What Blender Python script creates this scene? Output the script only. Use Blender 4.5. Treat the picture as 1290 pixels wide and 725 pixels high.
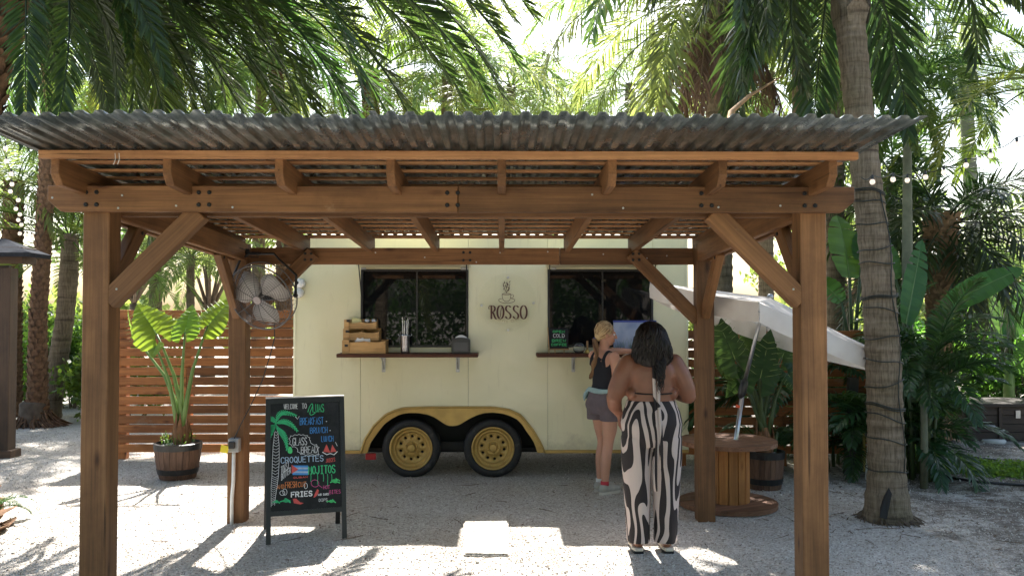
import bpy, bmesh, math, random
import numpy as np
from mathutils import Vector, Matrix, Quaternion, noise as mnoise
R = math.radians
scene = bpy.context.scene
for o in list(bpy.data.objects): bpy.data.objects.remove(o)
COL = scene.collection
# ---------------------------------------------------------------- camera
IW, IH, F = 1290.0, 725.0, 1065.0          # photograph size, focal length in its pixels
CAMH, VPX, HOR = 1.72, 632.0, 390.0
cam = bpy.data.cameras.new('camera'); camo = bpy.data.objects.new('camera', cam); COL.objects.link(camo)
cam.sensor_fit = 'HORIZONTAL'; cam.sensor_width = 36.0; cam.lens = 36.0*F/IW; cam.clip_start = 0.05; cam.clip_end = 3000
PITCH = math.atan((HOR-IH/2)/F); YAW = math.atan((IW/2-VPX)/F)
camo.location = (0, 0, CAMH)
camo.rotation_euler = (math.pi/2+PITCH, 0, -YAW)
scene.camera = camo
CR = camo.rotation_euler.to_matrix()
cam.dof.use_dof = True; cam.dof.focus_distance = 7.2; cam.dof.aperture_fstop = 5.6
# ---------------------------------------------------------------- sky, sun, exposure
SUN_EL, SUN_AZ = 51.6, 0.0                  # sun stands straight behind the trailer (+Y)
w = bpy.data.worlds.new('World'); scene.world = w; w.use_nodes = True
nt = w.node_tree; nt.nodes.clear()
sky = nt.nodes.new('ShaderNodeTexSky'); sky.sky_type = 'NISHITA'; sky.sun_disc = False
sky.sun_elevation = R(SUN_EL); sky.sun_rotation = R(SUN_AZ); sky.dust_density = 3.0; sky.air_density = 1.2
bg = nt.nodes.new('ShaderNodeBackground'); bg.inputs[1].default_value = 0.10
wo = nt.nodes.new('ShaderNodeOutputWorld')
nt.links.new(sky.outputs[0], bg.inputs[0]); nt.links.new(bg.outputs[0], wo.inputs[0])
sun = bpy.data.lights.new('sun', 'SUN'); sun.energy = 5.0; sun.angle = R(0.53); sun.color = (1, .965, .91)
suno = bpy.data.objects.new('sun', sun); COL.objects.link(suno); suno.location = (0, 30, 40)
sdir = Vector((math.sin(R(SUN_AZ))*math.cos(R(SUN_EL)), math.cos(R(SUN_AZ))*math.cos(R(SUN_EL)), math.sin(R(SUN_EL))))
suno.rotation_euler = sdir.to_track_quat('Z', 'Y').to_euler()
scene.view_settings.view_transform = 'Standard'; scene.view_settings.look = 'None'
scene.view_settings.exposure = 1.95; scene.view_settings.gamma = 1.0
scene.view_settings.use_curve_mapping = False
scene.render.engine = 'CYCLES'
scene.cycles.max_bounces = 10; scene.cycles.diffuse_bounces = 5; scene.cycles.transmission_bounces = 8
scene.cycles.transparent_max_bounces = 12

# ---------------------------------------------------------------- helpers
def P(px, py, D):
    """world point on the ray of photo pixel (px,py) at distance D along +Y"""
    d = CR @ Vector((px-IW/2, -(py-IH/2), -F))
    return Vector((0, 0, CAMH)) + d*(D/d.y)
def G(px, py, z=0.0):
    d = CR @ Vector((px-IW/2, -(py-IH/2), -F))
    return Vector((0, 0, CAMH)) + d*((z-CAMH)/d.z)
def smooth(me, on=True):
    me.polygons.foreach_set('use_smooth', [on]*len(me.polygons))
def obj(name, me, mat=None, parent=None, loc=None, mtx=None):
    """link a mesh; coordinates are world coordinates, parents are unrotated or local frames are given"""
    o = bpy.data.objects.new(name, me); COL.objects.link(o)
    if mat is not None and len(me.materials) == 0: me.materials.append(mat)
    if mtx is not None: o.matrix_basis = mtx
    elif loc is not None: o.location = loc
    if parent is not None: o.parent = parent
    return o
def tag(o, label, cat=None, group=None, kind=None):
    if label: o['label'] = label
    if cat: o['category'] = cat
    if group: o['group'] = group
    if kind: o['kind'] = kind
    return o
def thing(name, label, cat, loc=(0,0,0), rz=0, group=None):
    o = bpy.data.objects.new(name, None); COL.objects.link(o); o.empty_display_size = .1
    o.location = loc; o.rotation_euler = (0,0,rz)
    return tag(o, label, cat, group)
def frame(ax, up=Vector((0,0,1))):
    x = Vector(ax).normalized(); up = Vector(up)
    y = up.cross(x)
    if y.length < 1e-4: y = Vector((0,1,0)).cross(x)
    y.normalize(); z = x.cross(y)
    return Matrix((x, y, z)).transposed()

class MB:
    """collects shapes, then builds ONE mesh"""
    def __init__(s): s.v = []; s.f = []
    def add(s, vs, fs):
        n = len(s.v); s.v.extend([tuple(v) for v in vs]); s.f.extend([tuple(i+n for i in f) for f in fs]); return s
    def box(s, c, size, rot=None):
        c = Vector(c); hx, hy, hz = size[0]/2, size[1]/2, size[2]/2
        vs = [Vector((x, y, z)) for x in (-hx, hx) for y in (-hy, hy) for z in (-hz, hz)]
        if rot is not None: vs = [rot @ v for v in vs]
        return s.add([v+c for v in vs], [(0,1,3,2),(4,6,7,5),(0,4,5,1),(2,3,7,6),(0,2,6,4),(1,5,7,3)])
    def bx(s, x0, x1, y0, y1, z0, z1): return s.box(((x0+x1)/2,(y0+y1)/2,(z0+z1)/2),(x1-x0,y1-y0,z1-z0))
    def tube(s, pts, rad, n=8, cap=True, flat=None):
        pts = [Vector(p) for p in pts]; m = len(pts)
        if not hasattr(rad, '__len__'): rad = [rad]*m
        t = (pts[1]-pts[0]).normalized()
        a = t.cross(Vector((0,0,1)));  a = a if a.length > 1e-3 else t.cross(Vector((1,0,0)))
        a.normalize(); vs = []; pt = t
        for i in range(m):
            t = (pts[min(i+1,m-1)]-pts[max(i-1,0)])
            t = t.normalized() if t.length > 1e-9 else pt
            a = pt.rotation_difference(t) @ a; a = (a - t*a.dot(t)).normalized(); b = t.cross(a); pt = t
            r = rad[i]
            for k in range(n):
                an = 2*math.pi*k/n
                vs.append(pts[i] + a*(math.cos(an)*r) + b*(math.sin(an)*r*(flat or 1)))
        fs = [(i*n+k, i*n+(k+1)%n, (i+1)*n+(k+1)%n, (i+1)*n+k) for i in range(m-1) for k in range(n)]
        if cap: fs += [tuple(range(n-1,-1,-1)), tuple(range((m-1)*n, m*n))]
        return s.add(vs, fs)
    def lathe(s, prof, n=24, c=(0,0,0), rot=None, ang=2*math.pi):
        """prof: (radius, z) list; closes caps when radius is 0"""
        c = Vector(c); vs = []; m = len(prof)
        for r, z in prof:
            for k in range(n):
                an = ang*k/n; v = Vector((r*math.cos(an), r*math.sin(an), z))
                vs.append((rot @ v if rot is not None else v)+c)
        fs = [(i*n+k, i*n+(k+1)%n, (i+1)*n+(k+1)%n, (i+1)*n+k) for i in range(m-1) for k in range(n)]
        return s.add(vs, fs)
    def rings(s, rr, n=16, cap=True):
        """rr: list of (cx,cy,cz,rx,ry) horizontal ellipses"""
        vs = []
        for (x,y,z,rx,ry) in rr:
            for k in range(n):
                an = 2*math.pi*k/n; vs.append((x+rx*math.cos(an), y+ry*math.sin(an), z))
        m = len(rr)
        fs = [(i*n+k, i*n+(k+1)%n, (i+1)*n+(k+1)%n, (i+1)*n+k) for i in range(m-1) for k in range(n)]
        if cap: fs += [tuple(range(n-1,-1,-1)), tuple(range((m-1)*n, m*n))]
        return s.add(vs, fs)
    def ball(s, c, r, n=12, m=8, rot=None):
        r = (r,r,r) if not hasattr(r,'__len__') else r
        c = Vector(c); vs = []
        for i in range(m+1):
            th = math.pi*i/m
            for k in range(n):
                an = 2*math.pi*k/n
                v = Vector((r[0]*math.sin(th)*math.cos(an), r[1]*math.sin(th)*math.sin(an), -r[2]*math.cos(th)))
                vs.append((rot @ v if rot is not None else v)+c)
        fs = [(i*n+k, i*n+(k+1)%n, (i+1)*n+(k+1)%n, (i+1)*n+k) for i in range(m) for k in range(n)]
        return s.add(vs, fs)
    def prism(s, out, y0, y1):
        """outline [(x,z)] extruded along y"""
        n = len(out); vs = [(x, y0, z) for x, z in out]+[(x, y1, z) for x, z in out]
        fs = [tuple(range(n)), tuple(range(2*n-1, n-1, -1))]+[(i, n+i, n+(i+1)%n, (i+1)%n) for i in range(n)]
        return s.add(vs, fs)
    def strip(s, a, b):
        """quad strip between two equal point lists"""
        n = len(a); return s.add(list(a)+list(b), [(i, i+1, n+i+1, n+i) for i in range(n-1)])
    def mesh(s, name='mesh', off=None, sm=False, clean=True):
        me = bpy.data.meshes.new(name)
        v = s.v if off is None else [(x-off[0], y-off[1], z-off[2]) for x, y, z in s.v]
        me.from_pydata(v, [], s.f); me.update()
        if clean:
            bm = bmesh.new(); bm.from_mesh(me); bmesh.ops.remove_doubles(bm, verts=bm.verts, dist=1e-5)
            bmesh.ops.recalc_face_normals(bm, faces=bm.faces); bm.to_mesh(me); bm.free()
        if sm:
            smooth(me)
        return me
    def build(s, name, mat, parent=None, sm=False, loc=None, clean=True, bevel=0, autosm=None):
        """mesh in world coordinates unless parent/loc given: then re-based on the parent's location"""
        off = parent.location if (parent is not None and parent.get('wb')) else None
        me = s.mesh(name, off, sm, clean)
        if bevel:
            bm = bmesh.new(); bm.from_mesh(me)
            ed = [e for e in bm.edges if len(e.link_faces)==2 and e.calc_face_angle(0) > R(50)]
            bmesh.ops.bevel(bm, geom=ed, offset=bevel, segments=1, affect='EDGES', clamp_overlap=True)
            bm.to_mesh(me); bm.free()
        if autosm is not None:
            smooth(me)
            bm = bmesh.new(); bm.from_mesh(me)
            for e in bm.edges:
                if len(e.link_faces)==2 and e.calc_face_angle(0) > R(autosm): e.smooth = False
            bm.to_mesh(me); bm.free()
        return obj(name, me, mat, parent, loc)
def wthing(name, label, cat, loc, group=None):
    """thing whose parts are given in world coordinates (rebased on its location)"""
    o = thing(name, label, cat, loc, 0, group); o['wb'] = 1; THINGS.append(o); return o
THINGS = []
_boxc = {}
def boxmesh(l, wd, h, bev=.004, mat=None):
    key = (round(l,3), round(wd,3), round(h,3), bev, mat.name if mat else '')
    if key not in _boxc:
        me = MB().box((0,0,0),(l,wd,h)).mesh('board')
        if bev:
            bm = bmesh.new(); bm.from_mesh(me); bmesh.ops.bevel(bm, geom=bm.edges[:], offset=bev, segments=1, affect='EDGES'); bm.to_mesh(me); bm.free()
        if mat: me.materials.append(mat)
        _boxc[key] = me
    return _boxc[key]
def beam(name, p0, p1, wd, h, mat, parent=None, up=(0,0,1), bev=.004, quant=True):
    """board from p0 to p1 (world), local x along it so the grain follows"""
    p0 = Vector(p0); p1 = Vector(p1); L = (p1-p0).length
    Mx = Matrix.Translation((p0+p1)/2) @ frame(p1-p0, up).to_4x4()
    if parent is not None: Mx = Matrix.Translation(-Vector(parent.location)) @ Mx
    return obj(name, boxmesh(L, wd, h, bev, mat), mat, parent, mtx=Mx)

# ---------------------------------------------------------------- materials
def N(nt, typ, **kw):
    n = nt.nodes.new(typ)
    for k, v in kw.items():
        if k.startswith('i_'):
            key = k[2:]; n.inputs[int(key) if key.isdigit() else key].default_value = v
        else: setattr(n, k, v)
    return n
def ramp(nt, stops, interp='LINEAR'):
    r = nt.nodes.new('ShaderNodeValToRGB'); e = r.color_ramp.elements; r.color_ramp.interpolation = interp
    while len(e) < len(stops): e.new(.5)
    for i, (p, c) in enumerate(stops):
        e[i].position = p; e[i].color = tuple(c)+(1,) if len(c)==3 else c
    return r
def newmat(name):
    m = bpy.data.materials.new(name); m.use_nodes = True; nt = m.node_tree; nt.nodes.clear()
    out = nt.nodes.new('ShaderNodeOutputMaterial'); b = nt.nodes.new('ShaderNodeBsdfPrincipled')
    nt.links.new(b.outputs[0], out.inputs[0]); return m, nt, b, out
def mul(c, k): return tuple(min(1, x*k) for x in c)
def pbr(name, base, rough=.6, metal=0, var=.15, scale=6, bump=.0, bscale=60, rnd=0.0, spec=.5, coat=0, dirt=None, stretch=(1,1,1)):
    m, nt, b, out = newmat(name); L = nt.links.new
    tc = N(nt,'ShaderNodeTexCoord'); mp = N(nt,'ShaderNodeMapping'); mp.inputs['Scale'].default_value = stretch
    L(tc.outputs['Object'], mp.inputs[0])
    no = N(nt,'ShaderNodeTexNoise', i_Scale=scale, i_Detail=6); L(mp.outputs[0], no.inputs['Vector'])
    r = ramp(nt, [(.25, mul(base,1-var)), (.75, mul(base,1+var))]); L(no.outputs[0], r.inputs[0])
    col = r.outputs[0]
    if rnd:
        oi = N(nt,'ShaderNodeObjectInfo'); hs = N(nt,'ShaderNodeHueSaturation')
        mr = N(nt,'ShaderNodeMapRange'); mr.inputs[3].default_value = 1-rnd; mr.inputs[4].default_value = 1+rnd
        L(oi.outputs['Random'], mr.inputs[0]); L(mr.outputs[0], hs.inputs['Value']); L(col, hs.inputs['Color']); col = hs.outputs[0]
    if dirt:
        n2 = N(nt,'ShaderNodeTexNoise', i_Scale=dirt[1], i_Detail=8, i_Roughness=.7); L(tc.outputs['Object'], n2.inputs['Vector'])
        r2 = ramp(nt, [(dirt[2],(0,0,0)),(dirt[3],(1,1,1))]); L(n2.outputs[0], r2.inputs[0])
        mx = N(nt,'ShaderNodeMixRGB'); L(r2.outputs[0], mx.inputs[0]); L(col, mx.inputs[1]); mx.inputs[2].default_value = dirt[0]+(1,); col = mx.outputs[0]
    L(col, b.inputs['Base Color'])
    b.inputs['Roughness'].default_value = rough; b.inputs['Metallic'].default_value = metal
    b.inputs['Specular IOR Level'].default_value = spec; b.inputs['Coat Weight'].default_value = coat
    if bump:
        n3 = N(nt,'ShaderNodeTexNoise', i_Scale=bscale, i_Detail=5); L(mp.outputs[0], n3.inputs['Vector'])
        bp = N(nt,'ShaderNodeBump', i_Strength=bump, i_Distance=.01); L(n3.outputs[0], bp.inputs['Height']); L(bp.outputs[0], b.inputs['Normal'])
    return m
def wood(name, c_lo, c_hi, rough=.6, gs=1.0, knots=True, rnd=.18, wear=None, axis=0):
    """grain along local x; every board starts at its own place in the grain"""
    m, nt, b, out = newmat(name); L = nt.links.new
    tc = N(nt,'ShaderNodeTexCoord'); oi = N(nt,'ShaderNodeObjectInfo')
    ad = N(nt,'ShaderNodeVectorMath', operation='MULTIPLY_ADD'); cmb = N(nt,'ShaderNodeCombineXYZ')
    m1 = N(nt,'ShaderNodeMath', operation='MULTIPLY', i_1=37.0); L(oi.outputs['Random'], m1.inputs[0])
    m2 = N(nt,'ShaderNodeMath', operation='MULTIPLY', i_1=11.0); L(oi.outputs['Random'], m2.inputs[0])
    L(m1.outputs[0], cmb.inputs[0]); L(m2.outputs[0], cmb.inputs[1]); L(m2.outputs[0], cmb.inputs[2])
    ad2 = N(nt,'ShaderNodeVectorMath', operation='ADD'); L(tc.outputs['Object'], ad2.inputs[0]); L(cmb.outputs[0], ad2.inputs[1])
    mp = N(nt,'ShaderNodeMapping'); mp.inputs['Scale'].default_value = tuple((.8 if i==axis else 16)*gs for i in range(3)); L(ad2.outputs[0], mp.inputs[0])
    n1 = N(nt,'ShaderNodeTexNoise', i_Scale=1.3, i_Detail=5, i_Roughness=.6, i_Distortion=.6); L(mp.outputs[0], n1.inputs['Vector'])
    mp2 = N(nt,'ShaderNodeMapping'); mp2.inputs['Scale'].default_value = tuple((3 if i==axis else 130)*gs for i in range(3)); L(ad2.outputs[0], mp2.inputs[0])
    n2 = N(nt,'ShaderNodeTexNoise', i_Scale=1.0, i_Detail=3); L(mp2.outputs[0], n2.inputs['Vector'])
    mid = tuple((a+c)/2 for a, c in zip(c_lo, c_hi))
    r1 = ramp(nt, [(.28, c_lo), (.5, mid), (.72, c_hi)]); L(n1.outputs[0], r1.inputs[0])
    mx = N(nt,'ShaderNodeMixRGB', blend_type='MULTIPLY', i_0=.45); L(r1.outputs[0], mx.inputs[1])
    r2 = ramp(nt, [(.3,(.45,.42,.4)),(.6,(1,1,1))]); L(n2.outputs[0], r2.inputs[0]); L(r2.outputs[0], mx.inputs[2]); col = mx.outputs[0]
    n7 = N(nt,'ShaderNodeTexNoise', i_Scale=1.7, i_Detail=7, i_Roughness=.7); L(ad2.outputs[0], n7.inputs['Vector'])
    r7 = ramp(nt, [(.32,(.66,.64,.62)),(.5,(.96,.96,.96)),(.70,(1.12,1.12,1.12))]); L(n7.outputs[0], r7.inputs[0])
    m7 = N(nt,'ShaderNodeMixRGB', blend_type='MULTIPLY', i_0=1.0); L(col, m7.inputs[1]); L(r7.outputs[0], m7.inputs[2]); col = m7.outputs[0]
    mp8 = N(nt,'ShaderNodeMapping'); mp8.inputs['Scale'].default_value = tuple((.9 if i==axis else 42)*gs for i in range(3)); L(ad2.outputs[0], mp8.inputs[0])
    n8 = N(nt,'ShaderNodeTexNoise', i_Scale=1.0, i_Detail=2, i_Distortion=.3); L(mp8.outputs[0], n8.inputs['Vector'])
    r8 = ramp(nt, [(.27,(.18,.15,.13)),(.31,(1,1,1))]); L(n8.outputs[0], r8.inputs[0])
    m8 = N(nt,'ShaderNodeMixRGB', blend_type='MULTIPLY', i_0=.8); L(col, m8.inputs[1]); L(r8.outputs[0], m8.inputs[2]); col = m8.outputs[0]
    if knots:
        mp3 = N(nt,'ShaderNodeMapping'); mp3.inputs['Scale'].default_value = (2.2, 6, 6); L(ad2.outputs[0], mp3.inputs[0])
        vo = N(nt,'ShaderNodeTexVoronoi', i_Scale=1.0); L(mp3.outputs[0], vo.inputs['Vector'])
        r3 = ramp(nt, [(.05,(.22,.16,.12)),(.10,(.7,.62,.55)),(.15,(1,1,1))]); L(vo.outputs['Distance'], r3.inputs[0])
        mk = N(nt,'ShaderNodeMixRGB', blend_type='MULTIPLY', i_0=.85); L(col, mk.inputs[1]); L(r3.outputs[0], mk.inputs[2]); col = mk.outputs[0]
    if wear:
        n4 = N(nt,'ShaderNodeTexNoise', i_Scale=2.5, i_Detail=8, i_Roughness=.75); L(ad2.outputs[0], n4.inputs['Vector'])
        r4 = ramp(nt, [(wear[1],(0,0,0)),(wear[2],(1,1,1))]); L(n4.outputs[0], r4.inputs[0])
        mw = N(nt,'ShaderNodeMixRGB'); L(r4.outputs[0], mw.inputs[0]); L(col, mw.inputs[1]); mw.inputs[2].default_value = wear[0]+(1,); col = mw.outputs[0]
    hs = N(nt,'ShaderNodeHueSaturation'); mr = N(nt,'ShaderNodeMapRange'); mr.inputs[3].default_value = 1-rnd; mr.inputs[4].default_value = 1+rnd
    L(oi.outputs['Random'], mr.inputs[0]); L(mr.outputs[0], hs.inputs['Value']); L(col, hs.inputs['Color']); L(hs.outputs[0], b.inputs['Base Color'])
    b.inputs['Roughness'].default_value = rough; b.inputs['Specular IOR Level'].default_value = .35
    bp = N(nt,'ShaderNodeBump', i_Strength=.35, i_Distance=.004); L(n2.outputs[0], bp.inputs['Height']); L(bp.outputs[0], b.inputs['Normal'])
    return m
def leafmat(name, base, trans, tw=.5, rough=.45, var=.35, hue=.03, spec=.4):
    """leaf: reflects base, lets trans through; every leaf (mesh island) has its own shade"""
    m, nt, b, out = newmat(name); L = nt.links.new
    ge = N(nt,'ShaderNodeNewGeometry'); oi = N(nt,'ShaderNodeObjectInfo')
    ad = N(nt,'ShaderNodeMath', operation='ADD'); L(ge.outputs['Random Per Island'], ad.inputs[0]); L(oi.outputs['Random'], ad.inputs[1])
    fr = N(nt,'ShaderNodeMath', operation='FRACT'); L(ad.outputs[0], fr.inputs[0])
    def varied(c):
        hs = N(nt,'ShaderNodeHueSaturation', i_Color=tuple(c)+(1,))
        a = N(nt,'ShaderNodeMapRange'); a.inputs[3].default_value = 1-var; a.inputs[4].default_value = 1+var; L(fr.outputs[0], a.inputs[0]); L(a.outputs[0], hs.inputs['Value'])
        h = N(nt,'ShaderNodeMapRange'); h.inputs[3].default_value = .5-hue; h.inputs[4].default_value = .5+hue; L(oi.outputs['Random'], h.inputs[0]); L(h.outputs[0], hs.inputs['Hue'])
        return hs.outputs[0]
    L(varied(base), b.inputs['Base Color']); b.inputs['Roughness'].default_value = rough; b.inputs['Specular IOR Level'].default_value = spec
    tr = N(nt,'ShaderNodeBsdfTranslucent'); L(varied(trans), tr.inputs['Color'])
    mx = N(nt,'ShaderNodeMixShader', i_0=tw); L(b.outputs[0], mx.inputs[1]); L(tr.outputs[0], mx.inputs[2]); L(mx.outputs[0], out.inputs[0])
    return m
# ================================================================ materials used
M = {}
M['cedar'] = wood('stained_cedar', (.14,.064,.025), (.28,.135,.054), wear=((.33,.21,.12),.66,.80), rnd=.28)
M['slat'] = wood('roof_slat_pine', (.38,.17,.07), (.58,.30,.13))
M['fence'] = wood('fence_redwood', (.21,.068,.02), (.43,.16,.047), rnd=.42, wear=((.30,.19,.13),.6,.78))
M['shelf'] = wood('shelf_walnut', (.06,.018,.009), (.13,.04,.017), knots=False)
M['hutwood'] = wood('dark_hut_timber', (.055,.03,.018), (.12,.065,.035))
M['spool'] = wood('spool_pine', (.30,.11,.03), (.50,.22,.06))
M['spooltop'] = wood('spool_disc', (.16,.07,.035), (.30,.15,.085), wear=((.4,.33,.27),.58,.75))
M['barrel'] = wood('barrel_oak', (.085,.045,.03), (.19,.105,.065), knots=False, axis=2)
M['bamboo'] = wood('bamboo_tray', (.48,.27,.10), (.62,.39,.17), knots=False)
M['easel'] = wood('easel_pine', (.42,.24,.10), (.55,.36,.18), knots=False)
M['darkwood'] = wood('dark_stained_box', (.028,.02,.016), (.06,.042,.032))
M['bolt'] = pbr('black_bolt', (.012,.012,.013), .45, .3)
M['screw'] = pbr('zinc_screw', (.6,.6,.62), .3, .9)
M['black'] = pbr('black_paint', (.012,.012,.013), .42, 0, .3, 20)
M['blackplastic'] = pbr('black_plastic', (.018,.018,.02), .35, 0, .2, 15)
M['rubber'] = pbr('tyre_rubber', (.014,.014,.015), .62, 0, .35, 9, .15, 90, dirt=((.10,.09,.08),14,.55,.8))
M['gold'] = pbr('gold_paint', (.48,.32,.10), .38, .35, .15, 9, dirt=((.16,.10,.04),7,.6,.8))
M['white_pvc'] = pbr('white_pvc', (.78,.78,.76), .4)
M['steel'] = pbr('brushed_steel', (.5,.5,.52), .3, 1.0, .2, 30)
M['zinc'] = pbr('zinc_bracket', (.42,.42,.43), .42, .8, .2, 30)
M['grey_plastic'] = pbr('grey_plastic', (.33,.34,.35), .5)
M['yellow'] = pbr('yellow_tag', (.85,.66,.03), .55)
M['wire'] = pbr('dark_green_wire', (.012,.018,.014), .5)
M['white'] = pbr('white_paper', (.8,.8,.8), .7)
M['underbody'] = pbr('underbody', (.02,.02,.02), .8)
M['canvas'] = None
def paint_cream():
    m, nt, b, out = newmat('cream_paint'); L = nt.links.new
    tc = N(nt,'ShaderNodeTexCoord')
    n1 = N(nt,'ShaderNodeTexNoise', i_Scale=1.1, i_Detail=7, i_Roughness=.6); L(tc.outputs['Object'], n1.inputs['Vector'])
    r = ramp(nt, [(.3,(.70,.655,.42)),(.7,(.78,.735,.50))]); L(n1.outputs[0], r.inputs[0])
    mp = N(nt,'ShaderNodeMapping'); mp.inputs['Scale'].default_value = (9,9,.9); L(tc.outputs['Object'], mp.inputs[0])
    n2 = N(nt,'ShaderNodeTexNoise', i_Scale=2.2, i_Detail=9, i_Roughness=.75); L(mp.outputs[0], n2.inputs['Vector'])
    r2 = ramp(nt, [(.58,(0,0,0)),(.8,(.5,.5,.5))]); L(n2.outputs[0], r2.inputs[0])
    mx = N(nt,'ShaderNodeMixRGB'); L(r2.outputs[0], mx.inputs[0]); L(r.outputs[0], mx.inputs[1]); mx.inputs[2].default_value = (.40,.35,.22,1)
    # road dust splashed along the lower edge
    sx = N(nt,'ShaderNodeSeparateXYZ'); L(tc.outputs['Object'], sx.inputs[0])
    n6 = N(nt,'ShaderNodeTexNoise', i_Scale=5.0, i_Detail=9, i_Roughness=.75); L(tc.outputs['Object'], n6.inputs['Vector'])
    ma = N(nt,'ShaderNodeMath', operation='MULTIPLY_ADD', i_1=-1.3, i_2=.78); L(sx.outputs[2], ma.inputs[0])
    ad6 = N(nt,'ShaderNodeMath', operation='ADD'); L(ma.outputs[0], ad6.inputs[0]); L(n6.outputs[0], ad6.inputs[1])
    r6 = ramp(nt, [(.72,(0,0,0)),(1.0,(.55,.55,.55))]); L(ad6.outputs[0], r6.inputs[0])
    mx6 = N(nt,'ShaderNodeMixRGB'); L(r6.outputs[0], mx6.inputs[0]); L(mx.outputs[0], mx6.inputs[1]); mx6.inputs[2].default_value = (.36,.31,.23,1)
    L(mx6.outputs[0], b.inputs['Base Color'])
    b.inputs['Roughness'].default_value = .33; b.inputs['Coat Weight'].default_value = .5; b.inputs['Coat Roughness'].default_value = .12
    n3 = N(nt,'ShaderNodeTexNoise', i_Scale=2.6, i_Detail=2); L(tc.outputs['Object'], n3.inputs['Vector'])
    bp = N(nt,'ShaderNodeBump', i_Strength=.35, i_Distance=.03); L(n3.outputs[0], bp.inputs['Height'])
    L(bp.outputs[0], b.inputs['Normal']); L(bp.outputs[0], b.inputs['Coat Normal'])
    return m
M['cream'] = paint_cream()
def tin():
    m, nt, b, out = newmat('galvanised_tin'); L = nt.links.new
    tc = N(nt,'ShaderNodeTexCoord'); oi = N(nt,'ShaderNodeObjectInfo')
    mp = N(nt,'ShaderNodeMapping'); mp.inputs['Scale'].default_value = (14,1.6,1); L(tc.outputs['Object'], mp.inputs[0])
    n1 = N(nt,'ShaderNodeTexNoise', i_Scale=2.0, i_Detail=8, i_Roughness=.7); L(mp.outputs[0], n1.inputs['Vector'])
    n2 = N(nt,'ShaderNodeTexNoise', i_Scale=5.0, i_Detail=6, i_Roughness=.7); L(tc.outputs['Object'], n2.inputs['Vector'])
    r = ramp(nt, [(.3,(.085,.095,.09)),(.5,(.19,.21,.205)),(.72,(.42,.44,.44))]); L(n1.outputs[0], r.inputs[0])
    r3 = ramp(nt, [(.35,(.55,.58,.52)),(.65,(1,1,1))]); L(n2.outputs[0], r3.inputs[0])
    mx = N(nt,'ShaderNodeMixRGB', blend_type='MULTIPLY', i_0=1.0); L(r.outputs[0], mx.inputs[1]); L(r3.outputs[0], mx.inputs[2])
    hs = N(nt,'ShaderNodeHueSaturation'); mr = N(nt,'ShaderNodeMapRange'); mr.inputs[3].default_value=.75; mr.inputs[4].default_value=1.3; L(oi.outputs['Random'], mr.inputs[0]); L(mr.outputs[0], hs.inputs['Value']); L(mx.outputs[0], hs.inputs['Color'])
    L(hs.outputs[0], b.inputs['Base Color']); b.inputs['Metallic'].default_value = .65
    r2 = ramp(nt, [(.3,(.42,)*3),(.7,(.18,)*3)]); L(n2.outputs[0], r2.inputs[0]); L(r2.outputs[0], b.inputs['Roughness'])
    return m
M['tin'] = tin()
def glassdark():
    m, nt, b, out = newmat('tinted_window_glass')
    b.inputs['Base Color'].default_value = (.006,.007,.008,1); b.inputs['Roughness'].default_value = .015
    b.inputs['IOR'].default_value = 1.45; b.inputs['Specular IOR Level'].default_value = .3
    return m
M['glass'] = glassdark()
def clear(name, col=(.95,.97,.97), ior=1.45, rough=0.02):
    m, nt, b, out = newmat(name); b.inputs['Base Color'].default_value = col+(1,)
    b.inputs['Transmission Weight'].default_value = 1; b.inputs['IOR'].default_value = ior; b.inputs['Roughness'].default_value = rough
    return m
M['clear'] = clear('clear_glass')
def acrylic():
    m, nt, b, out = newmat('clear_acrylic'); L = nt.links.new
    tr = N(nt,'ShaderNodeBsdfTransparent', i_Color=(.995,.995,.99,1)); gl = N(nt,'ShaderNodeBsdfGlossy', i_Roughness=.03)
    fr = N(nt,'ShaderNodeFresnel', i_IOR=1.18); mx = N(nt,'ShaderNodeMixShader')
    L(fr.outputs[0], mx.inputs[0]); L(tr.outputs[0], mx.inputs[1]); L(gl.outputs[0], mx.inputs[2]); L(mx.outputs[0], out.inputs[0]); return m
M['acrylic'] = acrylic()
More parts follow.
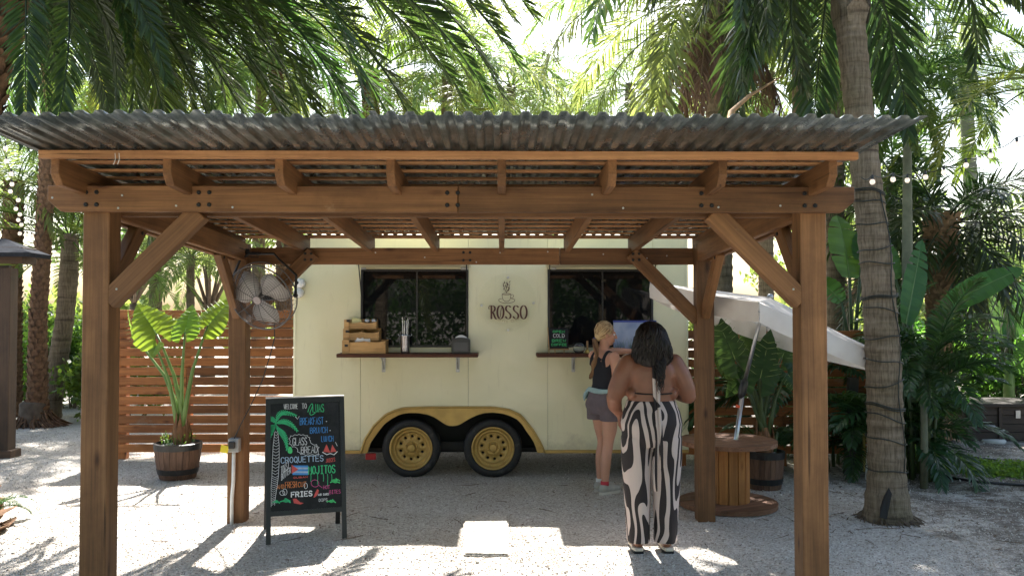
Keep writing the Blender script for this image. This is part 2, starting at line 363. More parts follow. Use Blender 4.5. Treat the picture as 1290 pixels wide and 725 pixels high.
def gravel(name, pebbles=False):
    m, nt, b, out = newmat(name); L = nt.links.new
    tc = N(nt,'ShaderNodeTexCoord'); src = tc.outputs['Object']
    n1 = N(nt,'ShaderNodeTexNoise', i_Scale=.9, i_Detail=6, i_Roughness=.65); L(src, n1.inputs['Vector'])
    if pebbles:
        ge = N(nt,'ShaderNodeNewGeometry'); cell = ge.outputs['Random Per Island']
    else:
        v = N(nt,'ShaderNodeTexVoronoi', i_Scale=72); L(src, v.inputs['Vector'])
        bw = N(nt,'ShaderNodeRGBToBW'); L(v.outputs['Color'], bw.inputs[0]); cell = bw.outputs[0]
    r = ramp(nt, [(.0,(.34,.30,.26)),(.5,(.60,.56,.51)),(.8,(.70,.67,.63)),(.95,(.78,.76,.73))] if pebbles else [(.05,(.22,.185,.15)),(.16,(.44,.40,.35)),(.5,(.60,.56,.51)),(.8,(.70,.67,.63)),(.95,(.80,.78,.75))]); L(cell, r.inputs[0])
    rd = ramp(nt, [(.33,(.84,.79,.73)),(.60,(1,.99,.975))]); L(n1.outputs[0], rd.inputs[0])
    mx = N(nt,'ShaderNodeMixRGB', blend_type='MULTIPLY', i_0=1.0); L(r.outputs[0], mx.inputs[1]); L(rd.outputs[0], mx.inputs[2]); col = mx.outputs[0]
    n5 = N(nt,'ShaderNodeTexNoise', i_Scale=22, i_Detail=7, i_Roughness=.8); L(src, n5.inputs['Vector'])
    r5 = ramp(nt, [(.30,(.60,.56,.52)),(.46,(.96,.955,.95)),(.62,(1.0,1.0,1.0))]); L(n5.outputs[0], r5.inputs[0])
    m5 = N(nt,'ShaderNodeMixRGB', blend_type='MULTIPLY', i_0=1.0); L(col, m5.inputs[1]); L(r5.outputs[0], m5.inputs[2]); col = m5.outputs[0]
    if not pebbles:
        # dark mulch and dirt where the planting is, right of the path
        n2 = N(nt,'ShaderNodeTexNoise', i_Scale=3.0, i_Detail=10, i_Roughness=.8); L(src, n2.inputs['Vector'])
        sx = N(nt,'ShaderNodeSeparateXYZ'); L(src, sx.inputs[0])
        mr = N(nt,'ShaderNodeMapRange'); mr.inputs[1].default_value = 2.3; mr.inputs[2].default_value = 4.0; mr.inputs[3].default_value = 0; mr.inputs[4].default_value = .23; L(sx.outputs[0], mr.inputs[0])
        sb = N(nt,'ShaderNodeMath', operation='ADD'); L(n2.outputs[0], sb.inputs[0]); L(mr.outputs[0], sb.inputs[1])
        r2 = ramp(nt, [(.63,(0,0,0)),(.76,(.8,.8,.8))]); L(sb.outputs[0], r2.inputs[0])
        md = N(nt,'ShaderNodeMixRGB'); L(r2.outputs[0], md.inputs[0]); L(col, md.inputs[1]); md.inputs[2].default_value = (.10,.075,.055,1); col = md.outputs[0]
        n3 = N(nt,'ShaderNodeTexNoise', i_Scale=70, i_Detail=4, i_Roughness=.7); L(src, n3.inputs['Vector'])
        ds = N(nt,'ShaderNodeMath', operation='MULTIPLY_ADD', i_1=-1.0, i_2=1.0); L(v.outputs['Distance'], ds.inputs[0])
        am = N(nt,'ShaderNodeMath', operation='ADD'); L(ds.outputs[0], am.inputs[0]); L(n3.outputs[0], am.inputs[1])
        bp = N(nt,'ShaderNodeBump', i_Strength=1.0, i_Distance=.016); L(am.outputs[0], bp.inputs['Height']); L(bp.outputs[0], b.inputs['Normal'])
    L(col, b.inputs['Base Color']); b.inputs['Roughness'].default_value = .85; b.inputs['Specular IOR Level'].default_value = .25
    return m
M['gravel'] = gravel('crushed_shell_gravel'); M['pebble'] = gravel('shell_pebbles', True)
def barkm(name, c0, c1, sc=12, bump=.6, stretch=(1,1,1)):
    return pbr(name, tuple((a+b)/2 for a,b in zip(c0,c1)), .9, 0, .45, sc, bump, sc*4, spec=.2, stretch=stretch)
def ringbark():
    m, nt, b, out = newmat('palm_trunk_grey'); L = nt.links.new; tc = N(nt,'ShaderNodeTexCoord')
    mp = N(nt,'ShaderNodeMapping'); mp.inputs['Scale'].default_value = (1.2,1.2,14); L(tc.outputs['Object'], mp.inputs[0])
    n1 = N(nt,'ShaderNodeTexNoise', i_Scale=1.6, i_Detail=5, i_Roughness=.6); L(mp.outputs[0], n1.inputs['Vector'])
    mp2 = N(nt,'ShaderNodeMapping'); mp2.inputs['Scale'].default_value = (60,60,5); L(tc.outputs['Object'], mp2.inputs[0])
    n2 = N(nt,'ShaderNodeTexNoise', i_Scale=1.0, i_Detail=4, i_Roughness=.65); L(mp2.outputs[0], n2.inputs['Vector'])
    n4 = N(nt,'ShaderNodeTexNoise', i_Scale=2.2, i_Detail=6, i_Roughness=.7); L(tc.outputs['Object'], n4.inputs['Vector'])
    r1 = ramp(nt, [(.30,(.09,.068,.05)),(.42,(.20,.155,.11)),(.7,(.29,.23,.17))]); L(n1.outputs[0], r1.inputs[0])
    r2 = ramp(nt, [(.35,(.45,.43,.4)),(.6,(1,1,1))]); L(n2.outputs[0], r2.inputs[0])
    r4 = ramp(nt, [(.4,(1,1,1)),(.7,(.62,.66,.55))]); L(n4.outputs[0], r4.inputs[0])
    mx = N(nt,'ShaderNodeMixRGB', blend_type='MULTIPLY', i_0=.8); L(r1.outputs[0], mx.inputs[1]); L(r2.outputs[0], mx.inputs[2])
    mx2 = N(nt,'ShaderNodeMixRGB', blend_type='MULTIPLY', i_0=.8); L(mx.outputs[0], mx2.inputs[1]); L(r4.outputs[0], mx2.inputs[2]); L(mx2.outputs[0], b.inputs['Base Color'])
    ad = N(nt,'ShaderNodeMath', operation='MULTIPLY_ADD', i_1=.5); L(n2.outputs[0], ad.inputs[0]); L(n1.outputs[0], ad.inputs[2])
    bp = N(nt,'ShaderNodeBump', i_Strength=.8, i_Distance=.02); L(ad.outputs[0], bp.inputs['Height']); L(bp.outputs[0], b.inputs['Normal'])
    b.inputs['Roughness'].default_value = .9; b.inputs['Specular IOR Level'].default_value = .2; return m
M['trunk_grey'] = ringbark()
M['trunk_brown'] = pbr('palm_trunk_brown', (.17,.10,.06), .9, 0, .45, 18, .7, 50, spec=.2, rnd=.25)
M['trunk_green'] = pbr('palm_trunk_green', (.15,.16,.11), .7, 0, .3, 10, .3, 40, spec=.3)
M['bark'] = pbr('tree_bark', (.12,.09,.065), .9, 0, .4, 10, .7, 40, spec=.2)
M['dead'] = leafmat('dead_palm_leaf', (.20,.135,.09), (.25,.15,.08), .3, .8)
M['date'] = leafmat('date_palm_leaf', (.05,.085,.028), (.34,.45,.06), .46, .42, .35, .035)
M['date_near'] = leafmat('shaded_date_leaf', (.028,.050,.018), (.11,.19,.03), .36, .42, .35, .03)  # darker copy of the date leaf, shade put into its colour
M['queen'] = leafmat('queen_palm_leaf', (.06,.10,.032), (.34,.46,.11), .46, .42, .3, .03)
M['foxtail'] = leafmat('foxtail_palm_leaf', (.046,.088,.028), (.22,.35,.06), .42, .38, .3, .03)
M['fox_dark'] = leafmat('shaded_foxtail_leaf', (.030,.052,.020), (.08,.14,.03), .30, .35, .35, .03)  # foxtail leaf again, darkened so the colour itself carries the shade
M['trunk_pale'] = pbr('pale_palm_neck', (.26,.17,.10), .9, 0, .45, 18, .7, 50, spec=.2, rnd=.2)
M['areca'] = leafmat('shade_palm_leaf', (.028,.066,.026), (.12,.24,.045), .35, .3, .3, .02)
M['broad'] = leafmat('broadleaf', (.055,.10,.028), (.30,.45,.09), .45, .5, .4, .03)
M['shrub'] = leafmat('shrub_leaf', (.04,.10,.022), (.22,.42,.05), .42, .4, .4, .03)
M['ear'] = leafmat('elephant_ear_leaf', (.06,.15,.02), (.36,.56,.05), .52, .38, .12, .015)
M['ear_dark'] = leafmat('shaded_elephant_ear', (.026,.066,.024), (.12,.22,.04), .4, .38, .12, .015)  # same leaf as ear, with the shade painted into the green
M['banana'] = leafmat('banana_leaf', (.036,.098,.03), (.14,.30,.05), .42, .33, .15, .015)
M['stalk'] = pbr('green_stalk', (.12,.20,.05), .45, 0, .3, 8)
M['stalk_dark'] = pbr('dark_stalk', (.055,.085,.03), .5, 0, .3, 8)
M['husk'] = pbr('brown_husk', (.19,.095,.045), .85, 0, .4, 20, .4, 60)
M['rachis'] = pbr('palm_rachis', (.19,.19,.06), .55, 0, .3, 6)
M['grass'] = leafmat('ground_green', (.07,.16,.03), (.3,.5,.05), .4, .5)
M['litter'] = pbr('dry_litter', (.12,.075,.045), .9, 0, .5, 3)
M['stone'] = pbr('concrete_paver', (.56,.55,.52), .85, 0, .15, 8, .3, 60)
M['soil'] = pbr('pot_gravel', (.42,.40,.37), .9, 0, .5, 70, .8, 120)
M['skin_dark'] = pbr('skin_brown', (.235,.095,.054), .42, 0, .16, 9, .06, 220)
M['skin_light'] = pbr('skin_tan', (.56,.29,.20), .5, 0, .10, 5, .04, 220)
for k in ('skin_dark','skin_light'):
    b = [n for n in M[k].node_tree.nodes if n.type=='BSDF_PRINCIPLED'][0]
    b.inputs['Subsurface Weight'].default_value = .12; b.inputs['Subsurface Radius'].default_value = (.012,.005,.003)
def hairmat(name, c0, c1, rough):
    m, nt, b, out = newmat(name); L = nt.links.new; ge = N(nt,'ShaderNodeNewGeometry')
    r = ramp(nt, [(0,c0),(1,c1)]); L(ge.outputs['Random Per Island'], r.inputs[0]); L(r.outputs[0], b.inputs['Base Color']); b.inputs['Roughness'].default_value = rough; b.inputs['Specular IOR Level'].default_value = .35
    return m
M['hair_black'] = hairmat('black_hair', (.006,.004,.004), (.022,.014,.011), .42)
M['hair_blond'] = hairmat('blond_hair', (.20,.10,.035), (.78,.58,.32), .42)
M['hair_ends'] = hairmat('brown_hair_braid', (.14,.065,.03), (.40,.23,.10), .45)
M['tank'] = pbr('navy_tank_top', (.012,.013,.02), .85, 0, .2, 12, .15, 300)
M['shorts'] = pbr('purple_grey_shorts', (.135,.105,.12), .85, 0, .2, 10, .25, 25)
M['belt'] = pbr('pale_blue_shirt', (.30,.42,.44), .85)
M['sneaker'] = pbr('grey_sneaker', (.42,.40,.36), .8, 0, .2, 20, .1, 100)
M['sole'] = pbr('pale_sole', (.62,.58,.52), .7)
M['sock'] = pbr('red_sock', (.55,.05,.07), .9)
M['sandal'] = pbr('cream_sandal', (.66,.58,.48), .6)
def zebra():
    m, nt, b, out = newmat('zebra_fabric'); L = nt.links.new
    tc = N(nt,'ShaderNodeTexCoord'); mp = N(nt,'ShaderNodeMapping'); mp.inputs['Scale'].default_value = (3.4,3.4,1.15); L(tc.outputs['Object'], mp.inputs[0])
    n1 = N(nt,'ShaderNodeTexNoise', i_Scale=1.25, i_Detail=1.5, i_Roughness=.4, i_Distortion=.4); L(mp.outputs[0], n1.inputs['Vector'])
    mp2 = N(nt,'ShaderNodeMapping'); mp2.inputs['Scale'].default_value = (7,7,3.2); mp2.inputs['Location'].default_value = (3,1,7); L(tc.outputs['Object'], mp2.inputs[0])
    n2 = N(nt,'ShaderNodeTexNoise', i_Scale=1.0, i_Detail=1); L(mp2.outputs[0], n2.inputs['Vector'])
    sx = N(nt,'ShaderNodeSeparateXYZ'); L(tc.outputs['Object'], sx.inputs[0])
    ab = N(nt,'ShaderNodeMath', operation='ABSOLUTE'); L(sx.outputs[0], ab.inputs[0])
    m1 = N(nt,'ShaderNodeMath', operation='MULTIPLY', i_1=60.0); L(sx.outputs[0], m1.inputs[0])
    m2 = N(nt,'ShaderNodeMath', operation='MULTIPLY_ADD', i_1=9.0); L(sx.outputs[2], m2.inputs[0]); L(m1.outputs[0], m2.inputs[2])
    m3 = N(nt,'ShaderNodeMath', operation='MULTIPLY_ADD', i_1=48.0); L(n1.outputs[0], m3.inputs[0]); L(m2.outputs[0], m3.inputs[2])
    si = N(nt,'ShaderNodeMath', operation='SINE'); L(m3.outputs[0], si.inputs[0])
    m4 = N(nt,'ShaderNodeMath', operation='MULTIPLY_ADD', i_1=2.6, i_2=-1.38); L(n2.outputs[0], m4.inputs[0])
    ad = N(nt,'ShaderNodeMath', operation='ADD'); L(si.outputs[0], ad.inputs[0]); L(m4.outputs[0], ad.inputs[1])
    r = ramp(nt, [(.0,(.02,.014,.015)),(.06,(.56,.455,.415))]); L(ad.outputs[0], r.inputs[0])
    L(r.outputs[0], b.inputs['Base Color']); b.inputs['Roughness'].default_value = .8
    n3 = N(nt,'ShaderNodeTexNoise', i_Scale=9, i_Detail=3); mp3 = N(nt,'ShaderNodeMapping'); mp3.inputs['Scale'].default_value=(1,1,.15); L(tc.outputs['Object'], mp3.inputs[0]); L(mp3.outputs[0], n3.inputs['Vector'])
    bp = N(nt,'ShaderNodeBump', i_Strength=.5, i_Distance=.03); L(n3.outputs[0], bp.inputs['Height']); L(bp.outputs[0], b.inputs['Normal'])
    return m
M['zebra'] = zebra()
def canvas():
    m, nt, b, out = newmat('cream_canvas'); L = nt.links.new
    tc = N(nt,'ShaderNodeTexCoord'); n = N(nt,'ShaderNodeTexNoise', i_Scale=5, i_Detail=6); L(tc.outputs['Object'], n.inputs['Vector'])
    r = ramp(nt, [(.3,(.72,.655,.60)),(.7,(.82,.77,.72))]); L(n.outputs[0], r.inputs[0]); L(r.outputs[0], b.inputs['Base Color']); b.inputs['Roughness'].default_value = .9
    tr = N(nt,'ShaderNodeBsdfTranslucent'); L(r.outputs[0], tr.inputs[0]); mx = N(nt,'ShaderNodeMixShader', i_0=.3)
    L(b.outputs[0], mx.inputs[1]); L(tr.outputs[0], mx.inputs[2]); L(mx.outputs[0], out.inputs[0]); return m
M['canvas'] = canvas()
def flat(name, c, rough=.8): return pbr(name, c, rough, 0, .12, 60)
M['slate'] = pbr('chalkboard_slate', (.010,.010,.012), .4, 0, .4, 6, spec=.25, dirt=((.05,.05,.055),3.5,.5,.85))
CH = {'white':flat('chalk_white',(.75,.75,.77)),'green':flat('chalk_green',(.05,.52,.22)),'blue':flat('chalk_blue',(.06,.27,.66)),'lblue':flat('chalk_pale_blue',(.36,.48,.64)),
      'red':flat('chalk_red',(.62,.10,.09)),'orange':flat('chalk_orange',(.60,.20,.06)),'pink':flat('chalk_pink',(.55,.09,.26)),'lime':flat('chalk_lime',(.08,.62,.20))}
M['logo'] = flat('logo_brown',(.10,.032,.022),.6); M['logo_gold'] = flat('logo_gold',(.36,.28,.13),.6)

# ================================================================ ground
def gz(x, y):
    return .013*mnoise.noise((x*.9, y*.9, .3)) + .013*mnoise.noise((x*3.1, y*3.1, 2.3)) + .005*mnoise.noise((x*8, y*8, 5.1))
def make_ground():
    xs = np.concatenate([[-600,-200,-80,-40,-22,-14,-10], np.arange(-8, 8.01, .08), [10,14,22,40,80,200,600]])
    ys = np.concatenate([[-600,-200,-80,-30,-12,-6,-2,1], np.arange(3, 12.01, .07), [13,15,18,24,34,60,120,300,900]])
    vs = []; fs = []; ny = len(ys)
    for x in xs:
        for y in ys:
            near = -8 <= x <= 8 and 3 <= y <= 12
            vs.append((x, y, gz(x, y) if near else 0))
    for i in range(len(xs)-1):
        for j in range(ny-1):
            a = i*ny+j; fs.append((a, a+ny, a+ny+1, a+1))
    me = bpy.data.meshes.new('ground'); me.from_pydata(vs, [], fs); smooth(me)
    o = obj('gravel_ground', me, M['gravel']); tag(o, 'pale crushed shell gravel ground', kind='structure')
def rand_rot(n, rng):
    q = rng.normal(size=(n,4)); q /= np.linalg.norm(q,axis=1)[:,None]
    a,b,c,d = q.T
    return np.stack([np.stack([1-2*(c*c+d*d),2*(b*c-a*d),2*(b*d+a*c)],-1),np.stack([2*(b*c+a*d),1-2*(b*b+d*d),2*(c*d-a*b)],-1),np.stack([2*(b*d-a*c),2*(c*d+a*b),1-2*(b*b+c*c)],-1)],1)
def npmesh(name, V, Fc):
    """V (n,3), faces (m,k) all the same size"""
    me = bpy.data.meshes.new(name); m, k = Fc.shape
    me.vertices.add(len(V)); me.vertices.foreach_set('co', V.astype(np.float32).ravel())
    me.loops.add(m*k); me.loops.foreach_set('vertex_index', Fc.astype(np.int32).ravel())
    me.polygons.add(m); me.polygons.foreach_set('loop_start', np.arange(0, m*k, k, dtype=np.int32))
    me.update(calc_edges=True); me.validate(); return me
def scatter_pebbles():
    rng = np.random.default_rng(4); n = 70000
    D = 4.6+ (rng.random(n)**1.5)*7.5; X = (rng.random(n)*2-1)*(D*.64+.2)
    s = .0035+.0055*rng.random(n)**2 + (rng.random(n)<.015)*.006
    octv = np.array([[1,0,0],[-1,0,0],[0,1,0],[0,-1,0],[0,0,.7],[0,0,-.7]],float)
    octf = np.array([[0,2,4],[2,1,4],[1,3,4],[3,0,4],[2,0,5],[1,2,5],[3,1,5],[0,3,5]])
    Rm = rand_rot(n, rng); sc = (.6+.8*rng.random((n,6,1)))
    V = np.einsum('nij,nkj->nki', Rm, octv[None]*sc)*s[:,None,None]
    Z = np.array([gz(x,y) for x,y in zip(X,D)])
    V += np.stack([X,D,Z+s*.35],-1)[:,None,:]
    Fc = (octf[None]+ (np.arange(n)*6)[:,None,None]).reshape(-1,3)
    me = npmesh('pebbles', V.reshape(-1,3), Fc); o = obj('gravel_stones', me, M['pebble'])
    tag(o, 'loose pale shell and stone chips strewn over the gravel', kind='stuff')
def scatter_litter():
    """dry leaf bits and twigs: thick under the planting on the right, thin elsewhere"""
    rng = np.random.default_rng(9); rr = random.Random(9); mb = MB()
    for i in range(1500):
        if i < 950:
            D = rr.uniform(6.4, 10.5); X = rr.uniform(2.4, .62*D)
        else:
            D = 5.6+rr.random()**1.1*5; X = rr.uniform(-.6, .6)*D
        a = rr.uniform(0, 6.28); l = rr.uniform(.008,.035); wd = rr.uniform(.002,.008)
        c = Vector((X, D, gz(X,D)+.009)); u = Vector((math.cos(a), math.sin(a), rr.uniform(-.15,.3)))*l; v = Vector((-math.sin(a), math.cos(a), rr.uniform(-.3,.3)))*wd
        mb.add([c-u, c+v, c+u+Vector((0,0,.004)), c-v], [(0,1,2,3)])
    for i in range(110):
        D = rr.uniform(6.2, 9.5); X = rr.uniform(-.4,.62)*D if rr.random()<.6 else rr.uniform(2.3,.62*D)
        a = rr.uniform(0,6.28); l = rr.uniform(.05,.28); p = Vector((X,D,gz(X,D)+.01))
        d = Vector((math.cos(a), math.sin(a), 0)); s = Vector((-d.y,d.x,0))
        mb.tube([p, p+d*l*.5+s*l*.06, p+d*l], [.003,.0025,.001], 4)
    me = mb.mesh('litter', clean=False); tag(obj('dry_leaf_litter', me, M['litter']), 'dry leaf scraps and twigs on the gravel', kind='stuff')
make_ground(); scatter_pebbles(); scatter_litter()
def wm(o):
    m = o.matrix_parent_inverse @ o.matrix_basis
    return wm(o.parent) @ m if o.parent else m
def attach(ch, par):
    """make ch (built in world coordinates) a child of par without moving it"""
    ch.parent = par; ch.matrix_parent_inverse = wm(par).inverted(); return ch
def disc_mesh(r, h, n=10):
    return MB().lathe([(0,0),(r,0),(r,-h*.6),(r*.75,-h),(0,-h)], n).mesh('disc')
BOLT = disc_mesh(.0115,.008); SCREW = disc_mesh(.006,.004,8)
def bolt(p, nrm, par, me=None, mat='bolt', name='bolt'):
    q = (-Vector(nrm)).to_track_quat('Z','Y')
    o = obj(name, me or BOLT, M[mat], None, mtx=Matrix.Translation(p) @ q.to_matrix().to_4x4())
    return attach(o, par)
def bolts4(cx, y, cz, nrm, par, dx=.055, dz=.065):
    for sx in (-1,1):
        for sz in (-1,1): bolt((cx+sx*dx/2, y, cz+sz*dz/2), nrm, par)

# ================================================================ pergola
FY, RY = 4.5, 6.9                  # front faces of front and rear posts
LX, RX = -2.15, 1.67               # post centre lines
def ztin(y): return 2.505-.048*(y-4.15)
perg = wthing('pergola', 'stained timber pergola with corrugated tin roof on four square posts', 'pergola', (-.24, 5.7, 0))
def pbeam(name, p0, p1, wd, h, mat='cedar', up=(0,0,1), bev=.005): return beam(name, p0, p1, wd, h, M[mat], perg, up, bev)
rearz = 2.20
posts = {}
for sx, x in (('l',LX),('r',RX)):
    posts['f'+sx] = pbeam('post', (x, FY+.07, -.15), (x, FY+.07, 2.30), .14, .14, up=(0,1,0))
    posts['r'+sx] = pbeam('post', (x, RY+.07, -.15), (x, RY+.07, 2.262), .14, .14, up=(0,1,0))
# front beam: two lengths butted at a joint, ends cut off at the lower corner
def endbeam(x0, x1, y0, y1, z0, z1, cutl, cutr):
    cx = (x0+x1)/2; cz = (z0+z1)/2
    o = []
    o += [(x0+.07, z0),] if cutl else [(x0, z0)]
    o += [(x1-.07, z0), (x1, z0+.06)] if cutr else [(x1, z0)]
    o += [(x1, z1), (x0, z1)]
    if cutl: o += [(x0, z0+.06)]
    mb = MB().prism([(a-cx, b-cz) for a, b in o], y0, y1)
    me = mb.mesh('beam'); bm = bmesh.new(); bm.from_mesh(me); bmesh.ops.bevel(bm, geom=bm.edges[:], offset=.004, segments=1, affect='EDGES'); bm.to_mesh(me); bm.free()
    return obj('front_beam', me, M['cedar'], perg, loc=(cx-perg.location.x, -perg.location.y, cz))
fb0, fb1 = 2.235, 2.373
xj = P(577, 250, FY-.045).x
fbl = endbeam(-2.385, xj-.0015, FY-.047, FY-.002, fb0, fb1, True, False)
fbr = endbeam(xj+.0015, 1.875, FY-.047, FY-.002, fb0, fb1, False, True)
yb = FY-.047; nf = (0,-1,0)
for px in (115, 257, 570): 
    x = P(px,250,yb).x
    bolts4(x, yb, 2.304, nf, fbl)
for px in (890, 1020):
    bolts4(P(px,250,yb).x, yb, 2.304, nf, fbr)
for px, py in ((154,246),(149,262),(222,259),(293,261),(66,249)):
    bolt(P(px,py,yb), nf, fbl, SCREW, 'screw', 'screw')
for px, py in ((746,245),(785,262),(905,261),(983,259)):
    bolt(P(px,py,yb), nf, fbr, SCREW, 'screw', 'screw')
# second ply of the front beam behind the posts
pbeam('inner_beam', (-2.15,FY+.165,2.30), (1.68,FY+.165,2.30), .045, .14)
# rear beam: two lengths behind the rear posts
rb0, rb1 = 2.097, 2.236; xj2 = P(705,325,7.06).x
rbl = pbeam('rear_beam', (-2.36,RY+.165,(rb0+rb1)/2), (xj2,RY+.165,(rb0+rb1)/2), .045, .139)
rbr = pbeam('rear_beam', (xj2+.003,RY+.165,(rb0+rb1)/2), (1.87,RY+.165,(rb0+rb1)/2), .045, .139)
yrb = RY+.1425
for px in (588, ): bolts4(P(px,322,yrb).x, yrb, 2.165, nf, rbl)
for px, py in ((473,318),(535,324),(630,318),(600,330),(690,317)): bolt(P(px,py,yrb), nf, rbl, SCREW, 'bolt', 'screw')
for px, py in ((760,320),(815,325),(840,322)): bolt(P(px,py,yrb), nf, rbr, SCREW, 'bolt', 'screw')
for x, k in ((LX,'rl'),(RX,'rr')): bolts4(x, RY, 2.21, nf, posts[k], .06, .075)
# side rails between front and rear posts, two plies
for x in (LX-.045, LX+.045, RX-.045, RX+.045):
    pbeam('side_rail', (x, FY+.14, 2.285), (x, RY+.0, 2.195), .045, .15)
# knee braces
def brace(p0, p1, wd, h, up, bl=None):
    o = pbeam('knee_brace', p0, p1, wd, h, up=up)
    return o
bw, bt = .105, .085
yf = FY+.045
for s, x in ((1,LX),(-1,RX)):
    b = brace((x+s*.055,yf,1.765),(x+s*.535,yf,2.245), bt, bw, (0,0,1))
    bolt((x+s*.11,yf-bt/2,1.83), nf, b, SCREW, 'bolt', 'screw')
    b = brace((x, FY+.12, 1.80),(x, FY+.56, 2.24), .06, bw, (0,0,1))
    for dz in (-.03,.03): bolt((x+s*.03, FY+.50, 2.20+dz), (s,0,0), b)
    b = brace((x, RY+.02, 1.68),(x, RY-.46, 2.17), .06, bw, (0,0,1))
    bolt((x+s*.012, RY-.035, 1.70), nf, b, SCREW, 'bolt', 'screw')
    for dz in (-.02,.03): bolt((x+s*.03, RY-.43, 2.14+dz), (s,0,0), b)
    yr = RY+.075
    b = brace((x+s*.05,yr,1.64),(x+s*.60,yr,2.19), bt, bw, (0,0,1))
    bolts4(x+s*.565, yr-bt/2, 2.155, nf, b, .05, .05)
# rafters
for i in range(8):
    x = -2.2+.55*i
    p0 = Vector((x, 4.17, ztin(4.17)-.03-.0675)); p1 = Vector((x, 7.205, ztin(7.205)-.03-.0675))
    # plumb cut with a raked tail at the front end
    hh = .135; L = (p1-p0).length; out = [(-L/2, -hh/2+.05), (-L/2+.05, -hh/2), (L/2, -hh/2), (L/2, hh/2), (-L/2, hh/2)]
    me = MB().prism(out, -.021, .021).mesh('rafter')
    bm = bmesh.new(); bm.from_mesh(me); bmesh.ops.bevel(bm, geom=bm.edges[:], offset=.003, segments=1, affect='EDGES'); bm.to_mesh(me); bm.free()
    Mx = Matrix.Translation((p0+p1)/2-perg.location) @ frame(p1-p0).to_4x4()
    obj('rafter', me, M['cedar'], perg, mtx=Mx)
# roof slats across the rafters
y = 4.15; i = 0
while y < 7.2:
    z = ztin(y)-.0175-.002
    if not i: z -= .006
    pbeam('roof_slat', (-2.26, y, z), (1.76, y, z), .05 if i else .04, .014 if i else .038, 'slat', bev=.002)
    y += .2; i += 1
pbeam('roof_slat', (-2.26, 7.225, ztin(7.225)-.014), (1.76, 7.225, ztin(7.225)-.014), .022, .03, 'slat', bev=.002)
# corrugated sheets, lapped
def sheet(x0, x1, seed):
    rr = random.Random(seed); pit = .081; nx = int((x1-x0)/pit*12); ys = np.linspace(3.55+rr.uniform(-.03,.03), 7.24, 16)
    vs = []; ny = len(ys); lift = .0012*(seed % 2)
    for i in range(nx+1):
        x = x0+(x1-x0)*i/nx
        ph = x/pit*2*math.pi; s = math.sin(ph); c = max(-1, min(1, 2.6*s))*.0085
        for y in ys:
            wob = .006*mnoise.noise((x*2.3, y*1.3, seed))*(1 if y > 4.3 else 1.6)
            vs.append((x, y, ztin(y)+c+.0086+lift+wob*0.5))
    fs = [(a*ny+j, (a+1)*ny+j, (a+1)*ny+j+1, a*ny+j+1) for a in range(nx) for j in range(ny-1)]
    mb = MB(); mb.add(vs, fs); o = mb.build('tin_sheet', M['tin'], perg, clean=False, autosm=14)
    sol = o.modifiers.new('thickness', 'SOLIDIFY'); sol.thickness = .0009; sol.offset = 1
    return o
seams = [-2.30,-1.78,-1.16,-.54,.08,.70,1.32,1.80]
for i in range(7): sheet(seams[i]-.02, seams[i+1]+.02, i)
# plastic ties hanging from the first slat
for px in (145, 150):
    a = P(px, 193, 4.1); tag(obj('cable_tie', MB().tube([a, a+Vector((.004,-.004,-.03)), a+Vector((-.006,-.002,-.055))], .0015, 5).mesh('tie', perg.location), M['white_pvc'], perg), None)

# ================================================================ coffee trailer
YT = 8.72; KT = YT/F
def TX(px): return (px-VPX)*KT
def TZ(py): return CAMH-(py-HOR)*KT
TL, TR, TB, TT = TX(370), TX(868), TZ(568), TZ(300)
trl = wthing('coffee_trailer', 'cream coffee trailer with gold wheels and round ROSSO sign', 'trailer', ((TL+TR)/2, YT+1.05, 0))
outer = [(456,569),(461,552),(472,535),(487,521),(498,516),(509,513),(540,512),(579,512),(621,512),(641,515),(656,522),(671,540),(681,557),(686,569)]
inner = [(463.5,569),(468,556),(477,543),(485,533),(494.6,526),(504,521),(514,519),(527,519),(539,521),(546,523.5),(552,527),(557,530.5),(561.6,533.4),(566,535),(571.5,535.3),(577,534.5),(581,532.7),(587,529),(594,525),(602,521.5),(611,519),(622,518.6),(633.5,520),(643,523),(651,527),(658,534),(663,542),(669,550),(673,557),(677,569)]
ow = [(TX(a),TZ(b)) for a,b in outer]; iw = [(TX(a),TZ(b)) for a,b in inner]
def wall(x0, x1, z0, z1, arch=False):
    x0 += .0015; x1 -= .0015
    if not arch: out = [(x0,z0),(x1,z0),(x1,z1),(x0,z1)]
    else:
        mid = [(a,max(b,TB)) for a,b in ow if x0 < a < x1]
        def zat(x):
            for (a,b),(c,d) in zip(ow,ow[1:]):
                if a <= x <= c: return b+(d-b)*(x-a)/(c-a)
            return TB
        out = []
        if x0 < ow[0][0]: out += [(x0,TB)]
        else: out += [(x0,zat(x0))]
        out += mid
        if x1 > ow[-1][0]: out += [(x1,TB)]
        else: out += [(x1,zat(x1))]
        out += [(x1,z1),(x0,z1)]
    return MB().prism(out, YT, YT+.035).build('wall_panel', M['cream'], trl, bevel=0)
W0, W1 = (TX(455), TX(590)), (TX(690), TX(823)); WZ0, WZ1 = TZ(437), TZ(339)
c0, c1, c2, c3 = W0[0], (W0[1]+.012), (W1[0]-.012), W1[1]
cuts = [TL+.03, W0[0], W0[1], W1[0], W1[1], TR-.03]
wall(cuts[0], cuts[1], TB, TT)
wall(cuts[1], cuts[2], TB, WZ0, True); wall(cuts[1], cuts[2], WZ1, TT)
wall(cuts[2], cuts[3], TB, TT, True)
wall(cuts[3], cuts[4], TB, WZ0); wall(cuts[3], cuts[4], WZ1, TT)
wall(cuts[4], cuts[5], TB, TT)
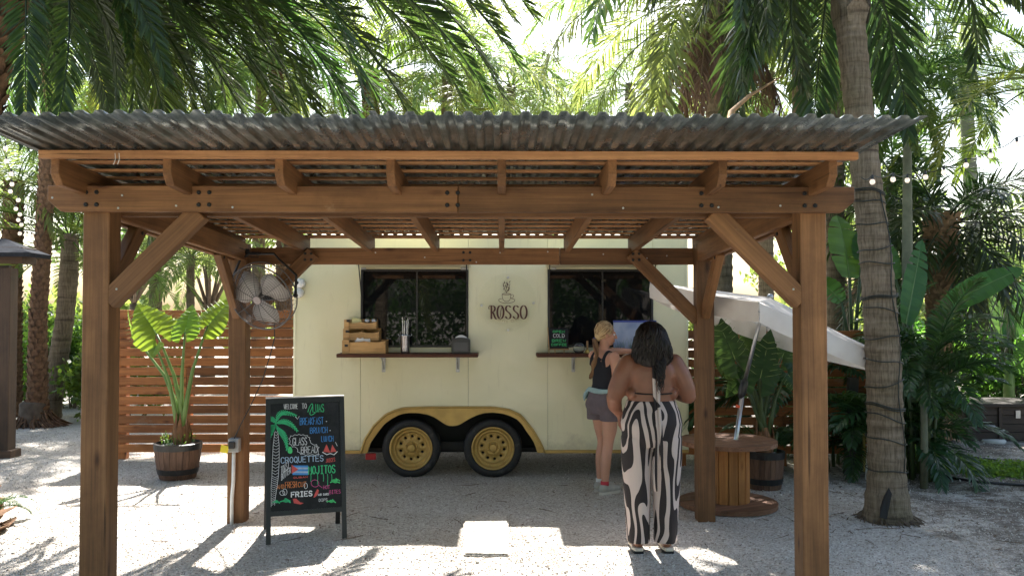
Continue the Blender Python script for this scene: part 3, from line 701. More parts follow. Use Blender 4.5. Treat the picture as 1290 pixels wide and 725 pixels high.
# corners, ends, back, roof, floor
for x in (TL, TR):
    s = 1 if x == TL else -1
    pts = [(x+s*.032,YT-.004),(x+s*.012,YT-.001),(x+s*.003,YT+.01),(x,YT+.035)]
    mb = MB(); mb.strip([(a,b,TB) for a,b in pts],[(a,b,TT) for a,b in pts]); mb.strip([(a+s*.03,b+.03,TB) for a,b in pts],[(a+s*.03,b+.03,TT) for a,b in pts])
    mb.build('corner_trim', M['cream'], trl, sm=True)
    MB().bx(min(x,x+s*.03),max(x,x+s*.03),YT+.035,YT+2.1,TB,TT).build('end_wall', M['cream'], trl)
MB().bx(TL+.03,TR-.03,YT+2.07,YT+2.1,TB,TT).build('back_wall', M['cream'], trl)
MB().bx(TL-.01,TR+.01,YT-.008,YT+2.11,TT+.002,TT+.03).build('roof', M['cream'], trl, bevel=.008)
MB().bx(TL+.03,ow[0][0]-.01,YT+.04,YT+2.06,TB+.002,TB+.06).bx(ow[-1][0]+.01,TR-.03,YT+.04,YT+2.06,TB+.002,TB+.06).bx(ow[0][0],ow[-1][0],YT+.42,YT+2.06,TB+.002,TB+.06).build('floor', M['underbody'], trl)
mb = MB(); mb.prism(ow+[(ow[-1][0],TB-.0),(ow[0][0],TB-.0)][::-1][0:0]+[], YT+.40, YT+.42)
mb.strip([(a,YT+.036,b) for a,b in ow],[(a,YT+.40,b) for a,b in ow])
mb.build('wheel_well', M['underbody'], trl)
MB().bx(TL+.1,TR-.1,YT+.30,YT+.38,TB-.05,TB-.002).bx(TX(500),TX(640),YT+.17,YT+.24,.26,.34).tube([(TX(518),YT+.2,.30),(TX(518),YT+1.9,.30)],.035).tube([(TX(621),YT+.2,.30),(TX(621),YT+1.9,.30)],.035).build('chassis', M['underbody'], trl)
# interior shell so the windows look into a dark cabin
MB().bx(TL+.04,TR-.04,YT+1.2,YT+1.22,TB+.06,TT-.02).build('cabin_partition', M['underbody'], trl)
# gold lower rail and fender
MB().bx(TL+.01,ow[0][0],YT-.014,YT-.001,TB-.012,TB+.022).build('bottom_rail', M['gold'], trl, bevel=.003)
MB().bx(ow[-1][0],TR-.01,YT-.014,YT-.001,TB-.012,TB+.022).build('bottom_rail', M['gold'], trl, bevel=.003)
mb = MB()
# fender face between outer arch and double inner arch, resampled by arc length
def resample(pl, n):
    d = [0]
    for a, b in zip(pl, pl[1:]): d.append(d[-1]+math.hypot(b[0]-a[0], b[1]-a[1]))
    res = []
    for i in range(n):
        t = d[-1]*i/(n-1); k = 0
        while k < len(d)-2 and d[k+1] < t: k += 1
        u = (t-d[k])/(d[k+1]-d[k]); res.append((pl[k][0]+(pl[k+1][0]-pl[k][0])*u, pl[k][1]+(pl[k+1][1]-pl[k][1])*u))
    return res
def at_x(pl, x):
    for a, b in zip(pl, pl[1:]):
        if a[0] <= x <= b[0]: return a[1]+(b[1]-a[1])*(x-a[0])/max(1e-9,b[0]-a[0])
    return pl[0][1]
ro = resample(ow, 61); ri = resample(iw, 61)
mb.strip([(a,YT-.006,b) for a,b in ro],[(a,YT-.004,b) for a,b in ri])
mb.strip([(a,YT-.004,b) for a,b in ri],[(a,YT+.05,b) for a,b in ri])
mb.build('fender', M['gold'], trl, sm=False)
# rolled lip on the outer arch
mb = MB(); mb.tube([(a,YT-.012,b) for a,b in ro], .012, 8); mb.build('fender_lip', M['gold'], trl, sm=True)
# wheels
def wheel(cx, cz):
    e = bpy.data.objects.new('wheel', None); COL.objects.link(e); e.parent = trl; e.location = Vector((cx, YT+.12, cz))-trl.location; e.rotation_euler = (R(90), random.Random(cx).uniform(0,6), 0)
    rr = .303
    prof = [(.195,-.09),(.215,.075),(.235,.092),(.262,.094),(.285,.085),(.297,.068),(rr,.05),(rr,.02),(rr-.008,.018),(rr-.008,.012),(rr,.010),(rr,-.02),(rr-.008,-.022),(rr-.008,-.028),(rr,-.03),(rr,-.06),(.285,-.085),(.195,-.09)]
    t = MB().lathe(prof, 64).mesh('tyre', sm=True); to = obj('tyre', t, M['rubber'], e)
    rim = MB(); rim.lathe([(.222,.085),(.216,.092),(.205,.088),(.196,.06),(.19,.045),(.178,.04),(.172,.047),(.166,.040),(.163,.022),(.15,.016)], 48)
    # dish with ten round hand holes: ring grid with holes
    n = 10; r0, r1 = .085, .15; rc, rh = .118, .0155
    for k in range(n):
        a0 = 2*math.pi*(k-.5)/n; a1 = 2*math.pi*(k+.5)/n; ac = (a0+a1)/2
        hole = []; edge = []; m = 16
        for j in range(m):
            an = 2*math.pi*j/m
            hx, hy = rc+rh*math.cos(an), rh*math.sin(an)
            hole.append((hx*math.cos(ac)-hy*math.sin(ac), hx*math.sin(ac)+hy*math.cos(ac)))
            # matching point on the cell border (polar box)
            u = math.cos(an); v = math.sin(an); s = max(abs(u),abs(v)); u/=s; v/=s
            r_ = (r0+r1)/2+u*(r1-r0)/2; a_ = ac+v*(a1-a0)/2
            edge.append((r_*math.cos(a_), r_*math.sin(a_)))
        vs = [(x,y,.016) for x,y in edge]+[(x,y,.018) for x,y in hole]+[(x,y,-.01) for x,y in hole]
        fs = [(j,(j+1)%m,m+(j+1)%m,m+j) for j in range(m)]+[(m+j,m+(j+1)%m,2*m+(j+1)%m,2*m+j) for j in range(m)]
        rim.add(vs, fs)
    rim.lathe([(.085,.016),(.078,.024),(.07,.026)], 40)
    rim.lathe([(.07,.026),(.055,.022),(.0,.022)], 40)
    obj('rim', rim.mesh('rim', sm=True), M['gold'], e)
    hub = MB().lathe([(.045,.022),(.045,.045),(.036,.06),(.012,.064),(0,.064)], 20)
    for k in range(5): hub.lathe([(.010,.02),(.010,.045),(.006,.05),(0,.05)], 6, (.058*math.cos(k*1.2566), .058*math.sin(k*1.2566), 0))
    for k in range(5): hub.box((.028*math.cos(k*1.2566+.6), .028*math.sin(k*1.2566+.6), .058), (.012,.008,.01))
    obj('hub', hub.mesh('hub', sm=False), M['gold'], e)
    obj('brake_drum', MB().lathe([(.0,-.03),(.15,-.03),(.15,-.09)], 24).mesh('drum'), M['underbody'], e)
wheel(TX(518), .293); wheel(TX(621), .293)
tag(MB().bx(TX(461),TX(474),YT+.03,YT+.06,TZ(578),TZ(570)).build('reflector', pbr('red_reflector',(.35,.015,.02),.3), trl, bevel=.003), None)
# windows
def window(x0, x1):
    g = bpy.data.objects.new('window', None); COL.objects.link(g); g.parent = trl; g.location = Vector(((x0+x1)/2, YT, WZ0))-trl.location
    off = Vector(((x0+x1)/2, YT, WZ0))
    def b(name, mb, mat): return obj(name, mb.mesh(name, off), mat, g)
    t = .022
    b('frame', MB().bx(x0,x0+t,YT-.012,YT+.03,WZ0,WZ1).bx(x1-t,x1,YT-.012,YT+.03,WZ0,WZ1).bx(x0+t,x1-t,YT-.012,YT+.03,WZ1-t,WZ1).bx(x0+t,x1-t,YT-.012,YT+.03,WZ0,WZ0+t), M['black'])
    xm = (x0+x1)/2+.02
    b('pane', MB().bx(x0+t+.001,xm+.015,YT+.006,YT+.010,WZ0+t,WZ1-t), M['glass'])
    b('pane', MB().bx(xm-.015,x1-t-.001,YT+.016,YT+.020,WZ0+t,WZ1-t), M['glass'])
    b('stile', MB().bx(xm-.006,xm+.012,YT+.0,YT+.005,WZ0+t,WZ1-t), M['black'])
window(*W0); window(*W1)
# hinged serving-hatch doors, swung up level above the windows, with gas struts
for x0, x1 in (W0, W1):
    zh = WZ1+.025
    d = MB().box(((x0+x1)/2, YT-.375, zh+.045), (x1-x0+.05, .72, .03), Matrix.Rotation(R(-6),3,'X')).build('hatch_door', M['cream'], trl, bevel=.004)
    mb = MB().tube([(x0-.01,YT-.01,zh+.012),(x1+.01,YT-.01,zh+.012)], .008, 8); mb.build('hinge', M['zinc'], trl)
    for x in (x0+.01, x1-.01):
        MB().tube([(x,YT-.016,WZ1-.30),(x,YT-.22,zh+.035)], .006, 6).build('gas_strut', M['black'], trl)
    MB().box((x0+.03 if x0 < 0 else x0+.06, YT-.03, zh-.02), (.05,.03,.02)).box((x1-.04, YT-.03, zh-.02),(.07,.03,.025)).build('catch', M['zinc'], trl, bevel=.003)
# tracks above the windows, below the hatch
# shelves with brackets
def shelf(px0, px1, brs):
    x0, x1 = TX(px0), TX(px1); zt = TZ(443.5)
    s = obj('shelf', boxmesh(x1-x0,.27,.036,.004,M['shelf']), M['shelf'], trl, loc=Vector(((x0+x1)/2, YT-.137, zt-.018))-trl.location)
    for px in brs:
        x = TX(px); mb = MB().bx(x-.018,x+.018,YT-.008,YT-.001,zt-.20,zt-.037).bx(x-.018,x+.018,YT-.2,YT-.008,zt-.043,zt-.037).tube([(x,YT-.01,zt-.17),(x,YT-.07,zt-.1),(x,YT-.17,zt-.05)],.007,6)
        attach(obj('bracket', mb.mesh('bracket'), M['zinc']), s)
    return zt
SZ = shelf(431, 603, (484, 577)); shelf(675, 830, (722, 806))
# rivets along the panel seams
RV = disc_mesh(.0045,.002,8); mb = MB()
for x in cuts[1:-1]:
    for k in range(24):
        z = TB+.06+k*(TT-TB-.1)/23
        for s in (-.016,.016):
            if WZ0-.03 < z < WZ1+.03 and ((x in (cuts[1],cuts[3]) and s > 0) or (x in (cuts[2],cuts[4]) and s < 0)): continue
            if z < .74 and ow[0][0]-.03 < x+s < ow[-1][0]+.03: continue
            mb.lathe([(0,-.0028),(.003,-.002),(.0045,.002)], 6, (x+s,YT,z), Matrix.Rotation(R(-90),3,'X'))
for x in (TL+.045, TR-.045):
    for k in range(24): mb.lathe([(0,-.0028),(.003,-.002),(.0045,.002)], 6, (x,YT,TB+.06+k*(TT-TB-.1)/23), Matrix.Rotation(R(-90),3,'X'))
rv = mb.build('rivets', M['cream'], trl); rv['kind'] = 'stuff'
# security cameras
for px, py in ((380,357),(378.5,369)):
    c = Vector((TX(px), YT, TZ(py)))
    e = obj('security_camera', MB().lathe([(0,-.002),(.045,-.002),(.045,.02),(.05,.03),(.052,.055),(.046,.08),(.03,.097),(0,.10)], 24, c, Matrix.Rotation(R(90),3,'X')).mesh('cam', trl.location, True), M['white_pvc'], trl)
    attach(MB().ball(c+Vector((-.018,-.082,.004)), .024, 14, 8).build('lens', M['blackplastic'], None, True), e)
MB().bx(TX(371.5),TX(376),YT-.012,YT-.001,TZ(345),TZ(336)).build('marker_light', pbr('amber_lens',(.5,.2,.03),.3), trl)

# ---------------------------------------------------------------- lettering
FONT = {
'A':[[(0,0),(.5,1),(1,0)],[(.2,.38),(.8,.38)]], 'B':[[(0,0),(0,1),(.6,1),(.85,.85),(.8,.6),(.55,.52),(0,.52)],[(.55,.52),(.9,.42),(.95,.15),(.65,0),(0,0)]],
'C':[[(.95,.82),(.7,1),(.3,1),(.05,.75),(.05,.25),(.3,0),(.7,0),(.95,.18)]], 'D':[[(0,0),(0,1),(.55,1),(.95,.7),(.95,.3),(.55,0),(0,0)]],
'E':[[(.9,1),(0,1),(0,0),(.9,0)],[(0,.52),(.7,.52)]], 'F':[[(.9,1),(0,1),(0,0)],[(0,.52),(.7,.52)]],
'G':[[(.95,.82),(.7,1),(.3,1),(.05,.75),(.05,.25),(.3,0),(.7,0),(.95,.2),(.95,.45),(.6,.45)]], 'H':[[(0,0),(0,1)],[(.9,0),(.9,1)],[(0,.5),(.9,.5)]],
'I':[[(.5,0),(.5,1)],[(.2,1),(.8,1)],[(.2,0),(.8,0)]], 'J':[[(.8,1),(.8,.2),(.55,0),(.25,0),(.05,.2)]], 'K':[[(0,0),(0,1)],[(.9,1),(0,.45),(.9,0)]],
'L':[[(0,1),(0,0),(.85,0)]], 'M':[[(0,0),(.05,1),(.5,.35),(.95,1),(1,0)]], 'N':[[(0,0),(0,1),(.9,0),(.9,1)]],
'O':[[(.5,1),(.15,.85),(.02,.5),(.15,.15),(.5,0),(.85,.15),(.98,.5),(.85,.85),(.5,1)]], 'P':[[(0,0),(0,1),(.6,1),(.9,.85),(.9,.6),(.6,.45),(0,.45)]],
'Q':[[(.5,1),(.15,.85),(.02,.5),(.15,.15),(.5,0),(.85,.15),(.98,.5),(.85,.85),(.5,1)],[(.6,.25),(1,-.1)]], 'R':[[(0,0),(0,1),(.6,1),(.9,.85),(.9,.62),(.6,.5),(0,.5)],[(.45,.5),(.95,0)]],
'S':[[(.9,.84),(.65,1),(.3,1),(.06,.82),(.12,.6),(.5,.5),(.88,.38),(.94,.17),(.7,0),(.3,0),(.05,.17)]], 'T':[[(0,1),(1,1)],[(.5,1),(.5,0)]],
'U':[[(0,1),(0,.3),(.2,.03),(.7,.03),(.9,.3),(.9,1)]], 'V':[[(0,1),(.5,0),(1,1)]], 'W':[[(0,1),(.25,0),(.5,.65),(.75,0),(1,1)]], 'Y':[[(0,1),(.5,.5),(1,1)],[(.5,.5),(.5,0)]]}
def text_lines(t, x, z, w, h, slant=0, rise=0):
    """capital strokes filling width w, height h from (x,z)"""
    n = len(t); cw = w/(n+(n-1)*.28); res = []
    for i, ch in enumerate(t):
        for pl in FONT.get(ch, []):
            res.append([(x+i*cw*1.28+a*cw+slant*b*h, z+b*h+rise*(i*cw*1.28+a*cw)) for a, b in pl])
    return res
def ribbons(mb, pls, wd, y):
    for pl in pls:
        pts = [Vector((a,0,b)) for a,b in pl]
        L=[]; Rr=[]
        for i, p in enumerate(pts):
            t = pts[min(i+1,len(pts)-1)]-pts[max(i-1,0)]
            if t.length < 1e-7: t = Vector((1,0,0))
            n = Vector((-t.z,0,t.x)).normalized()*(wd/2)
            e = (t.normalized()*wd*.3) if i in (0,len(pts)-1) else Vector((0,0,0))
            if i == 0: e = -e
            a = p+n+e; b_ = p-n+e
            L.append((a.x,y,a.z)); Rr.append((b_.x,y,b_.z))
        mb.strip(L, Rr)
    return mb
def bez(p0,p1,p2,p3,n=10):
    return [tuple((1-t)**3*a+3*(1-t)**2*t*b+3*(1-t)*t*t*c+t**3*d for a,b,c,d in zip(p0,p1,p2,p3)) for t in [i/n for i in range(n+1)]]
# round acrylic sign
sc = Vector((TX(639), YT-.03, TZ(381))); SR = .297
sg = obj('sign_disc', MB().lathe([(0,-.003),(SR,-.003),(SR,.003),(0,.003)], 64, (0,0,0), Matrix.Rotation(R(90),3,'X')).mesh('disc'), M['acrylic'], trl, loc=sc-trl.location)
for px, py in ((640,349.5),(606.5,384.5),(672,381.5),(640,415.5)):
    c = Vector((TX(px), YT-.02, TZ(py)))
    attach(obj('standoff', MB().lathe([(0,.022),(.012,.022),(.014,.014),(.014,-.02)], 14, c, Matrix.Rotation(R(90),3,'X')).mesh('so', sm=False), M['steel']), sg)
ys = YT-.0345
def nib(mb, pl, wx, thin):
    """broad-nib stroke: thick downstrokes, hairline crossings"""
    a = [(x-wx/2, ys, z) for x, z in pl]; b_ = [(x+wx/2, ys, z) for x, z in pl]; mb.strip(a, b_); ribbons(mb, [pl], thin, ys-.0004)
lx0, lx1 = TX(616.5), TX(664.5); lz0, lz1 = TZ(401.5), TZ(384.5); H_ = lz1-lz0; lw = (lx1-lx0)/5.15
def LT(i, pl): return [(lx0+lw*(i*1.04+a*.92), lz0+b*H_) for a, b in pl]
mb = MB(); th = .0045; wx = .019
ell = [(.5+.46*math.cos(a*math.pi/16), .5+.5*math.sin(a*math.pi/16)) for a in range(33)]
es = bez((.82,.86),(.7,1.05),(.2,1.05),(.16,.78),8)+bez((.16,.78),(.12,.52),(.86,.5),(.86,.24),10)[1:]+bez((.86,.24),(.86,-.06),(.25,-.06),(.12,.2),8)[1:]
nib(mb, LT(0,[(.3,0),(.3,1)]), wx, th)
nib(mb, LT(0, bez((.3,.98),(1.0,1.05),(1.0,.5),(.32,.5),12)), wx, th); nib(mb, LT(0, bez((.5,.5),(.7,.4),(.75,.05),(1.05,-.02),8)), wx, th)
nib(mb, LT(0, bez((.3,.98),(.0,1.08),(-.15,.85),(-.02,.72),8)), wx*.5, th)
nib(mb, LT(1, ell), wx, th); nib(mb, LT(1, bez((.75,.88),(.45,.65),(.62,.3),(.42,.12),8)), wx*.35, th)
nib(mb, LT(2, es), wx, th); nib(mb, LT(3, es), wx, th); nib(mb, LT(4, ell), wx, th)
# cup, saucer and sprig
cu = lambda a, b: (TX(628+a), TZ(382-b))
cup = [bez(cu(4.5,11.5),cu(4.5,3),cu(8,2.5),cu(10,2.5),8), bez(cu(10,2.5),cu(13,2.5),cu(15.5,4),cu(15.5,11.5),8), bez(cu(4.5,11.5),cu(7,13),cu(13,13),cu(15.5,11.5),8), bez(cu(4.5,11.5),cu(7,10.5),cu(13,10.5),cu(15.5,11.5),8),
       bez(cu(15.5,11),cu(20.5,12),cu(20,6.5),cu(15,6.8),8), bez(cu(4.2,6),cu(-2.5,6),cu(-1,.5),cu(10,.3),10), bez(cu(10,.3),cu(22,.5),cu(23.5,6),cu(16,6),10)]
ribbons(mb, cup, .0045, ys)
sp = [bez(cu(10,13),cu(8,18),cu(13,22),cu(10.5,27),10), bez(cu(10,14),cu(13,16),cu(13,20),cu(14.5,25),8), bez(cu(10,14),cu(7,17),cu(8,21),cu(5.5,25),8)]
ribbons(mb, sp, .004, ys)
rl = random.Random(5)
for k in range(16):
    b_ = 15+k*.75; a = 10+rl.uniform(-3.6,3.6); p = cu(a,b_); q = cu(a+rl.uniform(-1.4,1.4), b_+2)
    ribbons(mb, [[p,((p[0]+q[0])/2+.002,(p[1]+q[1])/2),q]], .006, ys-.0002)
attach(obj('lettering', mb.mesh('logo', clean=False), M['logo']), sg)
mb = MB(); t = 'COFFEE CLUB'
for i, ch in enumerate(t):
    an = R(-90+(i-5)*6.2); rad = .215
    c = (sc.x+rad*math.cos(an), sc.z+.02+rad*math.sin(an)); rot = an+math.pi/2
    for pl in FONT.get(ch, []):
        ribbons(mb, [[(c[0]+((a-.5)*.014)*math.cos(rot)-((b-.5)*.02)*math.sin(rot), c[1]+((a-.5)*.014)*math.sin(rot)+((b-.5)*.02)*math.cos(rot)) for a,b in pl]], .003, ys)
attach(obj('small_lettering', mb.mesh('club', clean=False), M['logo_gold']), sg)
# ================================================================ things on the trailer shelves
ST = SZ+.0006
def tray(name, x0, x1, y0, y1, z0, zf, zb, par):
    """open bamboo tray: scooped front, higher ends with hand slot"""
    t = .008; mb = MB()
    mb.bx(x0,x1,y0,y1,z0,z0+t)
    n = 12; top = [(x0+(x1-x0)*i/n, zf-.012*math.sin(math.pi*((i/n*2)%1 if i < n else 1))) for i in range(n+1)]
    mb.prism([(x0,z0+t),(x1,z0+t)]+top[::-1], y0, y0+t)
    mb.bx(x0,x1,y1-t,y1,z0+t,zb)
    for x in (x0, x1-t, (x0+x1)/2-t/2):
        mb.add([(xx,y,z) for xx in (x,x+t) for y,z in ((y0+t,z0+t),(y1-t,z0+t),(y1-t,zb),(y0+t,zf))], [(0,1,2,3),(7,6,5,4),(0,4,5,1),(1,5,6,2),(2,6,7,3),(3,7,4,0)])
    return mb.build(name, M['bamboo'], par)
xa, xb = TX(437.5), TX(490); y1 = YT-.01
rack = wthing('condiment_rack', 'three-tier bamboo condiment rack on the trailer shelf', 'rack', ((xa+xb)/2, YT-.13, ST))
def hole(px0,px1,py0,py1,y): return MB().bx(TX(px0),TX(px1),y-.004,y-.0005,TZ(py1),TZ(py0))
tiers = [(437.5,490,ST,YT-.24,TZ(428),TZ(427)),(437.5,481,TZ(428)+.001,YT-.19,TZ(417),TZ(413)),(437.5,477,TZ(413.5)+.001,YT-.14,TZ(405),TZ(402))]
for k,(pa,pb,z0,y0,zf,zb) in enumerate(tiers):
    tr_ = tray('tray', TX(pa), TX(pb), y0, YT-.012, z0, zf, zb, rack)
    # end plate with dark hand slot at the left of each tier
    pl = MB().bx(TX(pa)-.001,TX(pa)+.07-.012*k,y0-.008,y0-.0005,z0,zb); attach(pl.build('end_plate', M['bamboo']), tr_)
    attach(hole(440.5-.0,444.5,410+13*(2-k)-8+(4 if k==0 else 0),413+13*(2-k)-8+(4 if k==0 else 0),y0-.008).build('hand_slot', M['black']), tr_)
rr = random.Random(3)
mb = MB()
for i in range(10): mb.box((TX(446+rr.random()*11), YT-.10+rr.uniform(-.02,.02), TZ(404.5)+rr.uniform(-.01,.012)), (.045,.012,.05), Matrix.Rotation(rr.uniform(-.5,.5),3,'Y'))
mb.build('sweetener_packets', pbr('yellow_packet',(.62,.58,.28),.7), rack)
mb = MB()
for i in range(9): mb.box((TX(455+rr.random()*12), YT-.2+rr.uniform(-.02,.02), TZ(428)+rr.uniform(-.008,.008)), (.07,.012,.03), Matrix.Rotation(rr.uniform(-.4,.4),3,'Y'))
mb.build('wrapped_cutlery', M['white'], rack)
for px in (465,473.5):
    s = MB().ball((TX(px), YT-.09, TZ(404)), (.03,.03,.032), 12, 8).build('shaker_lid', M['steel'], rack, True)
cup_ = wthing('steel_utensil_cup', 'tall ribbed steel cup holding straws on the shelf', 'cup', (TX(512.5), YT-.13, ST))
x, y, z1 = TX(512.5), YT-.13, TZ(421)
MB().lathe([(0,ST),(.042,ST),(.046,ST+.02),(.046,z1-.01),(.05,z1),(.046,z1),(.042,z1-.01),(.042,ST+.01)], 24, (x,y,0)).build('cup_body', M['steel'], cup_, True)
for s in (-1,1): MB().tube([(x+s*.046,y,z1-.015),(x+s*.065,y,z1-.004),(x+s*.068,y,z1+.008)], .004, 6).build('ear_handle', M['steel'], cup_)
for i in range(7):
    a = i*.9; dx = .018*math.cos(a); dy = .018*math.sin(a)
    MB().tube([(x+dx,y+dy,ST+.03),(x+dx*1.7,y+dy*1.7,z1+.16+.02*math.sin(i*2))], .0035, 6).build('straw', M['clear'] if i%2 else M['white'], cup_)
nd = wthing('napkin_dispenser', 'black napkin dispenser with white napkins on the shelf', 'dispenser', (TX(582), YT-.14, ST))
x0, x1 = TX(570.5), TX(593); zt = TZ(424)
out = [(x0,ST),(x1,ST),(x1,zt-.03)]+[(x1-(x1-x0)*(1-math.cos(a))/2*1.0, zt-.03+.03*math.sin(a)) for a in np.linspace(.15,math.pi-.15,9)]+[(x0,zt-.03)]
MB().prism(out, YT-.22, YT-.06).build('case', M['blackplastic'], nd, bevel=.004)
MB().bx(x0+.02,x1-.02,YT-.224,YT-.2205,ST+.02,zt-.045).build('face_plate', pbr('dark_face',(.05,.05,.058),.3), nd, bevel=.001)
MB().prism([(x0+.03,zt-.005)]+[(x0+.03+(x1-x0-.06)*t, zt-.003+.028*math.sin(math.pi*t)) for t in np.linspace(0,1,9)]+[(x1-.03,zt-.005)], YT-.16, YT-.12).build('napkins', M['white'], nd)
# little menu board on an easel
mn = wthing('counter_menu_board', 'small black menu board on a wooden easel on the counter', 'menu board', (TX(703), YT-.12, ST))
rx = Matrix.Rotation(R(-12),3,'X')
bc = Vector((TX(703), YT-.13, TZ(426)))
bh = TZ(411.5)-TZ(438)
MB().box(bc,(TX(714.5)-TX(691),.008,bh), rx).build('slate', M['slate'], mn)
for px in (689.5, 697, 710): 
    beam('easel_leg', (TX(px+(1 if px<705 else -1)), YT-.17+.0, ST), (TX(px), YT-.085, TZ(412 if px<695 else 424)), .010,.012, M['easel'], mn, (0,1,0), .001)
beam('easel_rail', (TX(690),YT-.172,TZ(438.5)), (TX(715),YT-.172,TZ(438.5)), .012,.012, M['easel'], mn, (0,0,1), .001)
mb = MB(); mb2 = MB()
for k, (t, z, w0, h) in enumerate((('OPEN',417,15,2.6),('COLD',422,14,4.2),('BREW',428,17,3.0),('COFFEE',433,19,2.6))):
    pl = text_lines(t, TX(703-w0/2), 0, w0*KT, h*KT)
    yy = lambda zz: YT-.13+ (zz-bc.z)*math.tan(R(12)) - .0052
    (mb if k!=1 else mb2).add([], [])
    tmp = MB(); ribbons(tmp, [[(a, b+TZ(z+h/2)) for a,b in q] for q in pl], .0042, 0)
    tmp.v = [(a, yy(c), c) for a,_,c in tmp.v]; (mb if k!=1 else mb2).add(tmp.v, tmp.f)
mb.build('chalk_lettering', CH['lime'], mn, clean=False); mb2.build('chalk_lettering', CH['white'], mn, clean=False)
bowl = wthing('glass_bowl', 'round clear glass bowl on the serving counter', 'bowl', (TX(728), YT-.12, ST))
pr = [(0,.0),(.035,.0),(.055,.02),(.064,.05),(.058,.08),(.045,.095),(.047,.1),(.043,.098),(.054,.078),(.059,.05),(.05,.024),(.033,.006),(0,.006)]
MB().lathe([(r*1.0,z+ST) for r,z in pr], 28, (TX(728),YT-.12,0)).build('bowl_wall', M['clear'], bowl, True)
bl = wthing('brass_bell', 'small brass bell with upright wooden handle on the counter', 'bell', (TX(738), YT-.15, ST))
MB().lathe([(0,.04),(.012,.04),(.02,.03),(.026,.008),(.031,0),(.0,0)], 16, (TX(738),YT-.15,ST)).build('bell_dome', pbr('brass',(.55,.36,.10),.3,.9), bl, True)
MB().lathe([(.006,.04),(.009,.05),(.011,.08),(.009,.12),(0,.125)], 12, (TX(738),YT-.15,ST)).build('handle', M['easel'], bl, True)
# counter display panel with sky and grass picture
dp = wthing('display_panel', 'pale blue picture panel of sky and grass on the counter', 'display', (TX(797), YT-.06, ST))
def grass_picture():
    m, nt, b, out = newmat('grass_print'); L = nt.links.new
    tc = N(nt,'ShaderNodeTexCoord'); sx = N(nt,'ShaderNodeSeparateXYZ'); L(tc.outputs['Object'], sx.inputs[0])
    n = N(nt,'ShaderNodeTexNoise', i_Scale=5, i_Detail=5); L(tc.outputs['Object'], n.inputs['Vector'])
    r = ramp(nt, [(.3,(.20,.28,.50)),(.6,(.42,.50,.66))]); L(n.outputs[0], r.inputs[0]); L(r.outputs[0], b.inputs['Base Color']); b.inputs['Roughness'].default_value = .3; return m
x0, x1, z1 = TX(772), TX(825), TZ(404)
MB().bx(x0,x1,YT-.075,YT-.045,ST,z1).build('panel', grass_picture(), dp, bevel=.003)
MB().bx(x0-.003,x1+.003,YT-.08,YT-.042,z1-.012,z1+.006).build('blue_top_edge', pbr('blue_edge',(.04,.07,.35),.4), dp)
mb = MB(); rg = random.Random(2)
for i in range(110):
    x = rg.uniform(x0+.02, x1-.02); h = rg.uniform(.05,.17); lean = rg.uniform(-.04,.04); wd = rg.uniform(.0015,.003)
    pts = [(x+lean*t*t, ST+.003+h*t) for t in (0,.35,.7,1)]
    mb.strip([(a-wd*(1-k/3),YT-.0765,b) for k,(a,b) in enumerate(pts)], [(a+wd*(1-k/3),YT-.0765,b) for k,(a,b) in enumerate(pts)])
mb.build('printed_grass', pbr('printed_green',(.10,.20,.13),.5,var=.5,scale=30), dp, clean=False)

# ================================================================ A-frame chalkboard
pl_ = G(338,686); pr_ = G(434,678); d = (pr_-pl_); d.z = 0; yaw = math.atan2(d.y, d.x); BW = d.length
af = thing('chalkboard_sign', 'black A-frame chalkboard with colourful chalk menu and palm drawing', 'sign', (pl_+pr_)/2)
af.rotation_euler = (0,0,yaw); af.location.z = 0
HT = 1.045; SPR = .45          # height, leg spread
tilt = math.atan2(SPR/2, HT)
def leanbox(mb, x0, x1, s0, s1, d0, d1, back=False):
    """box on the leaning panel: s along its length from the foot, d depth outward (to the viewer)"""
    vs = []
    for x in (x0,x1):
        for dd in (d0,d1):
            for s in (s0,s1):
                y = s*math.sin(tilt)-dd*math.cos(tilt); z = s*math.cos(tilt)+dd*math.sin(tilt)
                if back: y = SPR-y
                vs.append((x,y,z))
    mb.add(vs, [(0,1,3,2),(4,6,7,5),(0,4,5,1),(2,3,7,6),(0,2,6,4),(1,5,7,3)]); return mb
LS = HT/math.cos(tilt); hw = BW/2
for bk in (False, True):
    pn = 'back_leg' if bk else 'front_leg'
    for s in (-1,1): obj(pn, leanbox(MB(), s*hw-.0175, s*hw+.0175, .002, LS-.004, -.010,.012, bk).mesh('leg'), M['black'], af)
    obj('cross_rail', leanbox(MB(), -hw+.0175, hw-.0175, .20,.235, -.010,.010, bk).mesh('rail'), M['black'], af)
    obj('top_rail', leanbox(MB(), -hw+.0175, hw-.0175, LS-.04,LS-.002, -.010,.012, bk).mesh('rail'), M['black'], af)
slate = obj('slate_panel', leanbox(MB(), -hw+.0176, hw-.0176, .2352, LS-.0402, -.004,.004).mesh('slate'), M['slate'], af)
obj('back_panel', leanbox(MB(), -hw+.0176, hw-.0176, .2352, LS-.0402, -.004,.004, True).mesh('backp'), pbr('hardboard',(.34,.20,.10),.8), af)
obj('sunlit_top_strip', MB().box((0,SPR/2,HT+.006),(BW+.035,.03,.008)).mesh('strip'), pbr('sunlit_white_edge',(.62,.58,.56),.6), af)  # white strip paints in the sunlight on the board's top edge
obj('hinge_chain', MB().tube([(-hw,.05,.24),(-hw,SPR/2,.20),(-hw,SPR-.05,.24)],.003,5).mesh('chain'), M['zinc'], af)
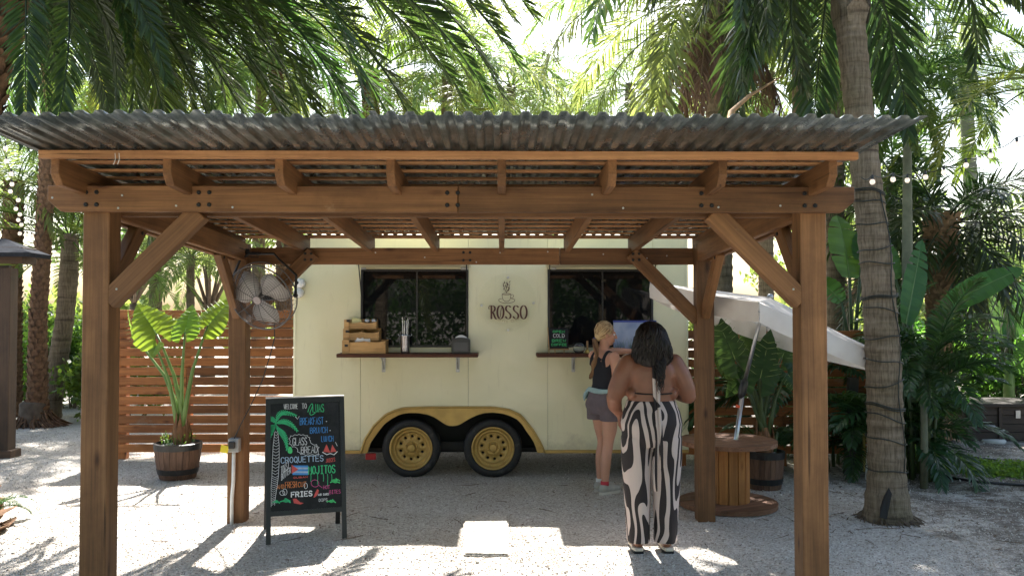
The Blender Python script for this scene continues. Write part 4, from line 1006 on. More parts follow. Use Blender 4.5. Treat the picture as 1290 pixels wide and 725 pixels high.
# board picture coordinates: u from 0..1 (left to right), v 0..1 (bottom to top)
U0, U1, V0, V1 = -hw+.02, hw-.02, .238, LS-.043
def bp_(px, py):
    """photo pixel on the slate -> panel coordinates"""
    v = (640+ (px-350)*-.085 + 14 - py)
    u = (px-345)/(427.5-345); top = 510.5; bot = 650.0-(px-345)*.145
    return (U0+(U1-U0)*u, V0+(V1-V0)*(bot-py)/(bot-top))
def chalk(name, lines, wd, col, par=slate, dd=.0048):
    mb = MB(); ribbons(mb, lines, wd, 0)
    mb.v = [(x, s*math.sin(tilt)-dd*math.cos(tilt), s*math.cos(tilt)+dd*math.sin(tilt)) for x,_,s in mb.v]
    o = obj(name, mb.mesh(name, clean=False), CH[col], slate); return o
def fillpoly(name, polys, col, dd=.0046):
    mb = MB()
    for pl in polys:
        n = len(pl); mb.add([(x, s*math.sin(tilt)-dd*math.cos(tilt), s*math.cos(tilt)+dd*math.sin(tilt)) for x,s in pl], [tuple(range(n))])
    return obj(name, mb.mesh(name, clean=False), CH[col], slate)
def btext(t, px0, py0, px1, py1, rise=0):
    """text between photo pixels: left-bottom (px0,py0) right-top (px1,py1)"""
    a = bp_(px0,py0); b = bp_(px1,py1); return text_lines(t, a[0], a[1], b[0]-a[0], b[1]-a[1], 0, rise)
chalk('chalk_lettering', btext('WELCOME',360.5,517.5,377,511)+btext('TO',382,517.5,387.5,511), .0036, 'white')
chalk('chalk_lettering', btext('LUAS',395,522.5,408.5,512.5)+[[bp_(*p) for p in bez((389,522),(392,509),(398,508),(393,519))+bez((393,519),(389,527),(393,528),(398,523))]], .005, 'green')
chalk('chalk_lettering', btext('BREAKFAST',379.5,538.5,407.5,529)+btext('BRUNCH',391.5,549.5,412.5,541.5)+btext('LUNCH',405,560,419.5,552.5), .0042, 'blue')
chalk('chalk_lettering', btext('GLASS',370.5,565,387.5,554.5)+btext('BREAD',380.5,575,400,565.5), .0042, 'white')
chalk('chalk_lettering', btext('CROQUETTES',356.5,588,407,577), .0062, 'lblue')
chalk('chalk_lettering', btext('FRIES',368.5,630.5,393,621.5), .0085, 'white')
chalk('chalk_lettering', btext('AND',352,621,360,615)+btext('FRESH',361.5,619.5,375,610.5)+btext('CUT',376.5,617.5,386,610.5), .0046, 'orange')
chalk('chalk_lettering', btext('MOJITOS',389,601,421,588.5), .0075, 'green')
chalk('chalk_lettering', btext('HOT',406.5,618.5,414,613.5)+btext('BITES',413.5,624,427,618), .0036, 'pink')
chalk('chalk_lettering', btext('JUICES',410,586,421,580.5,.1), .0036, 'red')
chalk('chalk_lettering', btext('CUBAN',371,607,388,603.5), .0032, 'red')
chalk('chalk_lettering', btext('TOAST',356.5,603,366,592,.75)+btext('BUTTER',357,610,368,601,.75), .003, 'white')
chalk('chalk_lettering', btext('AND SAUCE',400,627,413,623)+btext('DIPS',401,634,411,629.5), .003, 'white')
chalk('chalk_drips', [[bp_(x,600),bp_(x+.4,604),bp_(x,604+l)] for x,l in ((391.5,6),(399.5,9),(406.5,5),(411.5,10),(416.5,5))], .004, 'green')
# scalloped speech bubble round GLASS BREAD
bub = []
cc = [(366,556),(368,552.5),(373,551),(378,550.5),(383,551),(388,552),(391,555),(391.5,559),(394,563),(399,563.5),(402,567),(401,572),(402,576),(397,577.5),(391,577),(386,577.5),(380,576.5),(376,573),(375,568),(370,567),(366.5,563),(366,556)]
for (a,b),(c,e) in zip(cc,cc[1:]):
    mx_, my_ = (a+c)/2, (b+e)/2; nx_, ny_ = -(e-b), (c-a); k_ = -.28
    bub.append([bp_(*p) for p in bez((a,b),(mx_-nx_*k_*.9,my_-ny_*k_*.9),(mx_-nx_*k_*.9,my_-ny_*k_*.9),(c,e),6)])
chalk('chalk_bubble', bub, .003, 'white')
# palm drawing: outlined trunk with scribble, fanned green fronds
rt = random.Random(8)
lt = [(349.5,547),(347.5,565),(346.5,585),(346,605),(344.5,618),(341.5,632),(340.5,645)]
rt_ = [(353,547),(354.5,565),(354.5,585),(353.5,605),(352,618),(350,632),(349,642)]
tr_l = [[bp_(*p) for p in lt],[bp_(*p) for p in rt_]]
for i in range(30):
    t = i/30; k = t*(len(lt)-1); j = int(k); u = k-j
    a = (lt[j][0]+(lt[j+1][0]-lt[j][0])*u, lt[j][1]+(lt[j+1][1]-lt[j][1])*u); b = (rt_[j][0]+(rt_[j+1][0]-rt_[j][0])*u, rt_[j][1]+(rt_[j+1][1]-rt_[j][1])*u)
    tr_l.append([bp_(a[0]+.4,a[1]+rt.uniform(-.6,.6)), bp_((a[0]+b[0])/2,(a[1]+b[1])/2+1.6), bp_(b[0]-.4,b[1]-.6)])
tr_l = [[(max(U0,x),s) for x,s in q] for q in tr_l]
chalk('chalk_palm_trunk', tr_l, .0028, 'white')
fr = []
crown = (350.5,537)
for tip, mid in (((372,524.5),(358,519)),((374,543),(365,531)),((363.5,566),(362,548)),((342,565),(341,545)),((338.5,535),(343,527)),((345.5,548),(344,540))):
    spine = bez(crown,((crown[0]+mid[0])/2,mid[1]),mid,tip,14)
    for k in range(1,15):
        p = spine[k]; q = spine[k-1]; dx_, dy_ = p[0]-q[0], p[1]-q[1]; l = math.hypot(dx_,dy_) or 1; n_ = (-dy_/l, dx_/l); w_ = 5.2*math.sin(math.pi*(k/15)**.8)+1
        for s in (-1,1): 
            e_ = (p[0]+n_[0]*s*w_*.55+dx_*1.2, p[1]+n_[1]*s*w_*.55+dy_*1.2+1.2)
            fr.append([bp_(max(340.6,p[0]),p[1]), bp_(max(340.6,e_[0]),e_[1])])
    fr.append([bp_(max(340.6,a),b) for a,b in spine])
chalk('chalk_palm_fronds', fr, .0062, 'green')
def grow(cx, cy, s, col, n=7, seed=0):
    ls = []; r_ = random.Random(seed)
    for k in range(n):
        a = math.pi*(k+.5)/n; l = s*r_.uniform(.7,1.1)
        ls.append([bp_(cx,cy), bp_(cx+math.cos(a)*l*.6, cy-math.sin(a)*l*.8), bp_(cx+math.cos(a)*l, cy-math.sin(a)*l*.7+1)])
    chalk('chalk_plant', ls, .0085, col)
grow(421,610,7,'lime',6,1); grow(415.5,634,5,'lime',5,2); grow(362,637,6.5,'green',8,3); grow(351,638.5,5,'green',6,4)
# watermelon slices, avocado, flag, chillies, doodles
fillpoly('chalk_watermelon', [[bp_(407,572.5),bp_(411,563),bp_(415.5,573.5)],[bp_(415.5,573),bp_(418,563.5),bp_(423,572)]], 'red')
chalk('chalk_rind', [[bp_(406,573),bp_(411,576),bp_(415.5,574.5)],[bp_(415.5,574.5),bp_(420,576),bp_(424,572)]], .006, 'white')
fillpoly('chalk_avocado', [[bp_(367.3+2.8*math.cos(a)*(1-.25*math.sin(a)), 571-4.6*math.sin(a)) for a in np.linspace(0,2*math.pi,15)[:-1]]], 'lime')
fillpoly('chalk_flag', [[bp_(369,601),bp_(369,589.5),bp_(377,595.5)]], 'red', .0052)
fillpoly('chalk_flag_stripes', [[bp_(370,602.5-2.4*k),bp_(388.5,602-2.4*k),bp_(388.5,599.6-2.4*k),bp_(370,600.1-2.4*k)] for k in (0,2,4)], 'blue')
fillpoly('chalk_flag_stripes', [[bp_(370,602.5-2.4*k),bp_(388.5,602-2.4*k),bp_(388.5,599.6-2.4*k),bp_(370,600.1-2.4*k)] for k in (1,3)], 'lblue')
fillpoly('chalk_chilli', [[bp_(394.5,630),bp_(396,625),bp_(399,619),bp_(401,620),bp_(400,625),bp_(397,628.5)],[bp_(370,632.5),bp_(374,632),bp_(379,636.5),bp_(383,637),bp_(379,639),bp_(371.5,638)]], 'red')
chalk('chalk_doodle', [[bp_(396.5+4.6*math.cos(a), 612-4.4*math.sin(a)) for a in np.linspace(0,6.28,16)],[bp_(401,614),bp_(405,617)]], .0038, 'pink')
chalk('chalk_doodle', [[bp_(358+3*math.cos(a), 626-3*math.sin(a)) for a in np.linspace(0,6.28,12)],[bp_(361+2.5*math.cos(a), 624.5-4*math.sin(a)) for a in np.linspace(0,6.28,12)],[bp_(385.5+2*math.cos(a), 615.5-3.6*math.sin(a)) for a in np.linspace(0,6.28,12)],[bp_(374,528),bp_(376.5,531),bp_(378.5,527.5)],[bp_(422,560.5),bp_(424,565)]], .0034, 'white')
chalk('chalk_dots', [[bp_(411,534.5),bp_(411.8,534.5)],[bp_(415.3,546),bp_(416.1,546)]], .006, 'white')

# ================================================================ fan on the rear post
fan = wthing('wall_fan', 'large black cage fan bolted to the rear pergola post', 'fan', (LX+.07, RY+.0, 2.16))
fc = P(328, 375, RY-.20); nrm = Vector((-.24,-.86,-.38)).normalized()
Fm = frame(nrm, (0,0,1)); ex, ey, ez = Fm.col[0], Fm.col[1], Fm.col[2]
FR = .27
def ring(c, r, n=40): return [c+ey*(r*math.cos(2*math.pi*k/n))+ez*(r*math.sin(2*math.pi*k/n)) for k in range(n+1)]
M['fanwire'] = pbr('fan_wire',(.13,.12,.12),.4,.4)
cg = MB()
cg.tube(ring(fc, FR), .007, 6, cap=False); cg.tube(ring(fc-ex*.09, FR), .005, 6, cap=False)
for k in range(1,15): r = FR*k/15; cg.tube(ring(fc+ex*(.05*(1-(k/15)**2)), r, 32), .0017, 4, cap=False)
for k in range(12):
    a = 2*math.pi*k/12; dr = ey*math.cos(a)+ez*math.sin(a)
    cg.tube([fc+ex*.052+dr*.03, fc+ex*.045+dr*FR*.5, fc+ex*.018+dr*FR*.85, fc+dr*FR], .0024, 5)
cg.build('front_grille', M['fanwire'], fan, True)
cg = MB()
for k in range(24):
    a = 2*math.pi*k/24; dr = ey*math.cos(a)+ez*math.sin(a)
    cg.tube([fc-ex*.005+dr*FR, fc-ex*.09+dr*FR, fc-ex*.13+dr*FR*.6, fc-ex*.14+dr*.06], .0018, 4)
for k in (4,7,10,13): cg.tube(ring(fc-ex*.135+ex*.04*(k/14)**3, FR*k/15, 32), .0014, 4, cap=False)
cg.build('rear_grille', M['fanwire'], fan, True)
for k in range(3):
    a = 2*math.pi*k/3+.5; bm_ = MB(); n = 8; A=[]; B=[]
    for j in range(n+1):
        r = .035+(FR-.06)*j/n; wv = .85+.75*math.sin(math.pi*min(1,j/n*.9+.1))
        a0 = a-wv*.55; a1 = a+wv*.55
        A.append(fc-ex*.03+(ey*math.cos(a0)+ez*math.sin(a0))*r-ex*.025); B.append(fc-ex*.03+(ey*math.cos(a1)+ez*math.sin(a1))*r+ex*.02)
    C_ = [(p+q)/2+ex*.006 for p,q in zip(A,B)]
    C0 = [p.lerp(q,.25)+ex*.004+(p-fc).normalized()*0 for p,q in zip(A,B)]; bm_.strip(A,C_); bm_.strip(C_,B); bo = bm_.build('blade', pbr('dull_blade',(.40,.37,.35),.45,.2) if k==0 else bpy.data.materials['dull_blade'], fan, True)
    so = bo.modifiers.new('thickness','SOLIDIFY'); so.thickness = .0016
MB().tube([fc-ex*.22, fc-ex*.21, fc-ex*.12, fc-ex*.06], [.02,.07,.075,.05], 20).build('motor', M['blackplastic'], fan, True)
MB().tube([fc+ex*.048, fc+ex*.056], [.036,.032], 20).build('badge', pbr('fan_badge',(.5,.42,.40),.3,.6), fan)
# U bracket from pivots up to the post
pv = [fc+ey*s*(FR+.012)-ex*.05 for s in (-1,1)]
top = Vector((LX+.20, RY-.03, 2.155))
w1, w2 = (pv[0], pv[1]) if pv[0].x < pv[1].x else (pv[1], pv[0])
br_ = MB().tube([w1, w1+Vector((-.01,.02,.13)), top+Vector((-.17,0,-.03)), top+Vector((-.10,.02,.02)), top+Vector((.10,.02,.02)), top+Vector((.14,0,-.02)), w2+Vector((.0,.02,.16)), w2], .010, 6)
br_.build('bracket', M['black'], fan)
for wv_ in (w1,w2): MB().ball(wv_, .02, 10, 6).build('pivot_knob', M['blackplastic'], fan)
MB().box((LX+.04, RY-.006, 2.19),(.11,.014,.05)).tube([(LX+.02,RY-.02,2.19),(top.x,RY-.02,2.178)],.009,6).build('mount_plate', M['black'], fan)
# cord from fan to outlet
ob = P(294, 559, RY-.03)
cord = obj('power_cord', MB().tube([fc-ex*.2, P(346,425,RY-.10), P(341,445,RY-.08), P(330,480,RY-.06), P(316,510,RY-.05), P(303,535,RY-.05), P(296,550,RY-.05), ob+Vector((.01,-.04,.03))], .0042, 6).mesh('cord', sm=True), M['black'])
attach(cord, fan)
# wire run along the top of the post and side rail
wr = MB().tube([P(276,300,RY-.25), P(277,322,RY-.25), P(300,323,RY-.05), P(326,324,RY-.03)], .004, 5).tube([P(278,302,RY-.3), P(326,322,RY-.03)],.0025,5)
attach(obj('stay_wire', wr.mesh('wires'), M['black']), fan)
ot = wthing('outlet_box', 'grey weatherproof outlet box with yellow tag on the post', 'outlet', (ob.x, RY, ob.z-.1))
MB().box((ob.x+.012,RY-.036,ob.z-.005),(.085,.07,.11)).build('box', M['grey_plastic'], ot, bevel=.006)
MB().box((ob.x+.004,RY-.085,ob.z+.0),(.05,.03,.055)).build('plug', M['blackplastic'], ot, bevel=.005)
MB().box((ob.x-.052,RY-.09,ob.z-.03),(.062,.003,.058), Matrix.Rotation(.2,3,'Y')).build('yellow_tag', M['yellow'], ot)
MB().tube([(ob.x+.0,RY-.016,ob.z-.06),(ob.x-.002,RY-.016,ob.z-.3),(ob.x-.012,RY-.018,.2),(ob.x-.012,RY-.018,-.05)], .0145, 12).build('conduit', M['white_pvc'], ot, True)

# ================================================================ fences
def fence(name, x0, x1, y, z0, z1, n, label, postx, seed, gap=.018):
    f = wthing(name, label, 'fence', ((x0+x1)/2, y, 0)); rr = random.Random(seed)
    pit = (z1-z0)/n
    segs = list(zip([x0]+postx, postx+[x1])) if False else [(x0,x1)]
    for i in range(n):
        zc = z0+pit*(i+.5); a, b = x0+rr.uniform(-.01,.01), x1+rr.uniform(-.01,.01)
        cuts_ = [a]+[c for c in postx[1:-1] if rr.random() < .5]+[b]
        for p, q in zip(cuts_, cuts_[1:]):
            dz = rr.uniform(-.004,.004)
            beam('slat', (p+.002,y+rr.uniform(-.002,.002),zc+dz), (q-.002,y,zc+dz+rr.uniform(-.005,.005)), .02, pit-gap, M['fence'], f, (0,0,1), .002)
    for x in postx: beam('fence_post', (x,y+.055,-.1),(x,y+.055,z1-.005), .09,.088, M['fence'], f, (0,1,0), .003)
    return f
fy = 9.75
fence('slat_fence', P(140,400,fy).x, TL+.32, fy, .09, CAMH-(390-HOR)*fy/F+.005, 15, 'red-brown horizontal slat fence behind the elephant ear planter', [P(155,400,fy).x, P(236,400,fy).x, P(300,400,fy).x], 1)
fy2 = 9.3
fence('slat_fence', TR-.05, P(1092,400,fy2).x, fy2, .13, 1.50, 13, 'dark red slat fence behind the cable spool table', [TR+.05, P(985,400,fy2).x, P(1080,400,fy2).x], 2)

# ================================================================ barrel planters
def barrel(c, rt, rb, h, label):
    t = wthing('barrel_planter', label, 'planter', (c[0],c[1],0)); n = 22
    prof = [(0,rb),(.25,rb+(rt-rb)*.42),(.5,rb+(rt-rb)*.72),(.75,rb+(rt-rb)*.9),(1,rt)]
    mb = MB(); a = math.pi/n*.94; vs = []; m = len(prof)
    for u, r in prof:
        for rr_, an in ((r,-a),(r,a),(r-.016,a),(r-.016,-a)): vs.append((rr_*math.cos(an), rr_*math.sin(an), u*h))
    fs = [(4*i+k,4*i+(k+1)%4,4*i+4+(k+1)%4,4*i+4+k) for i in range(m-1) for k in range(4)]+[(3,2,1,0),(4*m-4,4*m-3,4*m-2,4*m-1)]
    st = MB().add(vs, fs).mesh('stave'); st.transform(Matrix.Rotation(R(90),4,'Y').inverted()) if False else None
    st.materials.append(M['barrel'])
    for k in range(n):
        obj('stave', st, M['barrel'], t, mtx=Matrix.Rotation(2*math.pi*k/n,4,'Z'))
    def rr2(u): 
        for (a0,b0),(a1,b1) in zip(prof,prof[1:]):
            if a0 <= u <= a1: return b0+(b1-b0)*(u-a0)/(a1-a0)
    for u0, u1 in ((.82,1.0),(.14,.30)):
        pr_ = [(rr2(u0)+.001,u0*h),(rr2(u0)+.006,u0*h+.002),(rr2(u1)+.006,u1*h-.002),(rr2(u1)+.001,u1*h)]
        if u1 == 1.0: pr_ += [(rt-.02,h+.004),(rt-.022,h-.02)]
        obj('hoop', MB().lathe(pr_, 40).mesh('hoop', sm=False), M['black'], t)
    obj('potting_gravel', MB().lathe([(rt-.02,h-.035),(rt*.5,h-.015),(0,h-.012)], 28).mesh('soil', sm=True), M['soil'], t)
    return t, h-.014
b1 = G(224,601); BP1, bh1 = barrel((b1.x,b1.y), .232, .178, .36, 'oak barrel planter with black hoops holding the sunlit elephant ear')
b2 = G(963,614); BP2, bh2 = barrel((b2.x,b2.y), .19, .155, .36, 'oak barrel planter behind the cable spool table')

# ================================================================ cable spool table and umbrella
sp_c = G(917,636); SX, SY = sp_c.x, sp_c.y
spool = wthing('cable_spool_table', 'wooden cable spool used as a round table', 'table', (SX,SY,0))
zt = CAMH-(553-HOR)*SY/F; R_ = .425
def discboards(z, name, mat, mk):
    """round disc made of parallel planks"""
    n = 6; wd = 2*R_/n
    for i in range(n):
        y0 = -R_+i*wd+.001; y1 = y0+wd-.002; out=[]; m = 10
        ys_ = [y0+(y1-y0)*k/m for k in range(m+1)]
        hx = [math.sqrt(max(1e-6,R_*R_-q*q)) for q in ys_]
        o2 = [(h_,q) for h_,q in zip(hx,ys_)]+[(-h_,q) for h_,q in zip(hx[::-1],ys_[::-1])]
        k_ = len(o2); vs = [(a,b,0) for a,b in o2]+[(a,b,.038) for a,b in o2]
        me = MB().add(vs,[tuple(range(k_)),tuple(range(2*k_-1,k_-1,-1))]+[(j,(j+1)%k_,k_+(j+1)%k_,k_+j) for j in range(k_)]).mesh(name)
        obj(name, me, M[mat], spool, mtx=Matrix.Translation((0,0,z)) @ Matrix.Rotation(R(25),4,'Z'))
discboards(zt-.038, 'top_plank', 'spooltop', 0); discboards(.004, 'base_plank', 'spooltop', 1)
n = 14
for k in range(n):
    a = 2*math.pi*(k+.5)/n; r = .175; h_ = zt-.038-.042
    Mx = Matrix.Translation((r*math.cos(a), r*math.sin(a), .042+h_/2)) @ Matrix.Rotation(a,4,'Z') @ Matrix.Rotation(R(-90),4,'Y')
    obj('drum_stave', boxmesh(h_, 2*r*math.tan(math.pi/n)-.004, .022, .002, M['spool']), M['spool'], spool, mtx=Mx)
# umbrella: tilted square canopy on a jointed pole
umb = wthing('patio_umbrella', 'tilted cream canvas patio umbrella standing in the spool table', 'umbrella', (SX-.02,SY,.0))
pb = Vector((SX-.01,SY,.02)); kn = P(936.5,487,SY); ptop = P(957,405,SY-.02)
MB().tube([pb, pb+(kn-pb)*.96], .021, 12).build('lower_pole', M['steel'], umb, True)
ax = (ptop-kn).normalized()
MB().tube([kn-ax*.10, kn-ax*.06, kn, kn+ax*.05, kn+ax*.07], [.024,.034,.036,.032,.022], 12).build('tilt_joint', M['blackplastic'], umb, True)
MB().tube([kn-ax*.19,kn-ax*.165],.024,12).build('collar', pbr('orange_collar',(.75,.10,.03),.5), umb)
tl = R(19); rotn = Matrix.Rotation(tl,3,'Y')
cc_ = Vector((P(962,385,SY).x, SY, 1.665)); apex = cc_ + rotn @ Vector((0,0,.17)); uax = rotn @ Vector((0,0,1))
MB().tube([kn+ax*.06, ptop, apex-uax*.02], .017, 12).build('upper_pole', M['steel'], umb, True)
cr_ = []
for k in range(4):
    a = R(250+90*k); v = Vector((math.cos(a), math.sin(a), 0))*1.06; cr_.append(cc_+rotn @ v)
for k in range(4):
    A, B = cr_[k], cr_[(k+1)%4]; n = 10; mb = MB(); grid = []
    for i in range(n+1):
        row = []
        for j in range(n+1):
            u = i/n; v = j/n; e = A.lerp(B, v); p = apex.lerp(e, u)
            sag = -.025*math.sin(math.pi*v)*u*u - .01*math.sin(math.pi*u)+.006*math.sin(7*v+5*u)
            row.append(p + uax*sag)
        grid.append(row)
    for i in range(n): mb.strip(grid[i], grid[i+1])
    o = mb.build('canopy_panel', M['canvas'], umb, True)
    # valance, split at the corners
    e0 = [grid[n][j] for j in range(n+1)]; dn = Vector((0,0,-1))*.165
    out_ = ((A+B)/2-cc_).normalized()
    lo = [p+dn*(1 if 0 < j < n else .93)+out_*(.012*math.sin(j*1.9+k)) for j,p in enumerate(e0)]
    md_ = [(p+q)/2+out_*.012 for p,q in zip(e0,lo)]
    mb = MB(); ins = A.lerp(B,.012)-A
    mb.strip(e0, md_); mb.strip(md_, lo); mb.build('valance', M['canvas'], umb, True)
    MB().tube([apex-uax*.03, A-uax*.012], .007, 6).build('rib', M['steel'], umb)
    hubp = cc_+uax*.02
    MB().tube([hubp, apex.lerp(A,.55)-uax*.02], .006, 6).build('strut', M['steel'], umb)
MB().ball(apex+uax*.01, .03, 10, 6).build('finial', M['steel'], umb, True)

# ================================================================ stepping stones
def paver(name, corners, h, label, seed):
    rr = random.Random(seed); pts = [G(*c) for c in corners]; c0_ = sum(pts, Vector())/len(pts)
    t = obj(name, MB().add([(p.x-c0_.x,p.y-c0_.y,-.04) for p in pts]+[(p.x-c0_.x,p.y-c0_.y,h*(1 if i_ > 1 else .45)) for i_,p in enumerate(pts)],[(3,2,1,0),(4,5,6,7)]+[(i,(i+1)%4,4+(i+1)%4,4+i) for i in range(4)]).mesh(name), M['gravel'], None, loc=(c0_.x,c0_.y,0))
    bm = bmesh.new(); bm.from_mesh(t.data); bmesh.ops.bevel(bm, geom=bm.edges[:], offset=.012, segments=2, affect='EDGES'); bm.to_mesh(t.data); bm.free()
    tag(t, label, 'paver')
paver('paver', [(584,700),(642,701),(640,656),(584,653)], .045, 'long concrete paver bedded in the gravel before the trailer', 1)

# ================================================================ right side: storage box, hose, stakes
bxp = G(1252,556); 
sb = wthing('storage_box', 'dark stained wooden storage box with lid on the gravel', 'storage box', (bxp.x+.3,bxp.y+.3,0))
x0, x1 = G(1219,556).x, G(1219,556).x+1.15; y0 = bxp.y; zt_ = CAMH-(511-HOR)*y0/F
for i in range(4):
    hh = (zt_-.03)/4; beam('front_board', (x0+.02,y0,.015+hh*(i+.5)),(x1-.02,y0,.015+hh*(i+.5)),.022,hh-.006,M['darkwood'],sb,(0,0,1),.002)
    beam('side_board', (x0,y0+.01,.015+hh*(i+.5)),(x0,y0+.7,.015+hh*(i+.5)),.022,hh-.006,M['darkwood'],sb,(0,0,1),.002)
for x in (x0+.005, x0+.42, x1-.02): beam('corner_post',(x,y0-.022,0),(x,y0-.022,zt_-.02),.05,.02,M['darkwood'],sb,(0,1,0),.002)
MB().bx(x0+.02,x1-.02,y0+.02,y0+.69,.01,zt_-.03).build('box_core', M['underbody'], sb)
MB().bx(x0-.04,x1+.03,y0-.06,y0+.74,zt_-.015,zt_+.03).build('lid', M['darkwood'], sb, bevel=.005)
MB().bx(x0+.62,x0+.68,y0-.03,y0-.012,zt_-.16,zt_-.06).build('latch', M['zinc'], sb)
pk = G(1236,552); tag(obj('stepping_disc', MB().lathe([(0,-.03),(.16,-.03),(.165,.02),(.15,.035),(0,.037)], 24).mesh('disc', sm=True), M['stone'], None, loc=(pk.x,pk.y-.25,0)), 'round grey stepping disc beside the dark storage box', 'stepping stone')
hp = [G(1148,545),G(1156,572),G(1170,590),G(1195,603),G(1230,609),G(1275,612),G(1330,615)]
tag(obj('garden_hose', MB().tube([Vector((p.x,p.y,.02)) for p in hp], .014, 8).mesh('hose', sm=True), M['black']), 'black irrigation hose lying across the gravel by the palms', 'hose')
hp = [G(1150,560),G(1190,574),G(1225,588),G(1260,592),G(1320,600)]
tag(obj('garden_hose', MB().tube([Vector((p.x,p.y+.9,.014)) for p in hp], .009, 8).mesh('hose', sm=True), M['black']), 'thin black hose at the back of the green ground cover', 'hose')
sk = G(1091,603); s2 = P(1098,510,sk.y+.12)
tag(obj('pvc_pipe', MB().tube([(sk.x,sk.y,-.05),s2],.017,10).mesh('pipe', sm=True), M['white_pvc']), 'white plastic pipe leaning by the ringed palm', 'pipe')
s3 = G(1080,600)
tag(obj('fence_stake', MB().box((0,0,.48),(.10,.07,1.06), Matrix.Rotation(R(3),3,'Y')).mesh('stake'), M['black'], None, loc=(s3.x,s3.y+.15,0)), 'black fence end stake beside white pipe', 'stake')
cn = P(1094,505,sk.y+.3)
tag(obj('folded_parasol', MB().lathe([(.0,cn.z+.06),(.012,cn.z+.04),(.045,cn.z-.14),(.05,cn.z-.3),(.014,cn.z-.32),(.014,0)], 10, (cn.x,sk.y+.42,0)).mesh('fold'), pbr('mustard_cloth',(.42,.33,.10),.9)), 'slim mustard folded parasol behind the ringed palm', 'parasol')

# ================================================================ neighbouring hut at the left edge
hy = 9.95; hx = P(8,450,hy).x
hut = wthing('timber_hut', 'brown timber hut with dark shingle roof edge at the garden border', 'hut', (hx-.8,hy+.6,0))
beam('corner_post', (hx,hy,0),(hx,hy,CAMH-(338-HOR)*hy/F), .16,.16, M['hutwood'], hut, (0,1,0))
MB().bx(hx-.11,hx+.13,hy-.11,hy+.11,0,.10).build('post_base', M['hutwood'], hut, bevel=.006)
zb = CAMH-(333-HOR)*hy/F; xe = P(27,320,hy-.1).x
beam('eave_beam', (hx-2.2,hy-.05,zb+.10),(xe,hy-.05,zb+.10),.06,.19,M['hutwood'],hut)
beam('eave_beam', (xe-.03,hy-.02,zb+.10),(xe-.03,hy+.22,zb+.10),.06,.19,M['hutwood'],hut)
beam('knee_brace', (hx+.02,hy,1.35),(hx-.5,hy,1.95),.05,.09,M['hutwood'],hut)
xr = P(39,318,hy-.2).x; zr = CAMH-(320-HOR)*hy/F
mb = MB(); mb.add([(xr,hy-.25,zr),(xr-2.6,hy-.25,zr),(xr-2.6,hy+.25,zr+.20),(xr-.55,hy+.25,zr+.20),(xr-.03,hy+.30,zr)],[(0,1,2,3),(0,3,4)])
ro_ = mb.build('roof', pbr('dark_shingle',(.03,.032,.038),.95,0,.3,20,.3,60,spec=.05), hut); so = ro_.modifiers.new('t','SOLIDIFY'); so.thickness = .05
MB().bx(hx-2.3,hx-.13,hy+.25,hy+.3,0,zb).build('back_wall', M['darkwood'], hut)
MB().bx(hx-.35,hx-.10,hy-.10,hy-.06,.05,1.05).build('grey_panel', M['grey_plastic'], hut)
# street sign far behind
s0 = P(67,397,26)
ss = wthing('street_sign', 'small dark street sign on a thin post far behind the palms', 'sign', (s0.x,26,0))
MB().tube([(s0.x,26,0),(s0.x,26,s0.z+.15)],.03,8).build('sign_post', M['zinc'], ss)
MB().bx(s0.x-.36,s0.x+.22,25.93,25.96,s0.z-.06,s0.z+.12).build('sign_plate', pbr('dark_sign',(.03,.035,.04),.4), ss)
MB().bx(s0.x-.30,s0.x+.18,25.915,25.929,s0.z+.0,s0.z+.07).build('white_stripe', M['white'], ss)

# ================================================================ string lights
def string(name, pts, label, r=.021):
    c = sum((Vector(p) for p in pts), Vector())/len(pts)
    t = wthing(name, label, 'string lights', c)
    sm = []
    for a, b in zip(pts, pts[1:]):
        for k in range(4):
            u = k/4; q = Vector(a).lerp(Vector(b), u); q.z -= .03*math.sin(math.pi*u); sm.append(q+Vector((0,0,.055)))
    sm.append(Vector(pts[-1])+Vector((0,0,.055)))
    MB().tube(sm, .004, 5).build('cord', M['wire'], t)
    for p in pts[1:-1]:
        p = Vector(p)
        s = MB().tube([p+Vector((0,0,.055)), p+Vector((0,0,.018))], [.009,.011], 8).build('socket', M['blackplastic'], t)
        MB().ball(p, (r,r,r*1.12), 12, 8).build('bulb', M['bulb'], t, True)
    return t
m, nt_, b_, out_ = newmat('glowing_glass_bulb'); b_.inputs['Base Color'].default_value = (.9,.82,.75,1); b_.inputs['Roughness'].default_value = .05
b_.inputs['Emission Color'].default_value = (1,.82,.68,1); b_.inputs['Emission Strength'].default_value = .12; b_.inputs['Transmission Weight'].default_value = .6; M['bulb'] = m  # faint emission added to clear glass, standing in for its reflections
rp = [(1085,232,6.6),(1099,229,6.65),(1125,226,7.0),(1143,227,7.3),(1166,223,7.2),(1189,217,7.0),(1217,208,6.8),(1248,196,6.5),(1281,182,6.2),(1330,160,5.9)]
string('string_lights', [P(*p) for p in rp], 'string of round bulbs from the ringed palm across the garden')
lp = [(2,150,10),(7,187,10),(8,203,10.2),(14,219,10.4),(15,232,10.6),(13,241,10.8),(23,252,11),(20,263,11.2),(25,270,11.4),(23,277,11.6),(27,283,11.8),(25,294,12),(34,296,12.1),(40,297,12.2),(47,297,12.3)]
string('string_lights', [P(*p) for p in lp], 'string of round bulbs draped down to the rough-barked palm', .026)
